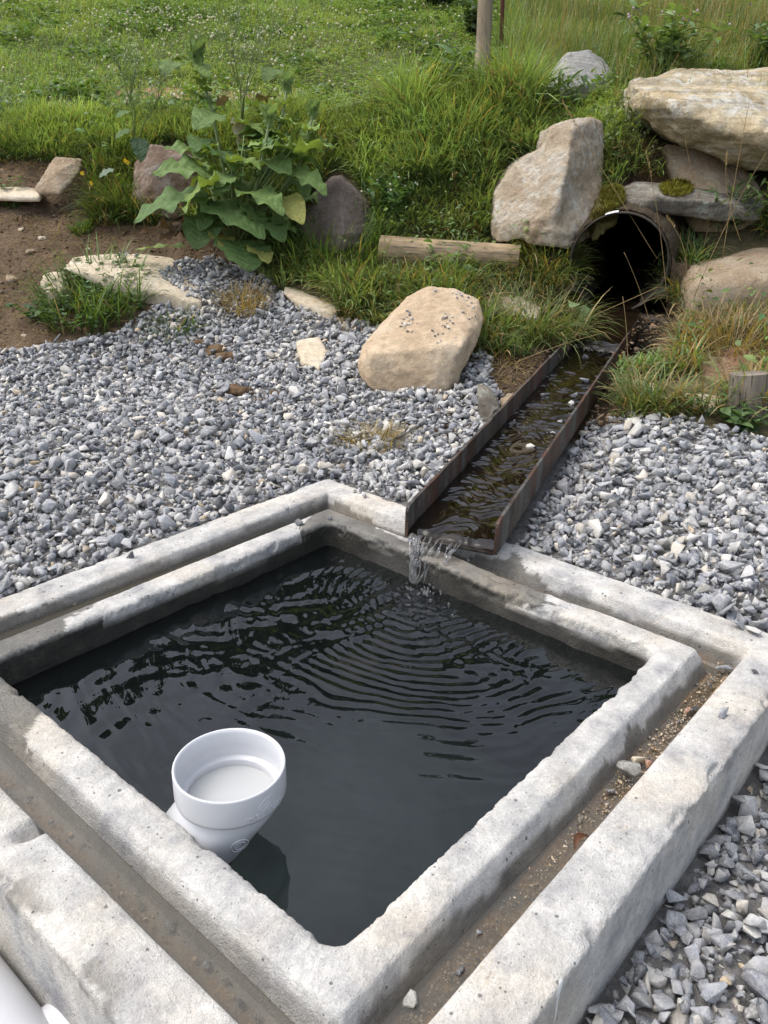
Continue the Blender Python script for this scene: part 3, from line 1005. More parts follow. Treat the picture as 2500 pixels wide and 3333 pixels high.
# water in the opening: real ripples spreading from where the stream falls in
def grid(nx_, ny_, fx):
    a = np.linspace(0, 1, nx_)
    b = np.linspace(0, 1, ny_)
    A, B = np.meshgrid(a, b)
    V = fx(A.ravel(), B.ravel())
    j, i = np.meshgrid(np.arange(ny_ - 1), np.arange(nx_ - 1), indexing='ij')
    Q = np.stack([j * nx_ + i, j * nx_ + i + 1, (j + 1) * nx_ + i + 1, (j + 1) * nx_ + i], -1).reshape(-1, 4)
    return V, Q
IMP = [(0.432, 0.105, 1.0), (0.40, 0.085, 0.7), (0.452, 0.05, 0.6)]
def wave(u, v):
    z = np.zeros_like(u)
    nA = fbm(np.c_[u * 3.2, v * 3.2, np.zeros(len(u))], 3, 61)
    nB = fbm(np.c_[u * 5, v * 5, np.ones(len(u))], 2, 62)
    for i, (a, b, k) in enumerate(IMP):
        r0 = np.hypot(u - a, v - b)
        r = r0 + (0.010 + 0.10 * np.clip(r0, 0, 0.5)) * nB
        ph = 2 * math.pi * np.log(1 + r * 0.030 / 0.019) / 0.030
        th = np.arctan2(v - b, u - a)
        brk = fbm(np.c_[r0 * 22, th * 5 + i * 3, np.full(len(u), i * 2.0)], 3, 67 + i)
        z += k * 0.0009 * np.sin(ph + i * 1.9 + 2.8 * brk) * np.exp(-r0 / 0.40) * (0.25 + 1.3 * np.abs(nA) + 0.9 * np.maximum(brk, 0)) * np.clip(r0 / 0.05, 0, 1) * (1 + 1.2 * r0)
    turb = np.exp(-(np.hypot(u - 0.425, v - 0.09) / 0.085) ** 2)
    z += turb * fbm(np.c_[u * 70, v * 70, np.zeros(len(u))], 3, 63) * 0.006
    # long lazy undulation, echoes off the walls, stronger to the back and left
    far = sm(u, -0.45, 0.40)
    lft = sm(v, -0.35, 0.40)
    act = 0.05 + 0.95 * np.clip(0.80 * far + 0.50 * lft - 0.33, 0, 1) ** 1.3
    z += 0.0056 * act * fbm(np.c_[u * 15 + 3 * nB, v * 23 + 2 * nA, np.zeros(len(u))], 2, 64)
    z += 0.0080 * act * fbm(np.c_[u * 5.5, v * 7.5, np.zeros(len(u))], 2, 65)
    z += 0.0017 * (0.15 + act) * np.maximum(fbm(np.c_[u * 2.5, v * 2.5, np.zeros(len(u))], 2, 66) + 0.1, 0) * np.sin((u * 0.75 - v * 0.66) * 120 + 7 * nA + 5 * nB)
    return z
Vg, Qg = grid(420, 420, lambda a, b: np.c_[(a - 0.5) * 0.945, (b - 0.5) * 0.945, np.zeros(len(a))])
Vg[:, 2] = wave(Vg[:, 0], Vg[:, 1])
mw = MB().add(BC + Vg[:, :1] * BU + Vg[:, 1:2] * BV + np.c_[np.zeros((len(Vg), 2)), Vg[:, 2] - 0.0704], Qg)
water = mw.build('water', M_POOL, smooth=True)
tag(water, 'dark rippled water filling the square concrete basin', 'water', kind='structure')

# thin water standing in the rim groove, deeper at the left
mg = MB()
r1, r2 = ring(0.538, 0.01), ring(0.607, 0.006)
def gz(q):
    return -0.0435 - 0.0080 * q[:, 0] / 0.576 + 0.0100 * q[:, 1] / 0.576
rv = np.concatenate([np.c_[r1, gz(r1)], np.c_[r2, gz(r2)]])
j = np.arange(len(r1))
k = (j + 1) % len(r1)
mg.add(BC + rv[:, :1] * BU + rv[:, 1:2] * BV + np.c_[np.zeros((len(rv), 2)), rv[:, 2]], upward(np.c_[rv[:, 0], rv[:, 1], rv[:, 2]] @ np.array([BU, BV, [0, 0, 1.0]]), np.stack([j, len(r1) + j, len(r1) + k, k], -1)))
gw = mg.build('water', M_GROOVE, smooth=True)
tag(gw, 'shallow brown-tinted water standing in the groove of the rim', 'water', kind='structure')

# ------------------------------------------------------------------ white pipe fitting in the water
def lathe(mb, prof, c, sides=72, col=(0.8, 0.8, 0.8)):
    a = np.arange(sides) * 2 * math.pi / sides
    V = np.concatenate([np.stack([c[0] + r * np.cos(a), c[1] + r * np.sin(a), np.full(sides, c[2] + z)], -1) for r, z in prof])
    i = np.arange(len(prof) - 1)[:, None] * sides
    j = np.arange(sides)[None]
    k = (j + 1) % sides
    mb.add(V, np.stack([i + j, i + sides + j, i + sides + k, i + k], -1).reshape(-1, 4), col)
RIMZ, HR = 0.070, 0.0848
hc = atZ(495, 1648, RIMZ)
hc[2] = RIMZ
fit = empty('pipe_fitting', (hc[0], hc[1], -0.07), 'white plastic elbow with an open round socket standing in the pool beside the rim', 'pipe fitting')
mh = MB()
lathe(mh, [(HR - 0.017, -0.064), (HR - 0.017, -0.052), (HR - 0.0155, -0.0498), (HR - 0.0085, -0.0494), (HR - 0.0070, -0.0475), (HR - 0.0066, -0.03), (HR - 0.006, -0.006), (HR - 0.004, -0.001), (HR - 0.002, 0.0), (HR - 0.0006, -0.0008), (HR, -0.003),
           (HR, -0.045), (HR - 0.001, -0.051), (HR - 0.006, -0.054), (HR - 0.0135, -0.057), (HR - 0.017, -0.064)], hc)
mh.build('socket', M_PVC, fit, True)
mbod = MB()
br, bend = HR - 0.0065, 0.085
LEAN = (-0.75 * BU + 0.66 * BV) / np.hypot(0.75, 0.66)
NECK = np.array([0, 0, -1.0]) + 0.72 * LEAN
NECK = NECK / np.linalg.norm(NECK)
ns_ = 56
aa = np.arange(ns_) * 2 * math.pi / ns_
rings_ = []
for d_, r_ in [(0.0, br - 0.001)] + [(q, br) for q in np.linspace(0.012, 0.25, 12)]:
    cq = hc + np.array([0, 0, -0.0545]) - LEAN * 0.003 + NECK * max(0.0, d_ - 0.006) - np.array([0, 0, min(d_, 0.006)])
    ex_ = LEAN * 0.96
    ey_ = np.cross([0, 0, 1.0], LEAN)
    rings_.append(cq + r_ * (np.cos(aa)[:, None] * ex_ + np.sin(aa)[:, None] * ey_))
i_ = np.arange(len(rings_) - 1)[:, None] * ns_
j_ = np.arange(ns_)[None]
k_ = (j_ + 1) % ns_
mbod.add(np.concatenate(rings_), np.stack([i_ + j_, i_ + k_, i_ + ns_ + k_, i_ + ns_ + j_], -1).reshape(-1, 4), (0.8, 0.8, 0.8))
mbod.build('elbow_body', M_PVC, fit, True)
mwi = MB()
aa = np.arange(48) * 2 * math.pi / 48
wz = np.stack([hc[0] + (HR - 0.016) * np.cos(aa), hc[1] + (HR - 0.016) * np.sin(aa), np.full(48, hc[2] - 0.062)], -1)
mwi.add(np.concatenate([wz, [[hc[0], hc[1], hc[2] - 0.062]]]), np.stack([np.arange(48), (np.arange(48) + 1) % 48, np.full(48, 48)], -1))
mwi.build('inner_sleeve', mat_solid('cloudy_sleeve', (0.40, 0.41, 0.41), 0.08), fit)
def emboss(text, ang0, zc, hgt, name, ang_step=1.0, slant=0.0):
    cu_ = bpy.data.curves.new('letters', 'FONT')
    cu_.body = text
    cu_.size = hgt * 1.4
    cu_.extrude = 0.0008
    to = bpy.data.objects.new('letters', cu_)
    COL.objects.link(to)
    me = bpy.data.meshes.new_from_object(to.evaluated_get(bpy.context.evaluated_depsgraph_get()))
    bpy.data.objects.remove(to)
    n = len(me.vertices)
    v = np.zeros(n * 3)
    me.vertices.foreach_get('co', v)
    v = v.reshape(-1, 3)
    a = ang0 + v[:, 0] / HR
    r = HR + 0.0002 + v[:, 2]
    out = np.stack([hc[0] + r * np.cos(a), hc[1] + r * np.sin(a), hc[2] + zc + v[:, 1] + slant * v[:, 0]], -1) - np.array(fit.location)
    me.vertices.foreach_set('co', out.astype(np.float32).ravel())
    me.update()
    me.materials.append(M_PVC)
    o = bpy.data.objects.new(name, me)
    COL.objects.link(o)
    o.parent = fit
acam = math.atan2(-hc[1], -hc[0])                                  # towards the viewer
emboss('MADE IN U.S.A.', acam + 0.22, -0.043, 0.0075, 'raised_lettering')
me_ = MB()
for (a0, zc, rx, rz) in ((acam + 0.60, -0.024, 0.011, 0.008),):
    t = np.linspace(0, 2 * math.pi, 40)
    tube(me_, np.stack([hc[0] + HR * np.cos(a0 + rx * np.cos(t) / HR), hc[1] + HR * np.sin(a0 + rx * np.cos(t) / HR), hc[2] + zc + rz * np.sin(t) + 0.3 * rx * np.cos(t)], -1), 0.0009, 6, (0.8, 0.8, 0.8), False)
    t = np.linspace(0, 2 * math.pi, 30)
    tube(me_, np.stack([hc[0] + HR * np.cos(a0 + 0.8 * rx * np.cos(t) / HR), hc[1] + HR * np.sin(a0 + 0.8 * rx * np.cos(t) / HR), hc[2] + zc + 0.25 * rz * np.sin(t) + 0.3 * rx * np.cos(t)], -1), 0.0007, 6, (0.8, 0.8, 0.8), False)
me_.build('raised_emblem', M_PVC, fit, True)
# ring mark on the elbow body
mk = MB()
cc = hc + np.array([0, 0, -0.056]) + NECK * 0.024
tdir = NECK
odir = np.array([math.cos(acam + 0.45), math.sin(acam + 0.45), 0])
odir = odir - tdir * (odir @ tdir)
odir /= np.linalg.norm(odir)
sdir = np.cross(tdir, odir)
t = np.linspace(0, 2 * math.pi, 36)
for rr_ in (0.0135, 0.0085):
    tube(mk, np.stack([cc + odir * (br * math.cos(rr_ * math.cos(q) / br) + 0.0003) + sdir * br * math.sin(rr_ * math.cos(q) / br) + tdir * rr_ * math.sin(q) for q in t]), 0.001, 6, (0.8, 0.8, 0.8), False)
mk.build('raised_ring', M_PVC, fit, True)

# white outlet pipe outside the basin, low on the left
op0 = boxw(-0.70, -0.12, -0.245)
outp = empty('drain_pipe', boxw(-0.8, -0.12, -0.34), 'white plastic drain pipe lying against the outer wall of the basin', 'pipe')
mo = MB()
tube(mo, [boxw(-0.665, -0.20, -0.205), boxw(-0.70, -0.20, -0.205), boxw(-0.79, -0.20, -0.205)], [0.074, 0.074, 0.074], 48, (0.8, 0.8, 0.8))
mo.build('pipe_socket', M_PVC, outp, True)
mo = MB()
tube(mo, [boxw(-0.793, 0.015, -0.175), boxw(-0.793, 0.006, -0.175), boxw(-0.793, -0.1, -0.175), boxw(-0.795, -0.35, -0.178), boxw(-0.80, -0.75, -0.19)], [0.076, 0.084, 0.084, 0.084, 0.084], 48, (0.8, 0.8, 0.8))
mo.build('pipe_barrel', M_PVC, outp, True)

# ------------------------------------------------------------------ rusty steel channel
chan = empty('steel_channel', tro(0, 0, 0), 'long rusty steel channel carrying spring water to the basin', 'channel')
def prism(mb, f, s0, s1, sec, nseg=24, col=(0.1, 0.05, 0.03)):
    ss = np.linspace(s0, s1, nseg + 1)
    n = len(sec)
    V = np.array([f(s, w, h) for s in ss for (w, h) in sec])
    i = np.arange(nseg)[:, None] * n
    j = np.arange(n)[None]
    k = (j + 1) % n
    fs = [np.stack([i + j, i + k, i + n + k, i + n + j], -1).reshape(-1, 4)]
    fs.append(np.array([[n - 1 - q for q in range(n)]]))
    fs.append(np.array([[nseg * n + q for q in range(n)]]))
    mb.add(V, fs, col)
mt = MB()
prism(mt, tro, 0.0, TL, [(-THW + 0.008, -0.007), (THW - 0.008, -0.007), (THW - 0.008, 0.0), (-THW + 0.008, 0.0)])
mt.build('channel_bed', M_RUST, chan)
for sg in (-1, 1):
    mt = MB()
    hgt = 0.082
    prof = [(0.0, -0.001), (0.0, hgt - 0.014), (0.004, hgt - 0.005), (0.012, hgt), (TL, hgt), (TL, -0.007), (0.006, -0.007)]
    # dense outline so that the long edge can be slightly uneven
    sx = np.linspace(0.012, TL, 90)
    topl = [(s, hgt + 0.0018 * float(vnoise(np.array([[s * 14, sg * 3.0, 0]]))[0])) for s in sx]
    prof = [(0.0, -0.001), (0.0, hgt - 0.014), (0.004, hgt - 0.005)] + topl + [(TL, -0.007), (0.006, -0.007)]
    n = len(prof)
    w0, w1 = sg * (THW - 0.008), sg * THW
    Vv = [tro(s, w0, h) for s, h in prof] + [tro(s, w1, h) for s, h in prof]
    j = np.arange(n)
    k = (j + 1) % n
    bm = bmesh.new()
    bv_ = [bm.verts.new(v) for v in Vv]
    bm.faces.new(bv_[:n])
    bm.faces.new(bv_[n:][::-1])
    for q in range(n):
        bm.faces.new([bv_[q], bv_[n + q], bv_[n + (q + 1) % n], bv_[(q + 1) % n]])
    bmesh.ops.recalc_face_normals(bm, faces=bm.faces)
    bmesh.ops.triangulate(bm, faces=[f for f in bm.faces if len(f.verts) > 4])
    me = bpy.data.meshes.new('side_flange')
    bm.to_mesh(me)
    bm.free()
    me.materials.append(M_RUST)
    o = bpy.data.objects.new('side_flange', me)
    COL.objects.link(o)
    o.parent = chan
    o.location = -chan.location
# running water on the channel bed
def strm(a, b):
    s = -0.004 + a * (TL + 0.03)
    w = (b - 0.5) * 2 * (THW - 0.0085)
    q = np.c_[s * 44 + 5 * fbm(np.c_[s * 5, w * 12, np.zeros(len(s))], 2, 72), w * 24, np.zeros(len(s))]
    hh = 0.0155 + 0.0050 * fbm(q, 2, 70) + 0.0010 * vnoise(q * 2.1, 71) + 0.002 * fbm(np.c_[s * 6, w * 10, np.zeros(len(s))], 2, 73)
    hh = hh - 0.008 * np.clip((0.03 - s) / 0.03, 0, 1) ** 2
    p = TN[None] + TD[None] * s[:, None] + TW[None] * w[:, None]
    return np.c_[p, TZ0 + TSL * s + hh]
Vs, Qs = grid(640, 56, strm)
st = MB().add(Vs, upward(Vs, Qs)).build('water', M_STREAM, smooth=True)
tag(st, 'thin rippling stream running down the rusty steel channel', 'water', kind='structure')
# falling strands and drops off the channel lip
fw_ = MB()
def strand(w0, w1, drop, r0, thin=1.0, s0=-0.004, breakup=0.0, kick=0.070):
    n = 26
    t = np.linspace(0, 1, n)
    P = []
    R = []
    ph = RNG.uniform(0, 6)
    for q in t:
        s = s0 - kick * math.sqrt(q)
        b = tro(s, w0 + (w1 - w0) * q + 0.003 * math.sin(ph + q * 9), 0.008)
        b[2] = tro(s0, w0, 0.008)[2] - drop * q
        P.append(b)
        rr_ = r0 * (1.0 - 0.55 * q * thin) * (0.75 + 0.45 * math.sin(ph * 2 + q * 21) + 0.2 * math.sin(q * 57))
        R.append(max(rr_, 0.0007))
    tube(fw_, P, np.array(R), 8, (0.9, 0.9, 0.9))
def drop_(p, r):
    bm = bmesh.new()
    bmesh.ops.create_icosphere(bm, subdivisions=2, radius=1)
    V = np.array([v.co[:] for v in bm.verts])
    F = np.array([[v.index for v in f.verts] for f in bm.faces])
    bm.free()
    fw_.add(p + V * np.array([r, r, r * RNG.uniform(1.0, 1.9)]), F)
for (a, b, d_, r) in [(-0.096, -0.070, 0.098, 0.0062), (-0.084, -0.067, 0.098, 0.0075), (-0.072, -0.064, 0.098, 0.0060), (-0.050, -0.060, 0.098, 0.0042), (-0.032, -0.052, 0.098, 0.0048),
                      (-0.014, -0.042, 0.090, 0.0040), (-0.090, -0.069, 0.098, 0.005), (-0.060, -0.062, 0.098, 0.0045), (-0.078, -0.066, 0.098, 0.0052), (0.008, 0.004, 0.045, 0.0038), (0.018, 0.006, 0.066, 0.0048), (0.026, 0.010, 0.030, 0.0036)]:
    strand(a, b, d_, r)
for k in range(26):
    w = RNG.choice([-0.066, -0.045, 0.004, 0.006, 0.052])
    b = tro(-0.03 + RNG.normal(0, 0.006), w + RNG.normal(0, 0.006), 0)
    b[2] = RNG.uniform(-0.066, 0.012)
    drop_(b, RNG.uniform(0.0012, 0.0034))
for k in range(44):
    a_ = RNG.uniform(0, 6.28)
    rr_ = abs(RNG.normal(0, 0.035))
    b = boxw(min(0.462, 0.432 + rr_ * math.cos(a_)), 0.10 + 1.4 * rr_ * math.sin(a_), -0.069 + abs(RNG.normal(0, 0.004)))
    drop_(b, RNG.uniform(0.0012, 0.0036))
fo = tag(fw_.build('falling_water', M_DROPS, smooth=True, origin=tro(-0.02, -0.05, -0.09)), 'clear streams of water pouring off the lip of the steel channel', 'falling water')

# ------------------------------------------------------------------ culvert pipe
mc = MB()
PDx = np.cross(PD, [0, 0, 1.0])
PDx /= np.linalg.norm(PDx)
PDz = np.cross(PDx, PD)
def cpt(r, a, t):
    return PM + PD * t + PDx * (r * math.cos(a)) + PDz * (r * math.sin(a))
sides = 64
prof = [(PR - 0.008, 2.6), (PR - 0.008, 1.2), (PR - 0.008, 0.4), (PR - 0.008, -0.086), (PR - 0.0065, -0.09), (PR - 0.0015, -0.09), (PR, -0.087), (PR, -0.04), (PR, 0.4), (PR, 2.6)]
Vc = np.array([cpt(r, a, t) for r, t in prof for a in np.arange(sides) * 2 * math.pi / sides])
i = np.arange(len(prof) - 1)[:, None] * sides
j = np.arange(sides)[None]
k = (j + 1) % sides
mc.add(Vc, [np.stack([i + j, i + k, i + sides + k, i + sides + j], -1).reshape(-1, 4), np.array([list(range(sides))])], (0.05, 0.05, 0.05))
hcv = H('dark_culvert_steel')
cvc = hcv.ramp(hcv.noise(12, 5), [(0.35, (0.020, 0.017, 0.014)), (0.6, (0.045, 0.036, 0.028)), (0.75, (0.09, 0.075, 0.06))])
M_CULV = hcv.done(hcv.pbr(cvc, 0.8, 0.3, hcv.bump(hcv.noise(80, 4), 0.5, 0.004)))
sc_ = MB()
na = 96
rows_ = []
for r_, t_ in ((PR + 0.001, 0.25), (PR + 0.001, -0.025), (PR + 0.005, -0.03), (PR + 0.011, -0.015), (PR + 0.020, 0.04), (PR + 0.032, 0.10), (PR + 0.05, 0.18), (PR + 0.06, 0.3)):
    an_ = np.linspace(math.radians(-25), math.radians(205), na)
    wob_ = fbm(np.c_[np.cos(an_) * 5, np.sin(an_) * 5, np.full(na, r_ * 30)], 4, 501)
    fr_ = 0.0 if r_ < PR + 0.005 else 1.0
    rows_.append(np.array([cpt(r_ + fr_ * 0.012 * wob_[q], an_[q], t_ + fr_ * 0.03 * wob_[(q * 7) % na]) for q in range(na)]))
nr_ = len(rows_)
i_ = np.arange(nr_ - 1)[:, None] * na
j_ = np.arange(na - 1)[None]
sc_.add(np.concatenate(rows_), np.stack([i_ + j_, i_ + j_ + 1, i_ + na + j_ + 1, i_ + na + j_], -1).reshape(-1, 4), (0.095, 0.07, 0.045))
tag(sc_.build('soil_collar', mat_plain('packed_soil', (0.058, 0.045, 0.030), 0.95, 0.1, 1.0, 55), smooth=True, origin=PM), 'packed brown soil hugging the crown and sides of the culvert pipe', 'soil')
culv = tag(mc.build('culvert_pipe', M_CULV, smooth=True, origin=PM - np.array([0, 0, PR])), 'wide dark round culvert pipe opening from the stone bank', 'pipe')
cs_ = PM + PD * 0.0
OUT0 = tro(2.06, 0, 0.034)
def pst(a, b):
    t = a * 2.3
    k = np.clip(t / 0.5, 0, 1)
    c0 = np.array([OUT0[0], OUT0[1]])
    c1 = (PM - PD * 0.02)[:2]
    cen = c0[None] * (1 - k)[:, None] + c1[None] * k[:, None] + PD[None, :2] * np.maximum(t - 0.5, 0)[:, None]
    half = 0.104 * (1 - k) + 0.15 * k
    w = (b - 0.5) * 2 * half
    sd = TW[None] * (1 - k)[:, None] + PDx[None, :2] * k[:, None]
    q = np.c_[t * 42, w * 22, np.zeros(len(t))]
    z = OUT0[2] * (1 - k) + (PM[2] - PR + 0.045) * k + 0.0026 * fbm(q, 2, 80) - 0.017 * np.clip((0.06 - t) / 0.06, 0, 1) ** 2
    p = cen + sd * w[:, None]
    return np.c_[p[:, 0], p[:, 1], z]
Vp, Qp = grid(320, 40, pst)
tag(MB().add(Vp, upward(Vp, Qp)).build('water', M_STREAM, smooth=True), 'shallow dark stream inside the culvert pipe', 'water', kind='structure')
# bright thread of foam where it drops into the channel
fm = MB()
for q in range(6):
    w = RNG.uniform(-0.06, 0.1)
    p0 = tro(2.06 - 0.002, w, 0.026)
    p1 = tro(2.06 - 0.03, w + RNG.normal(0, 0.006), 0.016)
    tube(fm, [p0, (p0 + p1) / 2 + np.array([0, 0, 0.003]), p1], [0.002, 0.003, 0.002], 6, (0.9, 0.9, 0.9))
tag(fm.build('falling_water', M_DROPS, smooth=True, origin=tro(2.03, 0, 0.016)), 'small step of water dropping from the culvert stream into the channel', 'falling water')

# ------------------------------------------------------------------ rocks
def hull_obj(pointsets, voxel, smooth):
    bm = bmesh.new()
    for pts in pointsets:
        b2 = bmesh.new()
        for p in pts:
            b2.verts.new(p)
        r = bmesh.ops.convex_hull(b2, input=b2.verts)
        bmesh.ops.delete(b2, geom=[v for v in b2.verts if not v.link_faces], context='VERTS')
        me = bpy.data.meshes.new('hull')
        b2.to_mesh(me)
        b2.free()
        bm.from_mesh(me)
        bpy.data.meshes.remove(me)
    bmesh.ops.recalc_face_normals(bm, faces=bm.faces)
    me = bpy.data.meshes.new('hull')
    bm.to_mesh(me)
    bm.free()
    ob = bpy.data.objects.new('hull', me)
    COL.objects.link(ob)
    m = ob.modifiers.new('r', 'REMESH')
    m.mode = 'VOXEL'
    m.voxel_size = voxel
    s = ob.modifiers.new('s', 'SMOOTH')
    s.factor = 0.5
    s.iterations = smooth
    ev = ob.evaluated_get(bpy.context.evaluated_depsgraph_get())
    m2 = bpy.data.meshes.new_from_object(ev)
    bpy.data.objects.remove(ob)
    return m2
def finish_rock(name, me, mat, disp, dscale, strata=0.0, seed=0, parent=None):
    n = len(me.vertices)
    v = np.zeros(n * 3, np.float32)
    me.vertices.foreach_get('co', v)
    v = v.reshape(-1, 3).astype(float)
    nr = np.zeros(n * 3, np.float32)
    me.vertices.foreach_get('normal', nr)
    nr = nr.reshape(-1, 3).astype(float)
    d = fbm(v * dscale, 4, seed) * disp + (0.35 - np.abs(fbm(v * dscale * 2.2, 4, seed + 3))) * disp * 0.8 + fbm(v * dscale * 6, 3, seed + 5) * disp * 0.35
    if strata:
        q = vnoise(np.c_[v[:, 0] * dscale * 0.4, v[:, 1] * dscale * 0.4, v[:, 2] * dscale * 5.0], seed + 9)
        d = d + np.round(q * 3) / 3 * strata * (1 - np.abs(nr[:, 2]) * 0.8)
    v = v + nr * d[:, None]
    lo = v[:, 2].min()
    org = np.array([v[:, 0].mean(), v[:, 1].mean(), lo])
    me.vertices.foreach_set('co', (v - org).astype(np.float32).ravel())
    me.polygons.foreach_set('use_smooth', np.ones(len(me.polygons), bool))
    me.update()
    me.materials.clear()
    me.materials.append(mat)
    me.name = name
    o = bpy.data.objects.new(name, me)
    COL.objects.link(o)
    o.location = org
    return o
def rock(name, label, mat, sets, thick=0.3, voxel=None, smooth=5, disp=0.008, dscale=7, strata=0.0, seed=0, sink=0.08, back=0.85, cat='rock', group=None):
    """sets: lists of (px, py, Y) on the visible side; each set gets a back side away from the viewer and a buried foot"""
    ps = []
    ext = 0
    for s in sets:
        P = np.array([atY(*q) for q in s])
        c = P.mean(0)
        B = c + (P - c) * back + np.array([0, thick, 0])
        Ft = P[P[:, 2] < np.percentile(P[:, 2], 45)] - np.array([0, 0, sink])
        ps.append(np.concatenate([P, B, Ft]))
        ext = max(ext, np.ptp(P, axis=0).max())
    me = hull_obj(ps, voxel or ext / 42, smooth)
    return tag(finish_rock(name, me, mat, disp, dscale, strata, seed), label, cat, group)

M_MOSSY = mat_plain('mossy_earth', (0.085, 0.075, 0.03), 0.95, 0.1, 0.9, 70)
R_TAN = mat_rock('tan_sandstone', (0.37, 0.275, 0.18), (0.46, 0.355, 0.24), (0.51, 0.425, 0.315), 0.0, 0.12, 5, 0.55)
R_BUFF = mat_rock('buff_lichened_sandstone', (0.30, 0.225, 0.15), (0.42, 0.345, 0.25), (0.45, 0.40, 0.33), 0.75, 0.5, 5, 1.0, 0.0, (0.52, 0.50, 0.44))
R_SLAB = mat_rock('ochre_layered_slab', (0.38, 0.285, 0.155), (0.46, 0.385, 0.255), (0.50, 0.46, 0.37), 0.85, 0.4, 3.5, 1.1, 0.8, (0.56, 0.55, 0.50))
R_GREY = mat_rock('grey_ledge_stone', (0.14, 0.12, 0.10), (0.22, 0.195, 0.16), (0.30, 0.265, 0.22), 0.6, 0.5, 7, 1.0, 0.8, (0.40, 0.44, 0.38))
R_WHITE = mat_rock('pale_quartzite', (0.30, 0.29, 0.26), (0.40, 0.39, 0.37), (0.47, 0.46, 0.44), 0.3, 0.5, 8, 1.0, 0.5)
R_DARK = mat_rock('purple_brown_stone', (0.155, 0.12, 0.10), (0.215, 0.17, 0.145), (0.28, 0.23, 0.20), 0.0, 0.4, 8, 1.0, 0.12)
R_MOT = mat_rock('mottled_brown_stone', (0.15, 0.10, 0.07), (0.25, 0.175, 0.125), (0.36, 0.30, 0.25), 0.5, 0.5, 8, 1.0, 0.0, (0.42, 0.38, 0.34))
R_PINK = mat_rock('pinkish_sandstone', (0.33, 0.24, 0.155), (0.43, 0.33, 0.225), (0.49, 0.405, 0.30), 0.25, 0.45, 8, 1.0)
R_PALE = mat_rock('cream_sandstone', (0.44, 0.36, 0.26), (0.54, 0.46, 0.34), (0.60, 0.53, 0.42), 0.0, 0.2, 6, 0.5)
R_RED = mat_rock('broken_red_sandstone', (0.32, 0.17, 0.10), (0.40, 0.27, 0.18), (0.46, 0.36, 0.26), 0.0, 0.5, 8, 1.0)

boulder = rock('boulder', 'smooth tan boulder sprinkled with gravel bits, on the gravel left of the channel', R_TAN,
     [[(775, 782, 3.25), (785, 745, 3.32), (880, 640, 3.62), (920, 618, 3.68), (985, 625, 3.66), (1035, 650, 3.6), (1045, 690, 3.5), (1030, 740, 3.35), (990, 805, 3.2), (960, 836, 3.14), (935, 838, 3.13), (930, 828, 3.13), (800, 816, 3.17),
       (800, 765, 3.18), (1000, 745, 3.17), (900, 720, 3.28)]], 0.16, 0.009, 4, 0.010, 7, seed=3, sink=0.05)
rock('boulder', 'upright buff boulder with a sharp ridge and lichen, left of the culvert mouth', R_BUFF,
     [[(1172, 330, 4.56), (1187, 276, 4.56), (1215, 262, 4.58), (1250, 255, 4.6), (1285, 256, 4.66), (1303, 268, 4.7), (1304, 300, 4.68), (1302, 400, 4.62), (1236, 280, 4.44), (1226, 350, 4.34), (1205, 440, 4.25), (1190, 470, 4.26), (1165, 420, 4.36), (1170, 380, 4.46)],
      [(1066, 478, 4.42), (1070, 418, 4.52), (1100, 372, 4.56), (1128, 346, 4.57), (1172, 318, 4.56), (1205, 400, 4.36), (1198, 468, 4.25), (1120, 482, 4.31), (1080, 490, 4.36)],
      [(1195, 470, 4.27), (1222, 440, 4.33), (1302, 372, 4.6), (1302, 420, 4.5), (1282, 478, 4.36), (1240, 500, 4.27), (1200, 498, 4.24), (1140, 492, 4.28)]], 0.4, 0.0115, 2, 0.014, 9, seed=11)
rock('stone_slab', 'huge ochre slab with a lichened face jutting out above the culvert', R_SLAB,
     [[(1370, 190, 4.75), (1372, 175, 4.9), (1440, 160, 5.15), (1560, 152, 5.4), (1700, 150, 5.5), (1950, 170, 5.5), (2000, 300, 4.7), (1950, 370, 4.5), (1700, 362, 4.42), (1640, 358, 4.44), (1560, 318, 4.5), (1480, 300, 4.56), (1400, 262, 4.66), (1372, 232, 4.7),
       (1390, 200, 4.62), (1450, 218, 4.5), (1480, 250, 4.42), (1600, 280, 4.33), (1700, 300, 4.28), (1900, 310, 4.3)]], 0.5, 0.016, 2, 0.030, 5, 0.024, seed=17, sink=0.02)
rock('boulder', 'tan wedge-shaped stone tucked under the overhanging ochre slab', R_PINK,
     [[(1437, 312, 4.78), (1520, 318, 4.7), (1600, 350, 4.66), (1640, 405, 4.6), (1655, 440, 4.5), (1600, 470, 4.45), (1500, 465, 4.45), (1470, 400, 4.55), (1440, 345, 4.72), (1560, 400, 4.52)]], 0.35, 0.014, 4, 0.009, 7, seed=23)
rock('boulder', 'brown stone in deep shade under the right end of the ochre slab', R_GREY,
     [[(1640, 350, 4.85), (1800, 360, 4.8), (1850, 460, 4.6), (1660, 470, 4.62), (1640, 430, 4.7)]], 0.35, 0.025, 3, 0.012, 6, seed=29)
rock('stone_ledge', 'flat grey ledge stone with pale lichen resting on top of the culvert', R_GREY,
     [[(1350, 408, 4.45), (1380, 395, 4.5), (1480, 402, 4.52), (1560, 420, 4.5), (1630, 432, 4.48), (1655, 445, 4.45), (1640, 475, 4.36), (1560, 480, 4.32), (1480, 470, 4.29), (1440, 462, 4.28), (1380, 448, 4.27), (1352, 440, 4.3), (1420, 425, 4.26), (1560, 440, 4.3)]], 0.45, 0.012, 2, 0.010, 9, 0.008, seed=31, sink=0.0)
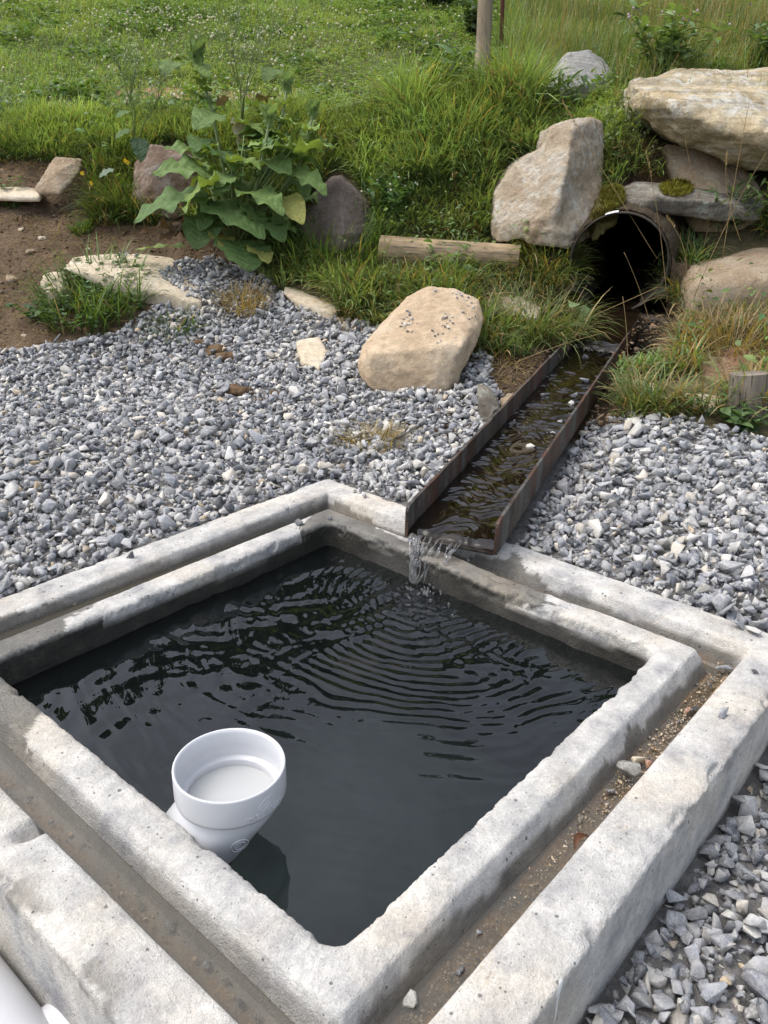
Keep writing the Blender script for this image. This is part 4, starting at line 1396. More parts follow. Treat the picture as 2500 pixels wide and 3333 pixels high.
_sill = [np.array([*p[:2], zz]) for (p, z0) in ((tro(2.09, -0.103), OUT0[2] - 0.022), (tro(2.09, 0.103), OUT0[2] - 0.022), (PM - PD * 0.1 + PDx * 0.14, PM[2] - PR + 0.012), (PM - PD * 0.1 - PDx * 0.14, PM[2] - PR + 0.012)) for zz in (z0, tro(2.1, 0)[2] + 0.004)]
_sill2 = [PM + PD * t + PDx * w + np.array([0, 0, h]) for t in (-0.12, 0.5) for w in (-0.36, 0.36) for h in (-PR - 0.30, -PR - 0.004)]
tag(finish_rock('mud_sill', hull_obj([_sill, _sill2], 0.012, 1), mat_plain('wet_dark_mud', (0.045, 0.034, 0.024), 0.55, 0.4, 0.9, 60), 0.006, 9, seed=35), 'dark wet mud under the lip of the culvert mouth', 'mud')
rock('moss_mound', 'mossy earth mound filling the gap between the upright boulder and the culvert', M_MOSSY,
     [[(1300, 412, 4.45), (1322, 402, 4.5), (1350, 405, 4.45), (1348, 436, 4.28), (1328, 450, 4.22), (1306, 468, 4.2), (1284, 484, 4.22), (1278, 470, 4.28), (1292, 440, 4.3)]], 0.06, 0.009, 3, 0.022, 14, seed=33, cat='moss mound')
rock('boulder', 'pale tan block with a flat top right of the channel, partly behind tall grass', R_PINK,
     [[(1480, 640, 3.95), (1484, 615, 4.0), (1500, 585, 4.05), (1560, 560, 4.2), (1659, 528, 4.4), (1850, 530, 4.4), (1870, 640, 3.95), (1800, 690, 3.85), (1640, 665, 3.84), (1500, 675, 3.86), (1483, 668, 3.9), (1500, 618, 3.9), (1660, 600, 3.86)]], 0.4, 0.018, 3, 0.009, 6, 0.006, seed=37)
rock('boulder', 'angular pale grey rock in the grass above the upright buff boulder', R_WHITE,
     [[(1172, 178, 5.66), (1226, 113, 5.85), (1272, 108, 5.95), (1300, 124, 5.95), (1326, 158, 5.85), (1300, 172, 5.6), (1262, 200, 5.42), (1176, 200, 5.5), (1222, 140, 5.62), (1268, 182, 5.40), (1235, 150, 5.52)]], 0.22, 0.009, 0, 0.007, 10, 0.006, seed=41, sink=0.15)
rock('boulder', 'dark purple-brown angular rock right of the leafy burdock plant', R_DARK,
     [[(642, 488, 4.60), (668, 425, 4.74), (716, 380, 4.78), (738, 378, 4.80), (800, 440, 4.74), (806, 505, 4.62), (742, 505, 4.42), (660, 510, 4.56), (736, 392, 4.64)]], 0.3, 0.009, 0, 0.008, 9, 0.004, seed=43)
rock('boulder', 'mottled brown rock half hidden behind the burdock plant', R_MOT,
     [[(285, 420, 4.85), (290, 350, 4.95), (325, 310, 5.05), (370, 320, 5.05), (420, 340, 5.0), (430, 420, 4.85), (380, 440, 4.75), (310, 430, 4.75), (350, 350, 4.82)]], 0.25, 0.013, 2, 0.012, 9, seed=47)
rock('flat_stone', 'pitted pinkish flat stone leaning on the dirt bank at far left', R_PINK,
     [[(73, 405, 4.82), (100, 375, 4.92), (118, 338, 5.05), (178, 342, 5.06), (172, 370, 4.98), (140, 405, 4.84), (130, 415, 4.8), (85, 414, 4.8), (120, 372, 4.88)]], 0.08, 0.009, 2, 0.006, 12, seed=53, sink=0.02)
rock('flat_stone', 'thin pale stone lying on the dirt below the pitted pinkish one', R_PALE,
     [[(-40, 415, 4.9), (0, 405, 4.92), (50, 404, 4.94), (92, 420, 4.84), (85, 428, 4.8), (20, 422, 4.82), (-40, 428, 4.82)]], 0.12, 0.01, 2, 0.004, 12, seed=57, sink=0.02)
rock('flat_stone', 'long cream slab whose end is buried under the gravel heap', R_PALE,
     [[(132, 580, 4.25), (150, 558, 4.38), (290, 545, 4.55), (400, 550, 4.62), (440, 600, 4.4), (435, 655, 4.08), (400, 648, 4.07), (350, 625, 4.12), (300, 605, 4.17), (250, 592, 4.2), (300, 580, 4.26)]], 0.25, 0.012, 3, 0.006, 7, seed=59, sink=0.12)
rock('boulder', 'small rounded tan stone at the left end of the long cream slab', R_PALE,
     [[(82, 610, 4.2), (95, 590, 4.3), (125, 590, 4.3), (140, 630, 4.15), (110, 640, 4.1)]], 0.12, 0.01, 3, 0.006, 9, seed=61)
rock('flat_stone', 'tan flat stone showing through the gravel beside the tan boulder', R_PALE,
     [[(638, 735, 3.72), (690, 728, 3.75), (708, 760, 3.6), (690, 797, 3.42), (650, 780, 3.5)]], 0.06, 0.008, 2, 0.005, 12, seed=67, sink=0.05)
rock('flat_stone', 'tan stone edge along the right side of the gravel heap', R_PALE,
     [[(615, 620, 4.25), (650, 632, 4.2), (735, 668, 4.0), (720, 676, 3.96), (650, 655, 4.08), (610, 632, 4.2)]], 0.12, 0.008, 2, 0.005, 12, seed=71, sink=0.05)
rock('flat_stone', 'buff flat stone in the grass behind the tan boulder', R_BUFF,
     [[(1010, 650, 4.0), (1040, 636, 4.1), (1130, 640, 4.1), (1170, 665, 4.0), (1160, 688, 3.9), (1080, 680, 3.9), (1030, 672, 3.92)]], 0.15, 0.009, 2, 0.007, 11, seed=73, sink=0.05)
rock('broken_stone', 'broken reddish stone with a hollow, above the weathered post stub', R_RED,
     [[(1518, 770, 3.35), (1550, 755, 3.45), (1610, 742, 3.5), (1655, 775, 3.4), (1690, 800, 3.3), (1650, 840, 3.2), (1560, 845, 3.16), (1530, 815, 3.2), (1600, 790, 3.24)], [(1520, 800, 3.22), (1580, 790, 3.3), (1640, 800, 3.25), (1640, 860, 3.1), (1540, 850, 3.1)]], 0.2, 0.012, 2, 0.014, 10, seed=79)
rock('flat_stone', 'flat tan stone beside the weathered post stub', R_PALE,
     [[(1385, 850, 3.06), (1410, 840, 3.1), (1560, 846, 3.1), (1562, 862, 3.0), (1545, 892, 2.88), (1500, 880, 2.9), (1430, 862, 2.98)]], 0.14, 0.008, 2, 0.004, 11, seed=83, sink=0.05)
rock('boulder', 'brown stone wedged in mud beside the steel channel', R_GREY,
     [[(1030, 846, 2.96), (1042, 836, 3.0), (1068, 850, 2.97), (1082, 880, 2.86), (1066, 886, 2.83), (1042, 868, 2.87)]], 0.1, 0.008, 3, 0.006, 12, seed=87)
rock('boulder', 'tan slope-sided stone pressed against the channel flange', R_PINK,
     [[(1085, 870, 2.98), (1110, 850, 3.06), (1125, 880, 2.95), (1105, 905, 2.84), (1088, 895, 2.86)]], 0.08, 0.008, 3, 0.006, 12, seed=89)
rock('stone', 'dull tan stone in the meadow left of the fence post', R_PALE,
     [[(884, 66, 9.0), (895, 54, 9.1), (912, 58, 9.1), (917, 68, 9.0)]], 0.12, 0.012, 3, 0.004, 9, seed=91)
rock('stone', 'flat reddish stone in the meadow grass nearest the fence post', R_PINK,
     [[(945, 80, 8.6), (955, 74, 8.7), (978, 76, 8.7), (982, 82, 8.6)]], 0.12, 0.012, 3, 0.004, 9, seed=92)
rock('stone', 'grey flat rock in the clover at upper left', R_MOT,
     [[(205, 70, 8.8), (225, 62, 8.9), (285, 66, 8.9), (300, 76, 8.7), (250, 82, 8.6)]], 0.12, 0.015, 3, 0.006, 9, seed=93)
dirt_stones = [(47, 497, 17, 'small squarish pale stone in the loose dirt at far left'), (68, 546, 26, 'rounded tan stone on the dirt above the grass clump'), (92, 516, 22, 'pale pebble on the bare dirt left of the burdock'),
               (22, 607, 40, 'light flat stone pressed into the dirt at the left edge'), (190, 540, 16, 'little tan stone next to the cream slab'), (205, 345, 34, 'tan stone beside the pitted pinkish flat stone'),
               (52, 725, 14, 'grey pebble on the dirt near the gravel edge'), (62, 575, 10, 'tiny brown pebble among the dirt roots'), (120, 478, 10, 'tiny tan pebble under the dirt bank'), (5, 372, 22, 'small pale stone below the bank edge at far left')]
for i, (px, py, w, lab) in enumerate(dirt_stones):
    c = hit(px, py)
    k = w * 0.5 * DS / FPX * c[1]
    r = np.random.default_rng(100 + i)
    P = r.normal(0, 1, (16, 3))
    P /= np.linalg.norm(P, axis=1)[:, None]
    P = c + P * np.array([k, k * 0.8, k * 0.55]) + np.array([0, 0, k * 0.1])
    me = hull_obj([P], k / 9, 2)
    tag(finish_rock('stone', me, R_PALE if i % 2 == 0 else R_PINK, k * 0.08, 30, seed=200 + i), lab, 'stone', 'small stones on the bare dirt')

# obstacles for scattering: everything solid built so far that plants and gravel must not grow through
from mathutils.bvhtree import BVHTree
def world_tris(objs):
    Vs_, Fs_, n = [], [], 0
    for o in objs:
        me = o.data
        mw_ = np.array(Matrix.LocRotScale(o.location, o.rotation_euler, None))
        v = np.zeros(len(me.vertices) * 3, np.float32)
        me.vertices.foreach_get('co', v)
        v = v.reshape(-1, 3) @ mw_[:3, :3].T + mw_[:3, 3]
        for p in me.polygons:
            Fs_.append([q + n for q in p.vertices])
        Vs_.append(v)
        n += len(v)
    return np.concatenate(Vs_), Fs_
_rocks = [o for o in COL.objects if o.type == 'MESH' and o.parent is None and o.name.split('.')[0] in ('boulder', 'stone_slab', 'stone_ledge', 'flat_stone', 'broken_stone', 'stone', 'moss_mound')]
_rv, _rf = world_tris(_rocks)
ROCKS = BVHTree.FromPolygons([tuple(v) for v in _rv], _rf)
UPV = Vector((0, 0, 1))
def free(P, up=0.6, lift=0.0):
    """True where nothing solid lies over the point"""
    r = np.ones(len(P), bool)
    for i, p in enumerate(P):
        h = ROCKS.ray_cast(Vector((p[0], p[1], p[2] + lift - 0.03)), UPV, up)
        if h[0] is not None:
            r[i] = False
    return r
def rock_top(px, py):
    r = ray(px, py)
    h = ROCKS.ray_cast(Vector(CP), Vector(r).normalized(), 20)
    return None if h[0] is None else (np.array(h[0]), np.array(h[1]))

# ------------------------------------------------------------------ wood
W_LOG = mat_wood('weathered_log', (0.24, 0.17, 0.10), (0.40, 0.305, 0.19), 26)
W_POST = mat_wood('old_fence_wood', (0.24, 0.18, 0.12), (0.36, 0.30, 0.22), 26, (0.10, 0.09, 0.075))
W_STUB = mat_wood('grey_split_wood', (0.12, 0.10, 0.08), (0.26, 0.225, 0.18), 22, (0.03, 0.025, 0.02))
W_END = mat_plain('cut_log_end', (0.20, 0.155, 0.10), 0.9, 0.2, 0.6, 60)
def timber(name, label, cat, p0, p1, r0, r1, mat, capname='cut_end', squash=1.0, seed=0, capmat=None):
    """round timber from p0 to p1; its mesh runs along local X so that the grain follows it"""
    p0, p1 = np.array(p0, float), np.array(p1, float)
    d = p1 - p0
    Ln = np.linalg.norm(d)
    q = Vector(d).to_track_quat('X', 'Z')
    root = empty(name, p0, label, cat)
    root.rotation_mode = 'QUATERNION'
    root.rotation_quaternion = q
    n, sd = 26, 40
    a = np.arange(sd) * 2 * math.pi / sd
    V = []
    for i in range(n + 1):
        t = i / n
        rr_ = (r0 + (r1 - r0) * t)
        w = fbm(np.c_[np.full(sd, t * Ln * 2.0), np.cos(a) * 1.2, np.sin(a) * 1.2], 3, seed) * 0.10 + np.round(fbm(np.c_[np.full(sd, t * Ln * 0.8), np.cos(a) * 3, np.sin(a) * 3], 2, seed + 4) * 2) * 0.02
        R = rr_ * (1 + w)
        V.append(np.stack([np.full(sd, t * Ln), R * np.cos(a), R * np.sin(a) * squash], -1))
    V = np.concatenate(V)
    i = np.arange(n)[:, None] * sd
    j = np.arange(sd)[None]
    k = (j + 1) % sd
    m = MB().add(V, np.stack([i + j, i + k, i + sd + k, i + sd + j], -1).reshape(-1, 4))
    me = m.mesh('shaft', True)
    me.materials.append(mat)
    o = bpy.data.objects.new('shaft', me)
    COL.objects.link(o)
    o.parent = root
    for s_i, base in ((0, 0), (1, n * sd)):
        ringv = V[base:base + sd].copy()
        cc_ = ringv.mean(0)
        inner = cc_ + (ringv - cc_) * 0.5 + np.array([(0.003 if s_i else -0.003), 0, 0])
        m = MB()
        Vv = np.concatenate([ringv, inner, [cc_ + np.array([(0.004 if s_i else -0.004), 0, 0])]])
        jj_ = np.arange(sd)
        kk_ = (jj_ + 1) % sd
        F1 = np.stack([jj_, kk_, sd + kk_, sd + jj_], -1)
        F2 = np.stack([sd + jj_, sd + kk_, np.full(sd, 2 * sd)], -1)
        if s_i == 0:
            F1, F2 = F1[:, ::-1], F2[:, ::-1]
        m.add(Vv, [F1, F2])
        me = m.mesh(capname, False)
        me.materials.append(capmat or W_END)
        o = bpy.data.objects.new(capname, me)
        COL.objects.link(o)
        o.parent = root
    return root
timber('log', 'short weathered round log lying across the grassy bank left of the culvert', 'log', atY(822, 541, 4.42), atY(1121, 562, 4.3), 0.073, 0.070, W_LOG, seed=2)
pb = hit(1040, 172)
timber('fence_post', 'round wooden fence post leaning slightly at the top of the bank', 'fence post', pb - np.array([0, 0, 0.15]), atY(1062, -260, pb[1]), 0.054, 0.05, W_POST, seed=5)
pb2 = hit(1138, 55)
timber('fence_post', 'shorter grey wooden post farther up the hill behind the rusty stake', 'fence post', pb2 - np.array([0, 0, 0.2]), atY(1158, -150, pb2[1]), 0.065, 0.06, W_STUB, seed=8)
sb_ = atY(1618, 930, 2.86)
timber('post_stub', 'weathered grey split post stub standing at the right edge of the gravel', 'post stub', sb_ - np.array([0, 0, 0.12]), atY(1620, 806, 2.9), 0.078, 0.08, W_STUB, 'broken_top', 0.75, 12, W_STUB)
# rusty steel T stake
tb = hit(1085, 110)
tt = atY(1092, -230, tb[1])
ms = MB()
for (a, b, c_, d_) in ((-0.016, 0.016, -0.002, 0.002), (-0.002, 0.002, 0.002, 0.024)):
    lo, hi = tb - np.array([0, 0, 0.2]), tt
    Vv = []
    for p in (lo, hi):
        Vv += [p + np.array([a, c_, 0]), p + np.array([b, c_, 0]), p + np.array([b, d_, 0]), p + np.array([a, d_, 0])]
    ms.add(Vv, np.array([[0, 3, 2, 1], [4, 5, 6, 7], [0, 1, 5, 4], [1, 2, 6, 5], [2, 3, 7, 6], [3, 0, 4, 7]]))
tag(ms.build('fence_stake', mat_plain('rusty_stake', (0.10, 0.04, 0.03), 0.8), origin=tb), 'thin rusty steel fence stake just right of the wooden fence post', 'fence stake')
# white scrap on the crown of the culvert
wsx = MB()
aa = np.linspace(math.radians(97), math.radians(112), 7)
Vv = np.array([cpt(PR + e, q, t) for e in (0.001, 0.006) for t in (-0.094, -0.04) for q in aa])
n7 = 7
Fq = []
for b0 in (0, 14):
    for q in range(6):
        Fq.append([b0 + q, b0 + q + 1, b0 + 7 + q + 1, b0 + 7 + q])
for q in range(6):
    Fq.append([q, q + 1, 14 + q + 1, 14 + q])
    Fq.append([7 + q, 7 + q + 1, 21 + q + 1, 21 + q])
Fq += [[0, 7, 21, 14], [6, 13, 27, 20]]
wsx.add(Vv, np.array(Fq))
tag(wsx.build('plastic_scrap', M_PVC, origin=cpt(PR, math.radians(105), 0)), 'small white plastic scrap on top of the culvert rim', 'plastic scrap')

# ------------------------------------------------------------------ gravel
def stone_protos(n, seed):
    r = np.random.default_rng(seed)
    out = []
    for i in range(n):
        P = r.normal(0, 1, (r.integers(8, 13), 3))
        P /= np.linalg.norm(P, axis=1)[:, None]
        P *= r.uniform(0.8, 1.05, (len(P), 1))
        P *= np.array([1.1, r.uniform(0.62, 0.98), r.uniform(0.45, 0.8)])
        bm = bmesh.new()
        for p in P:
            bm.verts.new(p)
        bmesh.ops.convex_hull(bm, input=bm.verts)
        bmesh.ops.delete(bm, geom=[v for v in bm.verts if not v.link_faces], context='VERTS')
        bmesh.ops.bevel(bm, geom=list(bm.edges), offset=0.022, segments=1, affect='EDGES', profile=0.5)
        bmesh.ops.triangulate(bm, faces=bm.faces)
        bm.verts.index_update()
        out.append((np.array([v.co[:] for v in bm.verts]), np.array([[v.index for v in f.verts] for f in bm.faces])))
        bm.free()
    return out
PROTO = stone_protos(26, 5)
def rotmats(n, flat=0.6):
    a = RNG.uniform(0, 2 * math.pi, n)
    tx, ty = RNG.normal(0, flat, n), RNG.normal(0, flat, n)
    def R(ax, t):
        c, s, o, z = np.cos(t), np.sin(t), np.ones(n), np.zeros(n)
        if ax == 0:
            m = [o, z, z, z, c, -s, z, s, c]
        elif ax == 1:
            m = [c, z, s, z, o, z, -s, z, c]
        else:
            m = [c, -s, z, s, c, z, z, z, o]
        return np.stack(m, -1).reshape(n, 3, 3)
    return R(0, tx) @ R(1, ty) @ R(2, a)
PAL = np.array([(0.19, 0.20, 0.225), (0.27, 0.28, 0.30), (0.35, 0.352, 0.36), (0.43, 0.425, 0.415), (0.53, 0.51, 0.47), (0.56, 0.51, 0.43), (0.11, 0.118, 0.135), (0.46, 0.36, 0.23)])
PALW = np.array([0.19, 0.23, 0.20, 0.13, 0.10, 0.055, 0.085, 0.01])
def stones(mb, P, sz, cols, flat=0.6):
    n = len(P)
    pid = RNG.integers(0, len(PROTO), n)
    for k, (v, f) in enumerate(PROTO):
        s = np.where(pid == k)[0]
        if not len(s):
            continue
        R = rotmats(len(s), flat)
        q = np.einsum('nij,vj->nvi', R, v) * (sz[s] * 0.5)[:, None, None] + P[s][:, None]
        F = (f[None] + (np.arange(len(s)) * len(v))[:, None, None]).reshape(-1, 3)
        mb.add(q.reshape(-1, 3), F, np.repeat(cols[s], len(v), 0))
def stone_cols(n):
    c = PAL[RNG.choice(len(PAL), n, p=PALW)] * RNG.normal(1.0, 0.2, (n, 1)).clip(0.5, 1.5)
    return (c * 0.80).clip(0.02, 0.8)
def scatter_xy(n, x0, x1, y0, y1):
    X = RNG.uniform(x0, x1, n)
    Y = RNG.uniform(y0, y1, n)
    return X, Y
def in_view(P, mx=560, my=420):
    q = project(P)
    return (q[:, 0] > -mx) & (q[:, 0] < 1659 + mx) & (q[:, 1] > -my) & (q[:, 1] < 2212 + my) & (P[:, 1] > 0.15)
def gravel_pts(dens):
    n = int(dens * 6.0 * 4.6)
    X, Y = scatter_xy(n, -3.1, 2.9, 0.1, 4.7)
    P = np.stack([X, Y, hzg(X, Y)], -1)
    ok = in_view(P) & (region(P) == 1)
    u, v = wbox(P)
    ok &= np.maximum(np.abs(u), np.abs(v)) > 0.718
    s, w = trough_sw(X, Y)
    ok &= ~((np.abs(w) < THW + 0.016) & (s > -0.2))
    return P[ok]
gm = MB()
P1 = gravel_pts(4300)
sz = RNG.lognormal(math.log(0.024), 0.36, len(P1)).clip(0.010, 0.06)
P1[:, 2] += sz * RNG.uniform(-0.25, 0.15, len(P1))
P2 = gravel_pts(2700)
sz2 = RNG.lognormal(math.log(0.028), 0.38, len(P2)).clip(0.011, 0.07)
P2[:, 2] += 0.008 + sz2 * RNG.uniform(0.0, 0.34, len(P2))
Pg, Sg = np.concatenate([P1, P2]), np.concatenate([sz, sz2])
u, v = wbox(Pg)
dbox = np.maximum(np.abs(u), np.abs(v)) - 0.705
keep = dbox > Sg * 0.30
# bare soil patches in the heap and rocks stay clear
pq_ = project(Pg)
for (cx_, cy_, rx, ry) in ((455, 765, 40, 16), (520, 850, 70, 20), (420, 738, 22, 8)):
    keep &= ~((((pq_[:, 0] - cx_) / rx) ** 2 + ((pq_[:, 1] - cy_) / ry) ** 2 < 1) & (RNG.uniform(0, 1, len(Pg)) < 0.6))
keep &= free(Pg, 0.5, 0.02)
Pg, Sg = Pg[keep], Sg[keep]
# heap falls away at its right end behind the boulder and thins over the cream slab
stones(gm, Pg, Sg, stone_cols(len(Pg)))
# stones lying on the cream slab and rock edge
ex = []
for k in range(420):
    px, py = RNG.uniform(345, 450), RNG.uniform(556, 650)
    if not inpoly(np.array([[px, py]]), [(340, 590), (390, 562), (450, 556), (450, 650), (400, 640), (360, 610)])[0]:
        continue
    h = rock_top(px, py)
    if h is not None:
        ex.append(h[0] + np.array([0, 0, 0.006]))
if ex:
    ex = np.array(ex)
    stones(gm, ex, RNG.uniform(0.02, 0.04, len(ex)), stone_cols(len(ex)))
# a spill of stones behind the boulder down to the mud
sp = []
for k in range(150):
    px, py = RNG.uniform(1000, 1062), RNG.uniform(760, 850)
    if inpoly(np.array([[px, py]]), [(1035, 755), (1060, 770), (1064, 830), (1030, 845), (995, 825)])[0]:
        p = hit(px, py)
        sp.append(p + np.array([0, 0, RNG.uniform(0, 0.03)]))
sp = np.array(sp)
stones(gm, sp, RNG.uniform(0.022, 0.045, len(sp)), stone_cols(len(sp)))
gravel = gm.build('gravel', M_STONE)
tag(gravel, 'crushed blue-grey and cream limestone gravel heaped around the basin', 'gravel', kind='stuff')

# crumbs of soil on the bare dirt
dm = MB()
X, Y = scatter_xy(16000, -3.0, 1.6, 2.8, 5.3)
P = np.stack([X, Y, hz(X, Y)], -1)
s_c, w_c = trough_sw(X, Y)
ok = in_view(P) & ((region(P) == 2) | ((np.abs(w_c) < 0.42) & (np.abs(w_c) > THW + 0.02) & (s_c > 0.9) & (s_c < 2.3)))
P = P[ok]
stones(dm, P, RNG.lognormal(math.log(0.014), 0.5, len(P)).clip(0.005, 0.045), vary((0.135, 0.095, 0.063), len(P), 0.28))
tag(dm.build('soil_crumbs', mat_plain('soil_crumb', (0.1, 0.1, 0.1), 0.95, 0.1, 0.8, 90, True)), 'loose brown soil crumbs on the bare dirt', 'soil', kind='stuff')

# brown grit in the groove
gr = MB()
n = 5200
sd_ = RNG.choice(4, n, p=[0.10, 0.12, 0.18, 0.60])
al_ = RNG.uniform(-0.6, 0.6, n)
ee = RNG.normal(0.576, 0.009, n).clip(0.557, 0.597)
dens = 0.5 + 0.5 * vnoise(np.c_[al_ * 12, sd_ * 5.0, np.zeros(n)], 15)
kp = RNG.uniform(0, 1, n) < np.where(sd_ == 3, 0.15 + 0.6 * dens, dens * 0.6)
sd_, al_, ee = sd_[kp], al_[kp], ee[kp]
uu = np.select([sd_ == 0, sd_ == 1, sd_ == 2, sd_ == 3], [ee, al_, -ee, al_])
vv = np.select([sd_ == 0, sd_ == 1, sd_ == 2, sd_ == 3], [al_, ee, al_, -ee])
Pgr = BC + uu[:, None] * BU + vv[:, None] * BV + np.array([0, 0, -0.060])
Pgr[:, 2] += RNG.uniform(0, 0.006, len(Pgr)) + np.where(sd_ == 3, 0.003, 0)
gc = np.array([(0.30, 0.20, 0.10), (0.42, 0.31, 0.19), (0.20, 0.14, 0.09), (0.48, 0.40, 0.28), (0.12, 0.11, 0.10)])[RNG.integers(0, 5, len(Pgr))]
stones(gr, Pgr, RNG.lognormal(math.log(0.0042), 0.4, len(Pgr)).clip(0.002, 0.011), gc * RNG.normal(1, 0.15, (len(gc), 1)).clip(0.6, 1.4))
tag(gr.build('grit', M_STONE), 'brown sandy grit washed into the groove of the rim', 'grit', kind='stuff')

# single stones that lie loose on the concrete, in the groove, in the stream
def one_stone(name, P, size, col, label, cat='stone', group=None, flat=0.4, shape=(1, 1, 1), k=None, origin_drop=True):
    v, f = PROTO[RNG.integers(0, len(PROTO)) if k is None else k]
    R = rotmats(1, flat)[0]
    q = (v * np.array(shape)) @ R.T * size * 0.5
    q[:, 2] -= q[:, 2].min()
    m = MB().add(q, f, col)
    o = m.build(name, M_STONE)
    o.location = P
    return tag(o, label, cat, group)
GREY, DARK, PALE, TAN, RED = (0.22, 0.23, 0.25), (0.075, 0.078, 0.088), (0.46, 0.45, 0.42), (0.46, 0.36, 0.22), (0.26, 0.13, 0.08)
LOOSE = [  # px, py, surface height, width px, colour, label
    (645, 1133, 0.001, 24, DARK, 'dark stone on the back-left inner rim near its far corner'),
    (713, 1121, 0.001, 17, GREY, 'blue-grey stone on the wet far corner of the inner rim'),
    (716, 1108, -0.02, 14, DARK, 'small dark stone at the groove edge in the far corner'),
    (285, 1206, 0.001, 24, DARK, 'dark grey stone on the back-left outer rim beside the gravel'),
    (316, 1290, 0.001, 14, DARK, 'small dark stone midway along the back-left inner rim'),
    (157, 1310, -0.035, 20, TAN, 'flat tan stone in the water of the back-left groove'),
    (170, 1304, -0.035, 14, TAN, 'smaller tan chip touching the flat tan stone in the back-left groove'),
    (765, 1063, 0.001, 17, PALE, 'pale chip on the back-right outer rim nearest the far corner'),
    (779, 1064, 0.001, 17, GREY, 'grey chip between two paler ones on the back-right outer rim'),
    (785, 1074, 0.001, 18, PALE, 'pale chip at the front of the trio on the back-right outer rim'),
    (620, 1098, 0.0, 14, GREY, 'grey pebble on the wet slope of the back-left outer rim'),
    (1594, 1357, 0.001, 50, GREY, 'large flat grey stone on the right corner of the outer rim'),
    (1622, 1368, 0.001, 42, PALE, 'pale stone resting against the large flat grey one on the right corner'),
    (1629, 1455, 0.001, 30, DARK, 'small dark flat stone on the outer rim right of the groove corner'),
    (1561, 1548, 0.001, 32, GREY, 'grey chip set on the top of the front-right outer rim'),
    (1566, 1447, -0.05, 38, GREY, 'angular grey stone wedged in the right corner of the groove'),
    (1582, 1434, -0.05, 26, DARK, 'black stone behind the angular grey one in the groove corner'),
    (1546, 1409, -0.045, 28, (0.50, 0.36, 0.20), 'orange-tan chip in the groove at the right corner'),
    (1561, 1418, -0.045, 18, TAN, 'cream chip beside the orange-tan one in the groove corner'),
    (1533, 1483, -0.052, 16, DARK, 'small blue-black pebble on the grit below the groove corner'),
    (1497, 1531, -0.052, 24, DARK, 'blue-black pebble on the grit in the upper front-right groove'),
    (1485, 1541, -0.052, 24, RED, 'rusty red pebble beside the blue-black pebble in the groove'),
    (1379, 1645, -0.05, 42, (0.55, 0.48, 0.36), 'rounded cream stone behind the biggest stone in the groove'),
    (1352, 1680, -0.05, 62, (0.16, 0.155, 0.14), 'biggest dark grey block lodged in the front-right groove'),
    (1398, 1655, -0.05, 26, RED, 'small brown stone touching the rounded cream stone'),
    (1318, 1714, -0.052, 30, DARK, 'flat dark stone in the groove just below the biggest block'),
    (1263, 1775, -0.052, 40, (0.20, 0.185, 0.15), 'square grey-brown stone alone in the middle of the front-right groove'),
    (1150, 1941, -0.04, 14, DARK, 'tiny dark pebble at the water edge of the front-right groove'),
    (1034, 2020, -0.052, 22, GREY, 'grey pebble on the grit in the lower front-right groove'),
    (993, 2105, -0.052, 26, DARK, 'dark pebble near the bottom of the front-right groove'),
    (67, 1724, -0.05, 20, DARK, 'dark pebble in the front-left groove near the left edge'),
    (112, 1778, -0.055, 20, DARK, 'thin dark chip in the upper front-left groove'),
    (302, 1957, -0.055, 22, DARK, 'round dark pebble midway along the front-left groove'),
    (366, 2003, -0.055, 28, GREY, 'larger grey pebble of the touching pair in the front-left groove'),
    (381, 1993, -0.055, 18, DARK, 'smaller pebble of the touching pair in the front-left groove'),
    (423, 2071, -0.055, 16, TAN, 'brown pebble in the lower front-left groove'),
    (447, 2087, -0.055, 24, GREY, 'smooth grey pebble in the lower front-left groove'),
    (488, 2120, -0.055, 20, DARK, 'dark pebble below the smooth grey one in the front-left groove'),
    (521, 2170, -0.055, 28, DARK, 'large dark pebble near the bottom of the front-left groove'),
    (553, 2200, -0.055, 24, DARK, 'lowest dark pebble in the front-left groove'),
]
for (px, py, z, w, c_, lab) in LOOSE:
    P = atZ(px, py, z)
    dpt = (P - CP) @ FW
    size = w * DS / FPX * dpt * 1.08
    flat_ = (1, 0.9, 0.55) if 'flat' in lab or 'thin' in lab else (1, 1, 1)
    one_stone('loose_stone', P + np.array([0, 0, -0.0015]), size, c_, lab, shape=flat_)
# flake fallen from the rim near the front corner
one_stone('concrete_flake', atZ(884, 2165, -0.05), 0.030, (0.36, 0.35, 0.32), 'broken concrete flake leaning in the front corner of the groove', 'concrete flake', shape=(1.0, 1.3, 0.5))
lf = MB()
pl = atZ(1254, 1822, -0.028)
tt_ = np.linspace(0, 1, 7)
pts = np.array([pl + BU * (0.036 * (q - 0.5)) + np.array([0, 0, 0.010 * math.sin(q * 3.0)]) + BV * 0.004 * math.sin(q * 4) for q in tt_])
wv = 0.006 * np.sin(np.pi * (0.08 + 0.88 * tt_))
Vl = np.concatenate([pts - BV * wv[:, None] + np.array([0, 0, 0.003]), pts, pts + BV * wv[:, None] + np.array([0, 0, 0.004])])
Fl = []
for q in range(6):
    Fl += [[q, q + 1, 8 + q, 7 + q], [7 + q, 8 + q, 15 + q, 14 + q]]
lf.add(Vl, np.array(Fl), (0.12, 0.05, 0.025))
tag(lf.build('fallen_leaf', M_WEED, smooth=True, origin=pl), 'curled brown dead leaf on the inner edge of the front-right outer rim', 'dead leaf')
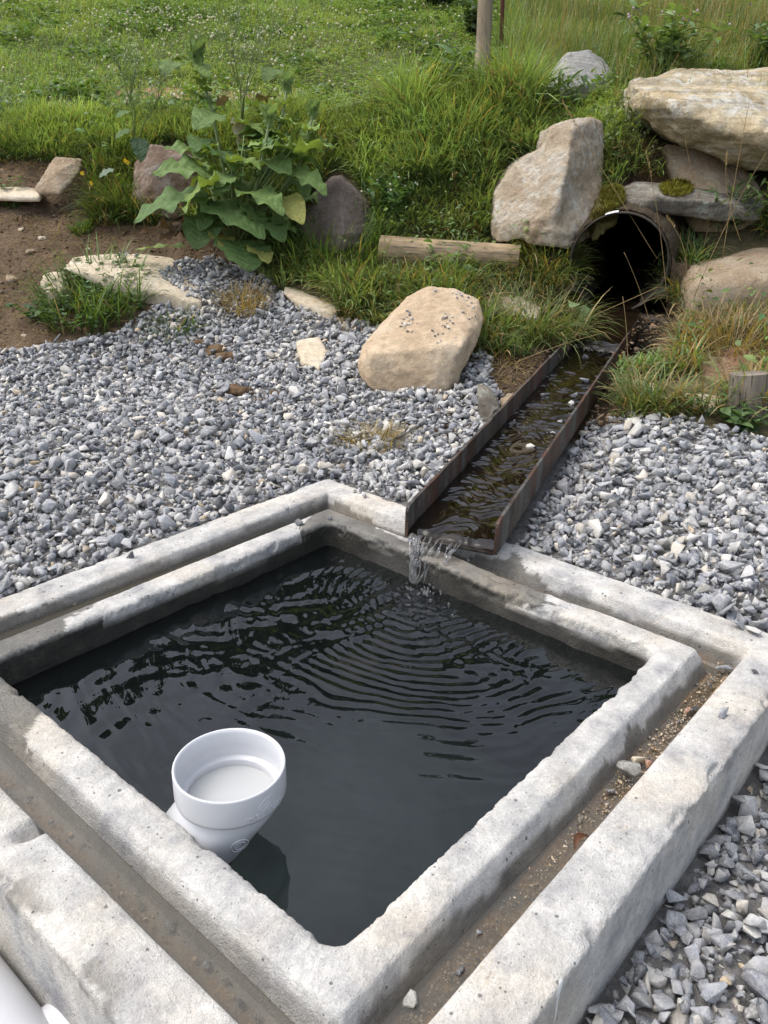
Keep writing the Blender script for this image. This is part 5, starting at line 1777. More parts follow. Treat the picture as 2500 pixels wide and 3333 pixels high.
STREAM = [(1261, 775, DARK, 26, 'blackish stone in the upper channel near the hanging grass'), (1222, 802, PALE, 12, 'pale pebble in the upper part of the stream'), (1193, 821, DARK, 16, 'dark flat pebble near the left flange, upper stream'),
          (1262, 829, GREY, 30, 'widest blue-grey stone in the stream beside the right flange'), (1281, 832, GREY, 16, 'grey chip touching the right flange'), (1181, 858, DARK, 26, 'dark stone breaking the water in mid channel'),
          (1240, 858, DARK, 26, 'black stone just above the white one in the stream'), (1234, 875, PALE, 24, 'white stone in the stream by the right flange'), (1230, 890, (0.7, 0.7, 0.68), 10, 'small bright white chip under the white stone'),
          (1107, 915, GREY, 24, 'grey stone by the left flange in mid channel'), (1211, 914, GREY, 24, 'grey stone against the right flange in mid channel'), (1087, 935, PALE, 26, 'pale angular stone by the left flange'),
          (1195, 938, PALE, 28, 'pale flat stone by the right flange, lower stream'), (1144, 968, PALE, 26, 'cream stone in the centre of the lower stream'), (1236, 771, TAN, 10, 'orange pebble in the upper stream'), (1115, 1015, DARK, 14, 'dark pebble low in the stream')]
for px, py, c_, w, lab in STREAM:
    best = None
    for s in np.linspace(0.1, TL, 300):
        for wq in np.linspace(-0.105, 0.105, 22):
            q = project(tro(s, wq, 0.008))
            e = (q[0] - px) ** 2 + (q[1] - py) ** 2
            if best is None or e < best[0]:
                best = (e, s, wq)
    P = tro(best[1], best[2], 0.0005)
    one_stone('stream_stone', P, w * DS / FPX * ((P - CP) @ FW), c_, lab)
# gravel bits on the tan boulder
bits = [(873, 690), (879, 686), (886, 682), (882, 694), (876, 700), (868, 699), (890, 690), (880, 672), (875, 704), (884, 702), (874, 710), (893, 699), (880, 718), (890, 718), (866, 706), (900, 700), (884, 676),
        (961, 678), (968, 682), (963, 688), (956, 690), (972, 694), (966, 700), (960, 708), (968, 710), (978, 700), (955, 704), (980, 712), (975, 686), (946, 723), (940, 727), (956, 722), (952, 738), (945, 741), (935, 716),
        (1008, 650), (1018, 655), (1012, 644), (998, 640), (985, 636), (993, 634), (978, 634), (1004, 634), (1022, 664), (988, 645), (1010, 662), (940, 629), (1020, 688), (1026, 684), (1014, 690), (985, 728), (1000, 676)]
for px, py in bits:
    h = rock_top(px, py)
    if h is not None and h[0][1] < 3.9:
        one_stone('gravel_bit', h[0] - h[1] * 0.001, RNG.uniform(0.012, 0.022), stone_cols(1)[0], 'small bluish gravel bit lying on top of the smooth tan boulder', 'gravel bit', 'gravel bits on the tan boulder')
for i, (px, py, lab) in enumerate([(262, 551, 'grey gravel stone on the left end of the cream slab'), (276, 552, 'second grey stone in the pair on the cream slab'), (296, 556, 'grey stone alone on the middle of the cream slab'), (350, 549, 'small grey stone on the back edge of the cream slab'), (387, 560, 'dark grey stone at the gravel end of the cream slab')]):
    h = rock_top(px, py)
    if h is not None:
        one_stone('loose_stone', h[0], 0.032, GREY, lab)

# ------------------------------------------------------------------ big-leaved plant (burdock)
def big_leaf(mb, P0, P1, width, arch, side_tilt, wav, col, base=None, seed=0, fold=0.18, tooth=0.055):
    """one broad toothed wavy leaf from P0 to P1 with an optional leaf stalk from base"""
    r = np.random.default_rng(seed)
    P0, P1 = np.array(P0, float), np.array(P1, float)
    ax = P1 - P0
    Ln = np.linalg.norm(ax)
    axn = ax / Ln
    sdv = np.cross(axn, [0, 0, 1.0])
    sdv /= np.linalg.norm(sdv) + 1e-9
    nrm = np.cross(sdv, axn)
    if nrm[2] < 0:
        nrm = -nrm
    c, s = math.cos(side_tilt), math.sin(side_tilt)
    sdv, nrm = sdv * c + nrm * s, nrm * c - sdv * s
    nt, nsd = 25, 12
    t = np.linspace(0, 1, nt)
    sv = np.linspace(-1, 1, nsd * 2 + 1)
    outl = np.sin(np.pi * np.clip(t, 0, 1) ** 0.66) ** 0.62
    outl *= 1 - 0.25 * t
    outl[0] = 0.10
    outl[-1] = 0.0
    saw = 1 + tooth * (np.abs(((t * 9.0 + r.uniform(0, 1)) % 1) - 0.5) * 2 - 0.5) * (t > 0.08)
    hw = width * 0.5 * outl * saw
    T, Sg_ = np.meshgrid(t, sv, indexing='ij')
    HW = np.repeat(hw[:, None], len(sv), 1)
    ph = r.uniform(0, 6.28, 2)
    left = (Sg_ < 0)
    wave_ = wav * width * (np.sin(T * 17 + np.where(left, ph[0], ph[1])) * np.abs(Sg_) ** 2.2 + 0.5 * np.sin(T * 31 + np.where(left, ph[1], ph[0])) * np.abs(Sg_) ** 3) * np.minimum(1, outl[:, None] * 1.3)
    z = arch * Ln * 4 * T * (1 - T) + fold * np.abs(Sg_) * HW - 0.12 * fold * (Sg_ ** 2) * HW * 3 + wave_
    z += 0.02 * width * np.sin(T * 40 + np.abs(Sg_) * 9) * (1 - np.abs(Sg_))
    V = P0 + axn * (T * Ln)[..., None] + sdv * (Sg_ * HW)[..., None] + nrm * z[..., None]
    m = len(sv)
    j, i = np.meshgrid(np.arange(nt - 1), np.arange(m - 1), indexing='ij')
    Q = np.stack([j * m + i, j * m + i + 1, (j + 1) * m + i + 1, (j + 1) * m + i], -1).reshape(-1, 4)
    cl = np.array(col) * r.normal(1, 0.08)
    cv = np.repeat(cl[None], nt * m, 0) * (1 + 0.12 * fbm(np.c_[T.ravel() * 5, Sg_.ravel() * 3, np.full(nt * m, seed * 1.7)], 3, seed)[:, None])
    mb.add(V.reshape(-1, 3), Q, cv.clip(0.005, 0.9), np.stack([T.ravel(), Sg_.ravel()], -1))
    if base is not None:
        b = np.array(base, float)
        mid_ = (b + P0) / 2 + np.array([0, 0, 0.12 * np.linalg.norm(P0 - b)])
        tube(mb, [b, (b + mid_) / 2 + np.array([0, 0, 0.02 * 0]), mid_, P0], [0.0055, 0.005, 0.0045, 0.0035], 6, (0.20, 0.25, 0.11))
bb = hit(515, 545)
bur = empty('burdock_plant', bb, 'big leafy burdock plant with large wavy toothed leaves above the gravel heap', 'plant')
G1, G2, G3, YEL, BRN, PGR = (0.105, 0.175, 0.060), (0.145, 0.22, 0.070), (0.205, 0.29, 0.085), (0.33, 0.33, 0.10), (0.13, 0.075, 0.04), (0.20, 0.29, 0.11)
BL = [  # base px,py,Y  tip px,py,Y  width px  arch  tilt  wave colour
    ((455, 425, 4.45), (288, 482, 4.3), 74, 0.10, 0.25, 0.12, G1), ((450, 440, 4.4), (572, 518, 4.22), 78, 0.06, -0.15, 0.07, G1), ((447, 470, 4.4), (422, 540, 4.28), 62, 0.05, 0.2, 0.07, G1), ((515, 520, 4.38), (538, 588, 4.2), 88, 0.08, 0.1, 0.06, G1),
    ((525, 418, 4.42), (612, 468, 4.22), 60, 0.14, -0.1, 0.12, G2), ((450, 348, 4.6), (352, 322, 4.5), 48, 0.12, 0.35, 0.15, G2), ((455, 375, 4.5), (328, 378, 4.36), 52, 0.12, 0.5, 0.16, G2), ((470, 395, 4.4), (402, 462, 4.22), 66, 0.16, -0.5, 0.14, G3),
    ((455, 325, 4.55), (508, 372, 4.4), 56, 0.12, 0.2, 0.1, G1), ((500, 380, 4.45), (468, 406, 4.35), 40, 0.1, 0.2, 0.1, G2), ((500, 352, 4.45), (562, 368, 4.32), 42, 0.16, 0.1, 0.14, G3), ((558, 350, 4.5), (628, 380, 4.36), 62, 0.12, -0.2, 0.12, G2),
    ((625, 372, 4.5), (706, 424, 4.36), 46, 0.12, -0.25, 0.14, G2), ((615, 425, 4.45), (655, 486, 4.3), 42, 0.08, -0.4, 0.08, YEL), ((466, 505, 4.38), (498, 548, 4.24), 42, 0.06, 0.2, 0.1, YEL), ((562, 470, 4.42), (612, 525, 4.28), 56, 0.08, 0.0, 0.08, G1),
    ((600, 345, 4.6), (690, 362, 4.5), 46, 0.12, 0.2, 0.12, G1), ((520, 268, 4.7), (568, 292, 4.55), 42, 0.12, 0.2, 0.12, G3), ((470, 245, 4.7), (420, 282, 4.55), 52, 0.1, 0.3, 0.1, G2), ((400, 138, 4.85), (446, 168, 4.7), 50, 0.12, 0.1, 0.1, G3),
    ((560, 295, 4.7), (630, 302, 4.6), 44, 0.12, 0.2, 0.12, G2), ((540, 225, 4.8), (590, 250, 4.7), 40, 0.12, 0.2, 0.12, G2), ((660, 300, 4.7), (720, 325, 4.6), 36, 0.12, 0.2, 0.12, G2), ((600, 150, 4.95), (572, 178, 4.85), 34, 0.1, 0.2, 0.1, G2),
    ((640, 320, 4.65), (702, 325, 4.55), 40, 0.1, 0.2, 0.12, G3), ((415, 205, 4.8), (455, 225, 4.7), 36, 0.1, 0.2, 0.12, G2), ((640, 190, 4.95), (690, 200, 4.85), 36, 0.1, 0.1, 0.1, G2), ((380, 135, 5.0), (352, 165, 4.9), 36, 0.1, 0.2, 0.1, G2),
    ((440, 300, 4.65), (420, 330, 4.5), 40, 0.1, 0.2, 0.12, G1), ((530, 445, 4.45), (560, 500, 4.3), 46, 0.1, 0.3, 0.12, G1), ((478, 440, 4.45), (430, 500, 4.3), 46, 0.1, 0.3, 0.12, G1), ((580, 480, 4.45), (640, 505, 4.4), 44, 0.1, 0.0, 0.1, G2),
    ((545, 530, 4.38), (580, 570, 4.24), 44, 0.06, 0.1, 0.1, YEL)]
for i, (a, b, w, arch, tilt, wv_, c_) in enumerate(BL):
    A, B = atY(*a), atY(*b)
    wdt = w * DS / FPX * (a[2] + b[2]) * 0.5 * 1.5
    m = MB()
    crown = bb + np.array([RNG.normal(0, 0.02), RNG.normal(0, 0.02), 0.0])
    big_leaf(m, A, B, wdt, arch, tilt, wv_ * 0.6, c_, crown if a[1] > 320 else None, seed=i)
    m.build('leaf', M_BURDOCK, bur, True)
for i in range(40):
    px, py = RNG.uniform(425, 665), RNG.uniform(290, 500)
    Y = RNG.uniform(4.42, 4.75)
    A = atY(px, py, Y)
    az = RNG.uniform(0, 6.28)
    Lg = RNG.uniform(0.12, 0.24)
    B = A + np.array([math.cos(az), math.sin(az), RNG.uniform(-0.5, 0.3)]) * Lg
    m = MB()
    big_leaf(m, A, B, Lg * 0.66, 0.12, RNG.uniform(-0.3, 0.3), 0.12, (G1, G2, G3)[RNG.integers(0, 3)], bb, seed=60 + i)
    m.build('leaf', M_BURDOCK, bur, True)
# flowering shoots with a leafy bud on top
for i, (p0, p1, budl) in enumerate([((540, 450, 4.5), (582, 262, 4.45), 40), ((470, 300, 4.75), (424, 128, 4.8), 50), ((595, 300, 4.7), (620, 190, 4.7), 36), ((645, 360, 4.6), (676, 245, 4.6), 34)]):
    A, B = atY(*p0), atY(*p1)
    m = MB()
    mids = [bb + np.array([0, 0, 0.02]), A, A * 0.6 + B * 0.4 + np.array([0.01, 0, 0]), B]
    tube(m, mids, [0.010, 0.009, 0.008, 0.006], 8, (0.22, 0.29, 0.13))
    m.build('stem', M_WEED, bur, True)
    bl = budl * DS / FPX * p1[2]
    for k in range(7):
        az = k * 6.28 / 7 + RNG.uniform(-0.3, 0.3)
        out = 0.18 if k % 2 else 0.55
        base = B - np.array([0, 0, bl * 0.15 * (k % 3)])
        tip = base + np.array([math.cos(az) * out, math.sin(az) * out, RNG.uniform(0.8, 1.1)]) * bl * (1.0 if k % 2 else 0.9)
        m = MB()
        big_leaf(m, base, tip, bl * 0.62, -0.08, 0.1, 0.06, PGR, None, seed=100 + i * 10 + k, fold=0.6)
        m.build('bud_leaf', M_BURDOCK, bur, True)
    for k in range(5):
        q = RNG.uniform(0.25, 0.85)
        base = A * (1 - q) + B * q
        az = RNG.uniform(0, 6.28)
        m = MB()
        Lg = RNG.uniform(0.10, 0.17)
        tip = base + np.array([math.cos(az), math.sin(az), RNG.uniform(-0.1, 0.6)]) * Lg
        big_leaf(m, base, tip, Lg * 0.55, 0.1, 0.1, 0.12, G3 if q > 0.5 else G2, None, seed=150 + i * 10 + k)
        m.build('leaf', M_BURDOCK, bur, True)
for (a, b, w, c_) in [((415, 500, 4.42), (300, 505, 4.28), 44, BRN), ((415, 492, 4.42), (345, 520, 4.3), 40, BRN), ((510, 255, 4.7), (515, 315, 4.62), 28, (0.40, 0.36, 0.28)), ((470, 230, 4.8), (495, 208, 4.75), 22, (0.20, 0.15, 0.10)), ((540, 230, 4.9), (598, 208, 4.85), 26, (0.10, 0.09, 0.05))]:
    m = MB()
    big_leaf(m, atY(*a), atY(*b), w * DS / FPX * a[2], 0.1, 0.4, 0.2, c_, None, seed=int(a[0]))
    m.build('dead_leaf', M_WEED, bur, True)
m = MB()
big_leaf(m, atY(405, 532, 4.35), atY(290, 540, 4.38), 30 * DS / FPX * 4.3, 0.03, 0.1, 0.10, (0.20, 0.27, 0.09), None, seed=303)
m.build('leaf', M_BURDOCK, bur, True)

# ------------------------------------------------------------------ other weeds
def stalk(m, pts, r0, r1, col):
    pts = np.array(pts)
    tube(m, pts, np.linspace(r0, r1, len(pts)), 5, col)
def wiry_weed(label, base, stems, Y, flowers=(0.6, 0.62, 0.5)):
    root = empty('wiry_weed', base, label, 'weed')
    ms_, mp = MB(), MB()
    for st_ in stems:
        P = [np.array(base)] + [atY(x, y, Y + RNG.normal(0, 0.05)) for x, y in st_]
        Pd = []
        for i in range(len(P) - 1):
            for q in np.linspace(0, 1, 5)[:-1]:
                Pd.append(P[i] * (1 - q) + P[i + 1] * q)
        Pd.append(P[-1])
        stalk(ms_, Pd, 0.004, 0.0012, (0.17, 0.22, 0.09))
        for k in range(13):
            q = RNG.uniform(0.4, 1.0)
            b = Pd[int(q * (len(Pd) - 1))]
            az = RNG.uniform(0, 6.28)
            Lg = RNG.uniform(0.08, 0.24)
            e = b + np.array([math.cos(az) * 0.45, math.sin(az) * 0.45, 0.85]) * Lg
            mid_ = (b + e) / 2 + np.array([math.cos(az), math.sin(az), 0]) * 0.015
            stalk(ms_, [b, mid_, e], 0.0014, 0.0007, (0.20, 0.26, 0.11))
            for f in np.linspace(0.15, 1, 12):
                p = b * (1 - f) + e * f + RNG.normal(0, 0.004, 3)
                a2 = RNG.uniform(0, 6.28)
                stalk(ms_, [p, p + np.array([math.cos(a2) * 0.6, math.sin(a2) * 0.6, 0.8]) * 0.018], 0.0007, 0.0007, (0.22, 0.28, 0.12))
            for f in range(3):
                p = e + RNG.normal(0, 0.008, 3)
                mp.add(p + np.array([[0, 0, .004], [.004, 0, 0], [0, .004, 0], [-.004, 0, 0], [0, -.004, 0], [0, 0, -.004]]) * RNG.uniform(0.7, 1.2), np.array([[0, 1, 2], [0, 2, 3], [0, 3, 4], [0, 4, 1], [5, 2, 1], [5, 3, 2], [5, 4, 3], [5, 1, 4]]), flowers)
    ms_.build('stem', M_WEED, root)
    mp.build('blossoms', M_WEED, root)
    return root
w1 = wiry_weed('tall wiry branching weed with tiny white flower heads behind the burdock', hit(522, 300), [[(522, 250), (520, 200), (495, 120), (474, 30)], [(525, 215), (565, 120), (600, 60), (652, 40)], [(528, 210), (545, 130), (562, 20)], [(520, 190), (500, 100), (520, 10)]], 4.95)
wb = hit(290, 335)
w2 = wiry_weed('wiry weed with a drooping dark toothed leaf beside the mottled rock', wb, [[(288, 280), (284, 225), (268, 175), (258, 140)], [(310, 270), (340, 220), (350, 150)], [(292, 240), (280, 190), (300, 150)]], 4.85)
for i, (a, b, w, c_) in enumerate([((300, 298, 4.8), (305, 352, 4.7), 38, (0.055, 0.095, 0.05)), ((285, 280, 4.85), (250, 300, 4.75), 30, G1), ((245, 365, 4.75), (215, 385, 4.68), 28, (0.16, 0.21, 0.15)), ((300, 200, 4.9), (335, 212, 4.85), 22, G1), ((280, 240, 4.85), (252, 255, 4.75), 26, G1)]):
    m = MB()
    big_leaf(m, atY(*a), atY(*b), w * DS / FPX * a[2], 0.06, 0.1, 0.05, c_, None, seed=400 + i, tooth=0.25)
    m.build('leaf', M_BURDOCK, w2, True)
for (px, py, lab) in ((271, 347, 'left blossom of the touching yellow pair beside the drooping dark leaf'), (276, 351, 'right blossom of the touching yellow pair beside the drooping dark leaf'), (178, 374, 'small yellow blossom above the dirt left of the wiry weed'), (198, 395, 'lowest small yellow blossom at the grass edge of the dirt')):
    yf = MB()
    p = atY(px, py, 4.72)
    for k in range(6):
        a = k * 1.05
        yf.add(p + np.array([[0, 0, 0], [math.cos(a) * .011, -0.004, math.sin(a) * .011], [math.cos(a + .8) * .011, -0.004, math.sin(a + .8) * .011]]), np.array([[0, 1, 2]]), (0.75, 0.50, 0.02))
    stalk(yf, [p, p + np.array([0.01, 0.03, -0.06]), p + np.array([0.02, 0.05, -0.14])], 0.0015, 0.0015, (0.1, 0.14, 0.05))
    tag(yf.build('yellow_wildflower', M_WEED, origin=p + np.array([0.02, 0.05, -0.14])), lab, 'flower')

def bushy(name, label, base, h_, spread, nst, lf_len, lf_w, cols, lean=0.25, nleaf=16, up=0.5, flower=None, cat='weed', spiky=False):
    root = empty(name, base, label, cat)
    ms_, ml, mf = MB(), MB(), MB()
    PL, DL, NL, LL, CL = [], [], [], [], []
    for s in range(nst):
        az = RNG.uniform(0, 6.28)
        hh = h_ * RNG.uniform(0.6, 1.0)
        off = np.array([math.cos(az), math.sin(az), 0]) * spread * RNG.uniform(0.1, 1.0)
        b = np.array(base) + off * 0.25
        e = np.array(base) + off + np.array([0, 0, hh])
        c_ = (b + e) / 2 - off * 0.15
        tq = np.linspace(0, 1, 8)[:, None]
        P = b * (1 - tq) ** 2 + 2 * c_ * tq * (1 - tq) + e * tq ** 2
        stalk(ms_, P, 0.0035, 0.0012, (0.12, 0.16, 0.06))
        for k in range(nleaf):
            q = RNG.uniform(0.15, 1.0)
            p = P[min(7, int(q * 8))] + RNG.normal(0, 0.006, 3)
            a2 = RNG.uniform(0, 6.28)
            d = np.array([math.cos(a2), math.sin(a2), RNG.normal(up, 0.35)])
            PL.append(p)
            DL.append(d)
            NL.append(np.array([RNG.normal(0, 0.3), RNG.normal(0, 0.3), 1.0]))
            LL.append(lf_len * RNG.uniform(0.6, 1.2))
            CL.append(np.array(cols[RNG.integers(0, len(cols))]) * RNG.normal(1, 0.15))
        if flower:
            for k in range(flower[1]):
                p = e + RNG.normal(0, 0.02, 3)
                r_ = flower[2]
                mf.add(p + np.array([[0, 0, 1], [1, 0, 0], [0, 1, 0], [-1, 0, 0], [0, -1, 0], [0, 0, -1]]) * r_, np.array([[0, 1, 2], [0, 2, 3], [0, 3, 4], [0, 4, 1], [5, 2, 1], [5, 3, 2], [5, 4, 3], [5, 1, 4]]), flower[0])
    LL = np.array(LL)
    leaves(ml, np.array(PL), np.array(DL), np.array(NL), LL, LL * lf_w, np.array(CL).clip(0.01, 0.9), 0.25)
    ms_.build('stem', M_WEED, root)
    ml.build('foliage', M_WEED, root)
    if flower:
        mf.build('blossoms', M_WEED, root)
    return root
GR = [(0.075, 0.135, 0.05), (0.10, 0.17, 0.06), (0.13, 0.20, 0.07)]
GD = [(0.05, 0.095, 0.035), (0.07, 0.12, 0.04), (0.09, 0.15, 0.05)]
bushy('thistle', 'spiky-leaved young thistle in the tall grass left of the fence post', hit(970, 235), 0.30, 0.17, 9, 0.14, 0.34, GR, up=0.5, nleaf=9)
bushy('thistle', 'bushy green thistle growing behind the ochre slab', hit(1440, 168), 0.40, 0.42, 18, 0.10, 0.36, [(0.12, 0.19, 0.07), (0.15, 0.23, 0.085), (0.18, 0.26, 0.10)], up=0.4, nleaf=20, flower=((0.5, 0.4, 0.5), 1, 0.010))
bushy('leafy_weed', 'leafy weed at the top right edge behind the ochre slab', hit(1640, 160), 0.30, 0.2, 10, 0.09, 0.4, GR, up=0.5, nleaf=14)
bushy('leafy_weed', 'lush narrow-leaved weed with small white blossoms right of the purple-brown rock', hit(845, 480), 0.22, 0.16, 16, 0.07, 0.3, [(0.085, 0.165, 0.06), (0.11, 0.20, 0.075)], up=0.8, nleaf=16, flower=((0.7, 0.7, 0.62), 1, 0.007))
bushy('leafy_weed', 'airy yellowish weed between the upright boulder and the ochre slab', hit(1345, 345), 0.30, 0.18, 18, 0.03, 0.45, [(0.16, 0.19, 0.06), (0.11, 0.15, 0.05)], up=0.6, nleaf=22, flower=((0.45, 0.45, 0.3), 2, 0.005))
bushy('leafy_weed', 'low sprawling weed with dry twigs over the grey ledge stone', hit(1345, 380) + np.array([0.0, 0.0, 0.03]), 0.14, 0.16, 14, 0.025, 0.45, [(0.13, 0.14, 0.05), (0.18, 0.13, 0.06)], up=0.3, nleaf=18)
bushy('leafy_weed', 'small green weed at the foot of the weathered post stub', hit(1598, 925), 0.07, 0.09, 8, 0.05, 0.6, GD, up=0.3, nleaf=8)
bushy('leafy_weed', 'trailing round-leaved weed at the left foot of the grass clump', hit(95, 690), 0.07, 0.14, 12, 0.045, 0.8, GD, up=0.2, nleaf=9)
bushy('shrub', 'dark round shrub at the very top of the hillside meadow', hit(950, 18), 0.45, 0.36, 24, 0.08, 0.5, [(0.03, 0.055, 0.025), (0.045, 0.075, 0.03)], up=0.3, nleaf=22, cat='shrub')
bushy('shrub', 'small dark shrub left of the fence post in the meadow', hit(1018, 80), 0.26, 0.2, 18, 0.06, 0.5, [(0.04, 0.07, 0.03), (0.06, 0.09, 0.035)], up=0.3, nleaf=18, cat='shrub')
bushy('leafy_weed', 'weed with long green leaves below the white angular rock', hit(1200, 240), 0.2, 0.2, 12, 0.1, 0.2, GR, up=0.8, nleaf=10)
bushy('leafy_weed', 'shaggy weed on the right bank above the pale tan block', hit(1560, 500), 0.24, 0.3, 16, 0.09, 0.2, GR, up=0.7, nleaf=12)
nt_ = empty('nettle', hit(1228, 690), 'small toothed nettle leaf hanging beside the culvert mouth', 'weed')
for i, (a, b, w, c_) in enumerate([((1262, 660, 3.92), (1262, 722, 3.86), 30, (0.14, 0.20, 0.09)), ((1240, 655, 3.95), (1232, 665, 3.82), 26, (0.22, 0.30, 0.14)), ((1232, 690, 3.95), (1222, 730, 3.88), 26, G1)]):
    m = MB()
    big_leaf(m, atY(*a), atY(*b), w * DS / FPX * a[2], 0.05, 0.3, 0.06, c_, hit(1228, 690), seed=500 + i, tooth=0.25)
    m.build('leaf', M_BURDOCK, nt_, True)

# moss cushions
def moss(label, centre_px, rx, ry, n, col):
    m = MB()
    pts = []
    for k in range(n):
        a, r_ = RNG.uniform(0, 6.28), math.sqrt(RNG.uniform(0, 1))
        h = rock_top(centre_px[0] + rx * r_ * math.cos(a), centre_px[1] + ry * r_ * math.sin(a))
        if h is None:
            h = (hit(centre_px[0] + rx * r_ * math.cos(a), centre_px[1] + ry * r_ * math.sin(a)), None)
        if h[0][1] < 5.2:
            pts.append(h[0] + np.array([0, -0.004, 0.02 * (1 - r_ ** 2) * RNG.uniform(0.0, 1)]))
    P = np.array(pts)
    nn = len(P)
    blades(m, P, RNG.uniform(0.014, 0.034, nn), np.full(nn, 0.0045), RNG.uniform(0, 6.28, nn), RNG.uniform(0.2, 1.2, nn), RNG.uniform(0, 1.2, nn), vary(col, nn, 0.25), vary(np.array(col) * 1.5, nn, 0.25))
    tag(m.build('moss_patch', M_MOSS, origin=P.mean(0)), label, 'moss')
moss('yellow-green moss cushion on top of the grey ledge stone', (1460, 408), 36, 18, 1500, (0.12, 0.115, 0.018))
moss('olive moss clinging between the upright boulder and the culvert rim', (1322, 428), 26, 32, 3200, (0.115, 0.11, 0.026))
moss('brownish moss just above the left shoulder of the culvert rim', (1302, 468), 26, 14, 1000, (0.12, 0.105, 0.03))

# ------------------------------------------------------------------ grass
def grass_points(n, y0, y1, x0=-4.4, x1=4.9, pred=None, dry_free=True):
    X, Y = scatter_xy(n, x0, x1, y0, y1)
    P = np.stack([X, Y, hz(X, Y)], -1)
    q = project(P)
    ok = (q[:, 0] > -430) & (q[:, 0] < 2090) & (q[:, 1] > -160) & (q[:, 1] < 1100)
    s, w = trough_sw(X, Y)
    ok &= ~((np.abs(w) < THW + 0.03) & (s > -0.2) & (s < TL + 0.1))
    rel_ = P - PM
    a_ = rel_ @ PD
    lt = np.abs(rel_ @ PDx)
    ok &= ~((a_ > -0.8) & (a_ < 0.04) & (lt < PR * 1.3))
    P, q = P[ok], q[ok]
    rg = region(P)
    k = pred(P, q, rg)
    P, q = P[k], q[k]
    f = free(P, 0.22)
    return P[f], q[f]
def dens_noise(P, sc, seed, lo=-0.3, hi=0.5):
    return sm(fbm(np.c_[P[:, :2] * sc, np.zeros(len(P))], 3, seed), lo, hi)
def down_az(P):
    e = 0.06
    gx = (hz(P[:, 0] + e, P[:, 1]) - hz(P[:, 0] - e, P[:, 1])) / (2 * e)
    gy = (hz(P[:, 0], P[:, 1] + e) - hz(P[:, 0], P[:, 1] - e)) / (2 * e)
    return np.arctan2(-gy, -gx), np.hypot(gx, gy)
def mixaz(P, wt):
    a, sl = down_az(P)
    r = RNG.uniform(0, 2 * math.pi, len(P))
    v = np.stack([np.cos(r) + wt * sl * np.cos(a), np.sin(r) + wt * sl * np.sin(a)], -1)
    return np.arctan2(v[:, 1], v[:, 0])
DRY0, DRY1 = (0.26, 0.19, 0.085), (0.36, 0.275, 0.13)

# hillside meadow: short turf with clover
md = MB()
P, q = grass_points(150000, 5.45, 11.6, pred=lambda P, q, rg: (rg == 0) & (RNG.uniform(0, 1, len(P)) < 0.62 + 0.38 * dens_noise(P, 2.0, 101)) & ~(inpoly(q, [(240, 200), (320, 190), (420, 192), (600, 206), (690, 220), (600, 226), (400, 214), (250, 211)]) & (P[:, 1] < 8) & (RNG.uniform(0, 1, len(P)) < 0.8)))
n = len(P)
pt = fbm(np.c_[P[:, :2] * 0.9, np.zeros(n)], 3, 103)[:, None]
hgt = RNG.uniform(0.035, 0.085, n) * (0.55 + 0.8 * dens_noise(P, 1.3, 105) + 0.9 * dens_noise(P, 4.5, 106, 0.0, 0.5))
hue = np.where(pt > 0.05, 1, 0)
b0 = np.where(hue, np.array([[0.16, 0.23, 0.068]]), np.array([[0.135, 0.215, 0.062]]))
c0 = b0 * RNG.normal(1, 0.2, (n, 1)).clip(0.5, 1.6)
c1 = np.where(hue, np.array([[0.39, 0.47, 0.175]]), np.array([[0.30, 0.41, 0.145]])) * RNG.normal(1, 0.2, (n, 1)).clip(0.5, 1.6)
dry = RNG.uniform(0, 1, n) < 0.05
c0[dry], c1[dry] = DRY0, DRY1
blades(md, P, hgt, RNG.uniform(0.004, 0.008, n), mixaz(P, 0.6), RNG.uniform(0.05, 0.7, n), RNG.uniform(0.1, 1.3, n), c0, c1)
# clover leaflets among it
P, q = grass_points(52000, 5.45, 11.6, pred=lambda P, q, rg: (rg == 0) & (RNG.uniform(0, 1, len(P)) < 0.3 + 0.7 * dens_noise(P, 1.1, 109)))
n = len(P)
P = np.repeat(P, 3, 0) + np.array([0, 0, 1.0]) * np.repeat(RNG.uniform(0.02, 0.07, n), 3)[:, None]
az = np.repeat(RNG.uniform(0, 6.28, n), 3) + np.tile([0, 2.1, 4.2], n)
D = np.stack([np.cos(az), np.sin(az), RNG.uniform(-0.2, 0.5, 3 * n)], -1)
Nn = np.stack([RNG.normal(0, 0.25, 3 * n), RNG.normal(0, 0.25, 3 * n), np.ones(3 * n)], -1)
Lc = np.repeat(RNG.uniform(0.012, 0.026, n), 3)
leaves(md, P, D, Nn, Lc, Lc * 0.95, vary((0.185, 0.28, 0.085), 3 * n, 0.22))
P, q = grass_points(70000, 5.6, 11.2, pred=lambda P, q, rg: (rg == 0) & (dens_noise(P, 2.4, 231, -0.2, 0.4) > 0.72))
n = len(P)
az = RNG.uniform(0, 6.28, n)
Lb = RNG.uniform(0.025, 0.065, n)
leaves(md, P + np.array([0, 0, 1.0]) * RNG.uniform(0.02, 0.10, n)[:, None], np.stack([np.cos(az), np.sin(az), RNG.uniform(-0.2, 0.7, n)], -1), np.stack([RNG.normal(0, 0.35, n), RNG.normal(0, 0.35, n), np.ones(n)], -1), Lb, Lb * RNG.uniform(0.3, 0.7, n), vary((0.095, 0.165, 0.05), n, 0.3), 0.3)
tag(md.build('grass', M_GRASS), 'short green meadow turf with clover on the hillside', 'grass', kind='stuff')
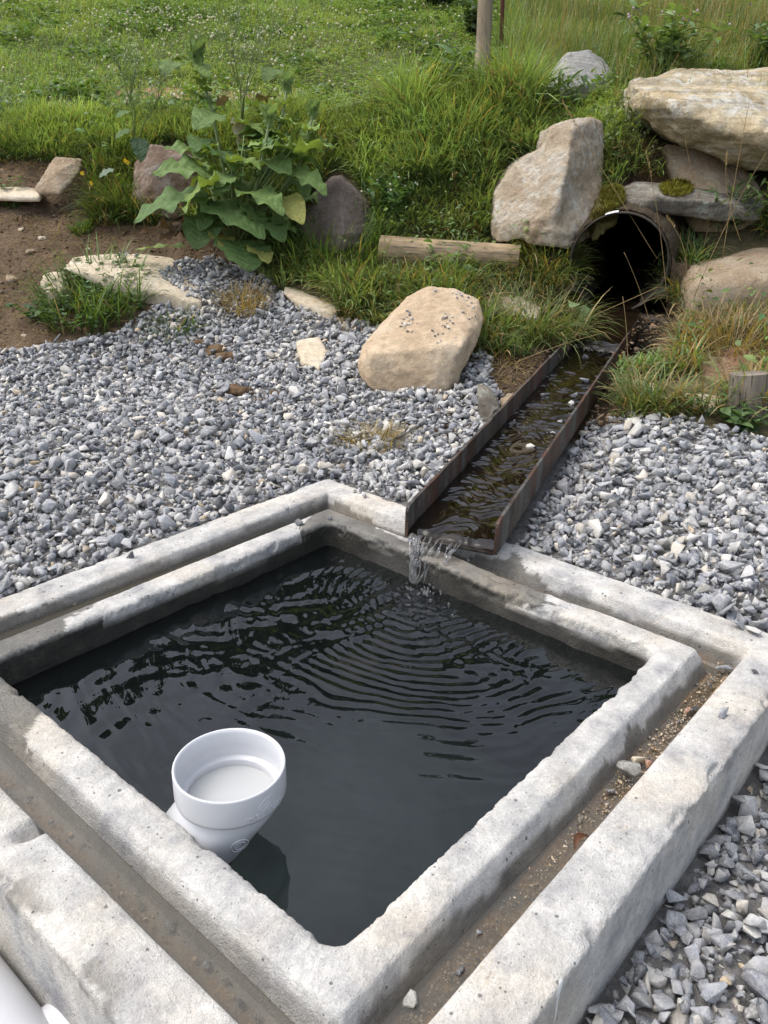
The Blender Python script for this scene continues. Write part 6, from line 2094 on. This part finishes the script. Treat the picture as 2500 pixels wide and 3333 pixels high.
# white clover heads
cl = MB()
P, q = grass_points(5200, 5.6, 11.0, pred=lambda P, q, rg: (rg == 0) & (q[:, 0] < 1150) & (RNG.uniform(0, 1, len(P)) < 0.10 + 0.9 * dens_noise(P, 0.9, 121, -0.1, 0.35) * np.where(q[:, 0] < 650, 1, 0.45)))
bm = bmesh.new()
bmesh.ops.create_icosphere(bm, subdivisions=1, radius=1)
IV = np.array([v.co[:] for v in bm.verts])
IF = np.array([[v.index for v in f.verts] for f in bm.faces])
bm.free()
for p in P:
    hh = RNG.uniform(0.07, 0.13)
    r_ = RNG.uniform(0.007, 0.012)
    cl.add(p + np.array([0, 0, hh]) + IV * r_ * RNG.uniform(0.8, 1.15, (len(IV), 1)), IF, np.array((0.62, 0.60, 0.50)) * RNG.uniform(0.75, 1.1))
    tube(cl, [p, p + np.array([0, 0, hh])], [0.0012, 0.0012], 3, (0.12, 0.18, 0.06), False)
tag(cl.build('clover_flowers', M_WEED), 'scattered white clover flower heads over the meadow', 'clover flowers', kind='stuff')

# lush band along the edge of the bank
def sward(mb, n, y0, y1, pred, hr, wr, cols0, cols1, dryf, lean, curl, wt, dn=(2.5, 131), x0=-4.4, x1=4.9):
    P, q = grass_points(n, y0, y1, x0, x1, pred)
    n = len(P)
    clump = dens_noise(P, dn[0], dn[1], -0.4, 0.4)
    hgt = RNG.uniform(*hr, n) * (0.55 + 0.6 * clump)
    s_t, w_t = trough_sw(P[:, 0], P[:, 1])
    nearch = (s_t > 0) & (s_t < TL + 0.15)
    hgt = np.where(nearch, hgt * np.clip((np.abs(w_t) - 0.12) / np.where(w_t > 0, 0.42, 0.34), 0.22, 1), hgt)
    ql = inpoly(q, [(760, 500), (1170, 525), (1170, 625), (770, 610)])
    hgt = np.where(ql, hgt * 0.38, hgt)
    qr = inpoly(q, [(1470, 560), (1700, 520), (1800, 740), (1460, 735)])
    hgt = np.where(qr, hgt * 0.42, hgt)
    tone = (0.72 + 0.56 * dens_noise(P, 2.2, dn[1] + 7))[:, None]
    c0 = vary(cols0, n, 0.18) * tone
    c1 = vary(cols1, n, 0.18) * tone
    dry = RNG.uniform(0, 1, n) < dryf(P, q) if callable(dryf) else RNG.uniform(0, 1, n) < dryf
    k = dry.sum()
    c0[dry] = vary(DRY0, k, 0.2)
    c1[dry] = vary(DRY1, k, 0.2)
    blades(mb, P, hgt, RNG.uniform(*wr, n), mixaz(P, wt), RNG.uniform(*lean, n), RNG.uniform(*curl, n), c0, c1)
bk = MB()
sward(bk, 100000, 4.75, 5.75, lambda P, q, rg: (rg == 0) & (q[:, 0] < 1120), (0.08, 0.17), (0.005, 0.009), (0.10, 0.16, 0.05), (0.275, 0.365, 0.13), 0.05, (0.1, 0.8), (0.2, 1.5), 1.6)
# overhanging turf lip above the bare dirt
sward(bk, 26000, 4.9, 5.35, lambda P, q, rg: (q[:, 0] < 380) & (q[:, 1] < 352), (0.10, 0.2), (0.004, 0.0075), (0.045, 0.085, 0.024), (0.11, 0.18, 0.05), 0.04, (0.5, 1.2), (0.5, 1.4), 2.5, (3, 141))
# tall grass on the bank in the middle
sward(bk, 64000, 3.55, 5.5, lambda P, q, rg: (rg == 0) & (q[:, 0] > 560) & (q[:, 0] < 1330) & (q[:, 1] > 190) & (RNG.uniform(0, 1, len(P)) < 0.35 + 0.65 * dens_noise(P, 3, 151, -0.5, 0.2)), (0.10, 0.25), (0.006, 0.012), (0.11, 0.17, 0.058), (0.30, 0.40, 0.15),
      lambda P, q: np.where((q[:, 1] > 560) | ((q[:, 0] > 1080) & (q[:, 1] > 470)), 0.16, 0.05), (0.05, 0.75), (0.5, 1.9), 1.6, (3.2, 153), x0=-1.5, x1=1.3)
sward(bk, 16000, 4.5, 5.5, lambda P, q, rg: (rg == 0) & (q[:, 0] > 850) & (q[:, 0] < 1160) & (q[:, 1] > 190) & (q[:, 1] < 420), (0.26, 0.44), (0.006, 0.012), (0.085, 0.14, 0.048), (0.25, 0.35, 0.13), 0.08, (0.05, 0.6), (0.5, 1.8), 1.2, (3.2, 157), x0=-0.9, x1=1.0)
# the left fringe of weeds and grass beside the mottled rock
sward(bk, 24000, 4.0, 5.3, lambda P, q, rg: (q[:, 0] > 195) & (q[:, 0] < 345) & (q[:, 1] > 330) & (q[:, 1] < 490) & (rg != 1), (0.10, 0.26), (0.004, 0.008), (0.055, 0.10, 0.028), (0.15, 0.23, 0.06), 0.15, (0.1, 0.9), (0.4, 1.8), 1.0, (4, 161), x0=-2.2, x1=-1.0)
# right bank
sward(bk, 70000, 2.85, 5.2, lambda P, q, rg: (rg == 0) & (q[:, 0] > 1330) & (q[:, 1] > 190) & (RNG.uniform(0, 1, len(P)) < 0.35 + 0.65 * dens_noise(P, 3, 171, -0.5, 0.25)) & ~((q[:, 0] > 1500) & (q[:, 1] > 720) & (q[:, 1] < 850) & (RNG.uniform(0, 1, len(P)) < 0.8)), (0.14, 0.32), (0.005, 0.010), (0.085, 0.14, 0.045), (0.225, 0.33, 0.115),
      lambda P, q: np.where((q[:, 0] > 1440) & (q[:, 1] > 640), 0.5, 0.15), (0.05, 0.9), (0.5, 1.9), 1.6, (3.2, 173), x0=0.4, x1=3.6)
def broadleaf(mb, n, pred, L0, L1, hmax, col, y0=3.0, y1=5.8):
    P, q = grass_points(n, y0, y1, pred=pred)
    n = len(P)
    s_b, w_b = trough_sw(P[:, 0], P[:, 1])
    kb = ~((s_b > -0.1) & (s_b < TL + 0.3) & (np.abs(w_b) < 0.36))
    P = P[kb]
    n = len(P)
    P = P + np.array([0, 0, 1.0]) * RNG.uniform(0.02, hmax, n)[:, None]
    az = RNG.uniform(0, 6.28, n)
    D = np.stack([np.cos(az), np.sin(az), RNG.uniform(-0.4, 0.6, n)], -1)
    Nn = np.stack([RNG.normal(0, 0.35, n), RNG.normal(0, 0.35, n), np.ones(n)], -1)
    Lb = RNG.uniform(L0, L1, n)
    leaves(mb, P, D, Nn, Lb, Lb * RNG.uniform(0.3, 0.7, n), vary(col, n, 0.25), 0.3)
broadleaf(bk, 26000, lambda P, q, rg: (rg == 0) & (q[:, 0] > 150) & (dens_noise(P, 3.5, 211) > 0.55), 0.025, 0.06, 0.20, (0.115, 0.19, 0.06))
broadleaf(bk, 16000, lambda P, q, rg: (rg == 0) & (q[:, 0] > 400) & (dens_noise(P, 4.5, 213) > 0.6), 0.015, 0.035, 0.25, (0.16, 0.235, 0.075))
tag(bk.build('grass', M_GRASS), 'tall tufted green grass covering the bank around the rocks', 'grass', kind='stuff')
# dry thatch hanging at the foot of the banks
th = MB()
sward(th, 46000, 2.9, 4.8, lambda P, q, rg: (rg != 1) & (((q[:, 0] > 1000) & (q[:, 0] < 1290) & (q[:, 1] > 480)) | ((q[:, 0] > 1360) & (q[:, 1] > 640)) | ((q[:, 0] > 690) & (q[:, 0] < 1000) & (q[:, 1] > 520))) & (RNG.uniform(0, 1, len(P)) < 0.7), (0.08, 0.24), (0.002, 0.0045), (0.16, 0.115, 0.06), (0.30, 0.225, 0.12), 1.0, (0.7, 1.5), (0.2, 1.2), 2.2, (4, 181), x0=-0.8, x1=3.2)
sward(th, 12000, 3.6, 5.2, lambda P, q, rg: (rg == 2), (0.04, 0.13), (0.0015, 0.003), (0.16, 0.11, 0.06), (0.26, 0.19, 0.11), 1.0, (1.1, 1.55), (-0.2, 0.3), 0.5, (4, 183), x0=-3.2, x1=-0.9)
tag(th.build('dry_grass', M_GRASS), 'dry straw-coloured thatch lying on the banks and the bare dirt', 'dry grass', kind='stuff')
# upper right: rank seeding grass
ur = MB()
sward(ur, 62000, 5.2, 11.4, lambda P, q, rg: (rg == 0) & (q[:, 0] > 1090 + 40 * fbm(np.c_[P[:, :2] * 2, np.zeros(len(P))], 2, 190)) & (q[:, 1] < 200), (0.14, 0.40), (0.003, 0.0065), (0.10, 0.155, 0.045), (0.22, 0.295, 0.10), lambda P, q: np.where(q[:, 0] > 1350, 0.24, 0.12), (0.02, 0.5), (0.1, 1.0), 0.3, (2.0, 191), x0=0.2)
P, q = grass_points(1500, 5.4, 11, 0.2, 4.9, lambda P, q, rg: (rg == 0) & (q[:, 0] > 1140) & (q[:, 1] < 190))
n = len(P)
hh = RNG.uniform(0.35, 0.75, n)
blades(ur, P, hh, np.full(n, 0.0028), RNG.uniform(0, 6.28, n), RNG.uniform(0, 0.2, n), RNG.uniform(0, 0.5, n), vary(DRY0, n), vary(DRY1, n))
# seed heads
for p, h_ in zip(P[:700], hh[:700]):
    e = p + np.array([RNG.normal(0, 0.05), RNG.normal(0, 0.05), h_ * 0.96])
    for k in range(5):
        a = RNG.uniform(0, 6.28)
        ur.add(e + np.array([[0, 0, -k * 0.02], [math.cos(a) * .01, math.sin(a) * .01, .012 - k * 0.02], [math.cos(a + 1.2) * .006, math.sin(a + 1.2) * .006, .022 - k * 0.02]]), np.array([[0, 1, 2]]), (0.36, 0.29, 0.17))
tag(ur.build('tall_grass', M_GRASS), 'rank yellowing grass with seed heads on the upper right slope', 'grass', kind='stuff')

# wood beyond the crest of the hill
wd_ = MB()
for k in range(70):
    tx, ty = RNG.uniform(-34, 40), RNG.uniform(21, 34)
    tz = float(hz(tx, ty))
    th_ = RNG.uniform(8.0, 13.5)
    tube(wd_, [np.array([tx, ty, tz - 0.5]), np.array([tx + RNG.normal(0, 0.3), ty, tz + th_ * 0.5]), np.array([tx + RNG.normal(0, 0.6), ty, tz + th_ * 0.9])], [0.28, 0.2, 0.05], 7, (0.10, 0.08, 0.06))
    m_ = 420
    d3 = RNG.normal(0, 1, (m_, 3))
    d3 /= np.linalg.norm(d3, axis=1)[:, None]
    rr3 = RNG.uniform(0.35, 1.0, (m_, 1)) ** 0.5
    cen = np.array([tx, ty, tz + th_ * 0.58])
    P = cen + d3 * rr3 * np.array([th_ * 0.30, th_ * 0.30, th_ * 0.43]) * (0.8 + 0.35 * fbm(d3 * 2 + k, 2, 300)[:, None])
    leaves(wd_, P, RNG.normal(0, 1, (m_, 3)) + d3, RNG.normal(0, 0.6, (m_, 3)) + np.array([0, 0, 1.0]), RNG.uniform(0.7, 1.5, m_), RNG.uniform(0.6, 1.1, m_), vary((0.05, 0.085, 0.03), m_, 0.25))
tag(wd_.build('woods', M_WEED), 'dark wood standing beyond the crest of the hillside', 'woods', kind='stuff')

# separate tufts
def tuft(name, label, px, py, n, spread, hr, wr, c0, c1, dryf=0.0, lean=(0.0, 0.9), curl=(0.3, 1.6), cat='grass tuft', clover=0, base=None):
    b = hit(px, py) if base is None else base
    m = MB()
    a, r_ = RNG.uniform(0, 6.28, n), np.sqrt(RNG.uniform(0, 1, n)) * spread
    X, Y = b[0] + r_ * np.cos(a), b[1] + r_ * np.sin(a)
    P = np.stack([X, Y, hz(X, Y)], -1)
    az = a + RNG.normal(0, 0.9, n)
    C0, C1 = vary(c0, n), vary(c1, n)
    d = RNG.uniform(0, 1, n) < dryf
    C0[d], C1[d] = vary(DRY0, d.sum()), vary(DRY1, d.sum())
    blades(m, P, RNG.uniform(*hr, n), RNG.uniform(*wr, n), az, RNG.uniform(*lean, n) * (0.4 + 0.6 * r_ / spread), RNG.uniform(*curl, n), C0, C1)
    if clover:
        a, r_ = RNG.uniform(0, 6.28, clover), np.sqrt(RNG.uniform(0, 1, clover)) * spread * 1.1
        X, Y = b[0] + r_ * np.cos(a), b[1] + r_ * np.sin(a)
        P = np.repeat(np.stack([X, Y, hz(X, Y) + RNG.uniform(0.02, 0.12, clover)], -1), 3, 0)
        az = np.repeat(RNG.uniform(0, 6.28, clover), 3) + np.tile([0, 2.1, 4.2], clover)
        L3 = np.repeat(RNG.uniform(0.014, 0.024, clover), 3)
        leaves(m, P, np.stack([np.cos(az), np.sin(az), RNG.uniform(-0.2, 0.4, 3 * clover)], -1), np.stack([RNG.normal(0, 0.25, 3 * clover), RNG.normal(0, 0.25, 3 * clover), np.ones(3 * clover)], -1), L3, L3 * 0.95, vary((0.085, 0.15, 0.05), 3 * clover, 0.2))
    return tag(m.build(name, M_GRASS, origin=b), label, cat)
tuft('grass_clump', 'thick green clump of grass and clover at the left end of the cream slab', 205, 668, 520, 0.25, (0.12, 0.30), (0.005, 0.011), (0.05, 0.095, 0.028), (0.14, 0.22, 0.06), 0.05, (0.1, 1.0), (0.4, 1.5), clover=320, cat='grass clump')
tuft('grass_tuft', 'small flattened green tuft lying on the gravel heap', 380, 712, 130, 0.09, (0.08, 0.17), (0.004, 0.008), (0.05, 0.09, 0.03), (0.11, 0.17, 0.05), 0.1, (0.8, 1.4), (0.2, 0.9))
tuft('dry_tuft', 'straw-coloured dead tuft on top of the gravel heap', 528, 655, 260, 0.10, (0.09, 0.19), (0.003, 0.006), DRY0, DRY1, 0.9, (0.2, 1.2), (0.3, 1.2), base=hit(528, 668) + np.array([0, 0, 0.02]))
tuft('dry_tuft', 'low dead tuft with green blades on the gravel in front of the tan boulder', 800, 965, 300, 0.10, (0.05, 0.13), (0.002, 0.005), (0.16, 0.14, 0.07), (0.28, 0.24, 0.12), 0.6, (0.3, 1.3), (0.5, 1.5))
tuft('dry_tuft', 'mat of dry straw grass above the broken reddish stone', 1585, 735, 900, 0.24, (0.08, 0.20), (0.003, 0.006), (0.17, 0.13, 0.065), (0.33, 0.255, 0.135), 0.5, (0.5, 1.4), (0.2, 1.2))
tuft('dry_tuft', 'dry brown twiggy clump on the soil above the grey ledge stone', 1400, 360, 420, 0.14, (0.06, 0.16), (0.002, 0.004), (0.10, 0.065, 0.035), (0.20, 0.14, 0.08), 0.2, (0.3, 1.4), (0.2, 1.2))
tuft('grass_tuft', 'drooping grass tussock hanging over the left channel flange', 1150, 712, 900, 0.24, (0.14, 0.30), (0.003, 0.007), (0.065, 0.11, 0.032), (0.19, 0.24, 0.075), 0.25, (0.3, 1.1), (0.7, 2.0))
tuft('grass_tuft', 'green tuft beside the right channel flange at the gravel edge', 1400, 872, 300, 0.12, (0.08, 0.20), (0.003, 0.007), (0.075, 0.12, 0.035), (0.22, 0.26, 0.085), 0.3, (0.2, 1.1), (0.5, 1.6))
tuft('grass_tuft', 'leaning grass tuft arching across the right side of the culvert mouth', 1492, 640, 360, 0.12, (0.10, 0.22), (0.003, 0.007), (0.06, 0.10, 0.032), (0.17, 0.23, 0.075), 0.25, (0.3, 1.2), (0.5, 1.7))
tuft('grass_tuft', 'shaggy grass tuft below the foot of the upright boulder, left of the culvert mouth', 1195, 575, 420, 0.13, (0.10, 0.22), (0.004, 0.008), (0.075, 0.125, 0.04), (0.20, 0.29, 0.10), 0.2, (0.2, 1.2), (0.5, 1.7))
tuft('grass_tuft', 'short grass tuft against the right shoulder of the culvert', 1492, 560, 260, 0.09, (0.08, 0.18), (0.004, 0.008), (0.075, 0.125, 0.04), (0.20, 0.29, 0.10), 0.15, (0.2, 1.2), (0.5, 1.7))
tuft('grass_tuft', 'grass tuft with bent straw under the cut end of the log', 1185, 585, 380, 0.14, (0.12, 0.26), (0.003, 0.007), (0.065, 0.10, 0.032), (0.18, 0.22, 0.075), 0.4, (0.3, 1.2), (0.5, 1.7))
tuft('grass_tuft', 'grass blades growing along the front of the log', 950, 604, 420, 0.26, (0.06, 0.15), (0.004, 0.008), (0.055, 0.10, 0.03), (0.15, 0.225, 0.06), 0.05, (0.1, 0.9), (0.3, 1.4))
tuft('grass_tuft', 'long-bladed grass tuft below the purple-brown rock', 735, 560, 520, 0.26, (0.16, 0.32), (0.005, 0.009), (0.05, 0.095, 0.028), (0.14, 0.22, 0.058), 0.05, (0.1, 0.9), (0.3, 1.5))
tuft('grass_tuft', 'tiny green sprout on the dirt in front of the burdock', 175, 500, 160, 0.05, (0.04, 0.09), (0.004, 0.008), (0.06, 0.11, 0.03), (0.14, 0.21, 0.06), 0.0)
tuft('grass_tuft', 'small weedy sprout on the dirt above the grass clump', 30, 435, 170, 0.06, (0.04, 0.09), (0.004, 0.008), (0.06, 0.11, 0.03), (0.14, 0.21, 0.06), 0.0, clover=20)

# tall dry stems that cross the culvert and the right bank
SW = [((1440, 640, 3.9), (1395, 330, 3.95), 'dry seed stem crossing the culvert rim to the left'), ((1405, 700, 3.7), (1348, 545, 3.72), 'dry stem bent over the culvert mouth'), ((1352, 880, 3.0), (1345, 640, 3.1), 'reddish dry stem standing beside the right flange'),
      ((1500, 640, 3.85), (1655, 330, 3.9), 'long dry stem leaning towards the ochre slab'), ((1480, 600, 3.9), (1440, 470, 3.95), 'short dry seed stem right of the culvert mouth'), ((1560, 560, 3.95), (1620, 210, 4.0), 'thin dry stem in front of the ochre slab'),
      ((1420, 560, 4.1), (1215, 220, 4.3), 'longest dry stem arching up over the upright boulder'), ((1590, 880, 2.95), (1530, 650, 3.0), 'dry stem rising behind the flat tan stone'), ((1450, 840, 3.0), (1300, 800, 2.95), 'dry stem lying toward the stream'),
      ((1500, 760, 3.3), (1370, 1000, 2.62), 'dry stem drooping onto the right gravel'), ((1100, 790, 3.5), (1300, 720, 3.6), 'straw bent across the upper channel'), ((955, 128, 6.2), (905, -8, 6.5), 'thin pale stem rising left of the fence post'),
      ((1530, 480, 4.3), (1480, 300, 4.3), 'dry stem against the tan wedge stone'), ((1600, 520, 4.2), (1570, 330, 4.25), 'dry seed stem before the tan wedge stone'), ((1420, 620, 3.9), (1262, 690, 3.75), 'pale curled straw over the stream')]
for (a, b, lab) in SW:
    A, B = atY(*a), atY(*b)
    m = MB()
    t = np.linspace(0, 1, 14)[:, None]
    C_ = (A + B) / 2 + np.array([RNG.normal(0, 0.03), RNG.normal(0, 0.02), 0.05 * np.linalg.norm(B - A)])
    Pq = A * (1 - t) ** 2 + 2 * C_ * t * (1 - t) + B * t ** 2
    cc_ = np.array((0.34, 0.25, 0.12)) * RNG.uniform(0.8, 1.15)
    tube(m, Pq, np.linspace(0.0018, 0.001, 14), 4, cc_)
    if 'seed' in lab or 'longest' in lab:
        for k in range(16):
            f = 1 - k * 0.012
            p = A * (1 - f) ** 2 + 2 * C_ * f * (1 - f) + B * f ** 2
            a2 = RNG.uniform(0, 6.28)
            m.add(p + np.array([[0, 0, 0], [math.cos(a2) * .005, math.sin(a2) * .005, .008], [math.cos(a2 + 1.5) * .004, math.sin(a2 + 1.5) * .004, .014]]), np.array([[0, 1, 2]]), cc_ * 1.1)
    tag(m.build('straw', M_GRASS, origin=A), lab, 'straw')

# clods of soil and roots among the stones
def clod(label, px, py, w, seed):
    c = hit(px, py) + np.array([0, 0, 0.012])
    k = w * 0.5 * DS / FPX * c[1]
    r = np.random.default_rng(seed)
    P = r.normal(0, 1, (18, 3))
    P /= np.linalg.norm(P, axis=1)[:, None]
    P = c + P * np.array([k, k * 0.7, k * 0.45])
    me = hull_obj([P], max(k / 10, 0.004), 1)
    tag(finish_rock('soil_clod', me, M_SOILCLOD, k * 0.22, 26, seed=seed), label, 'soil clod')
for i, (px, py, w, lab) in enumerate([(455, 762, 64, 'brown soil clod with roots near the top of the gravel heap'), (492, 778, 56, 'dark soil clod right of the one with roots'), (428, 745, 34, 'reddish brown earth lump on the gravel heap'), (520, 852, 72, 'widest dark brown soil clod lower in the gravel'),
                                      (470, 850, 26, 'small brown clod left of the widest soil clod'), (600, 857, 46, 'brown root clod at the right of the soil clods'), (560, 870, 24, 'lowest crumbly soil clod in the gravel')]):
    clod(lab, px, py, w, 600 + i)
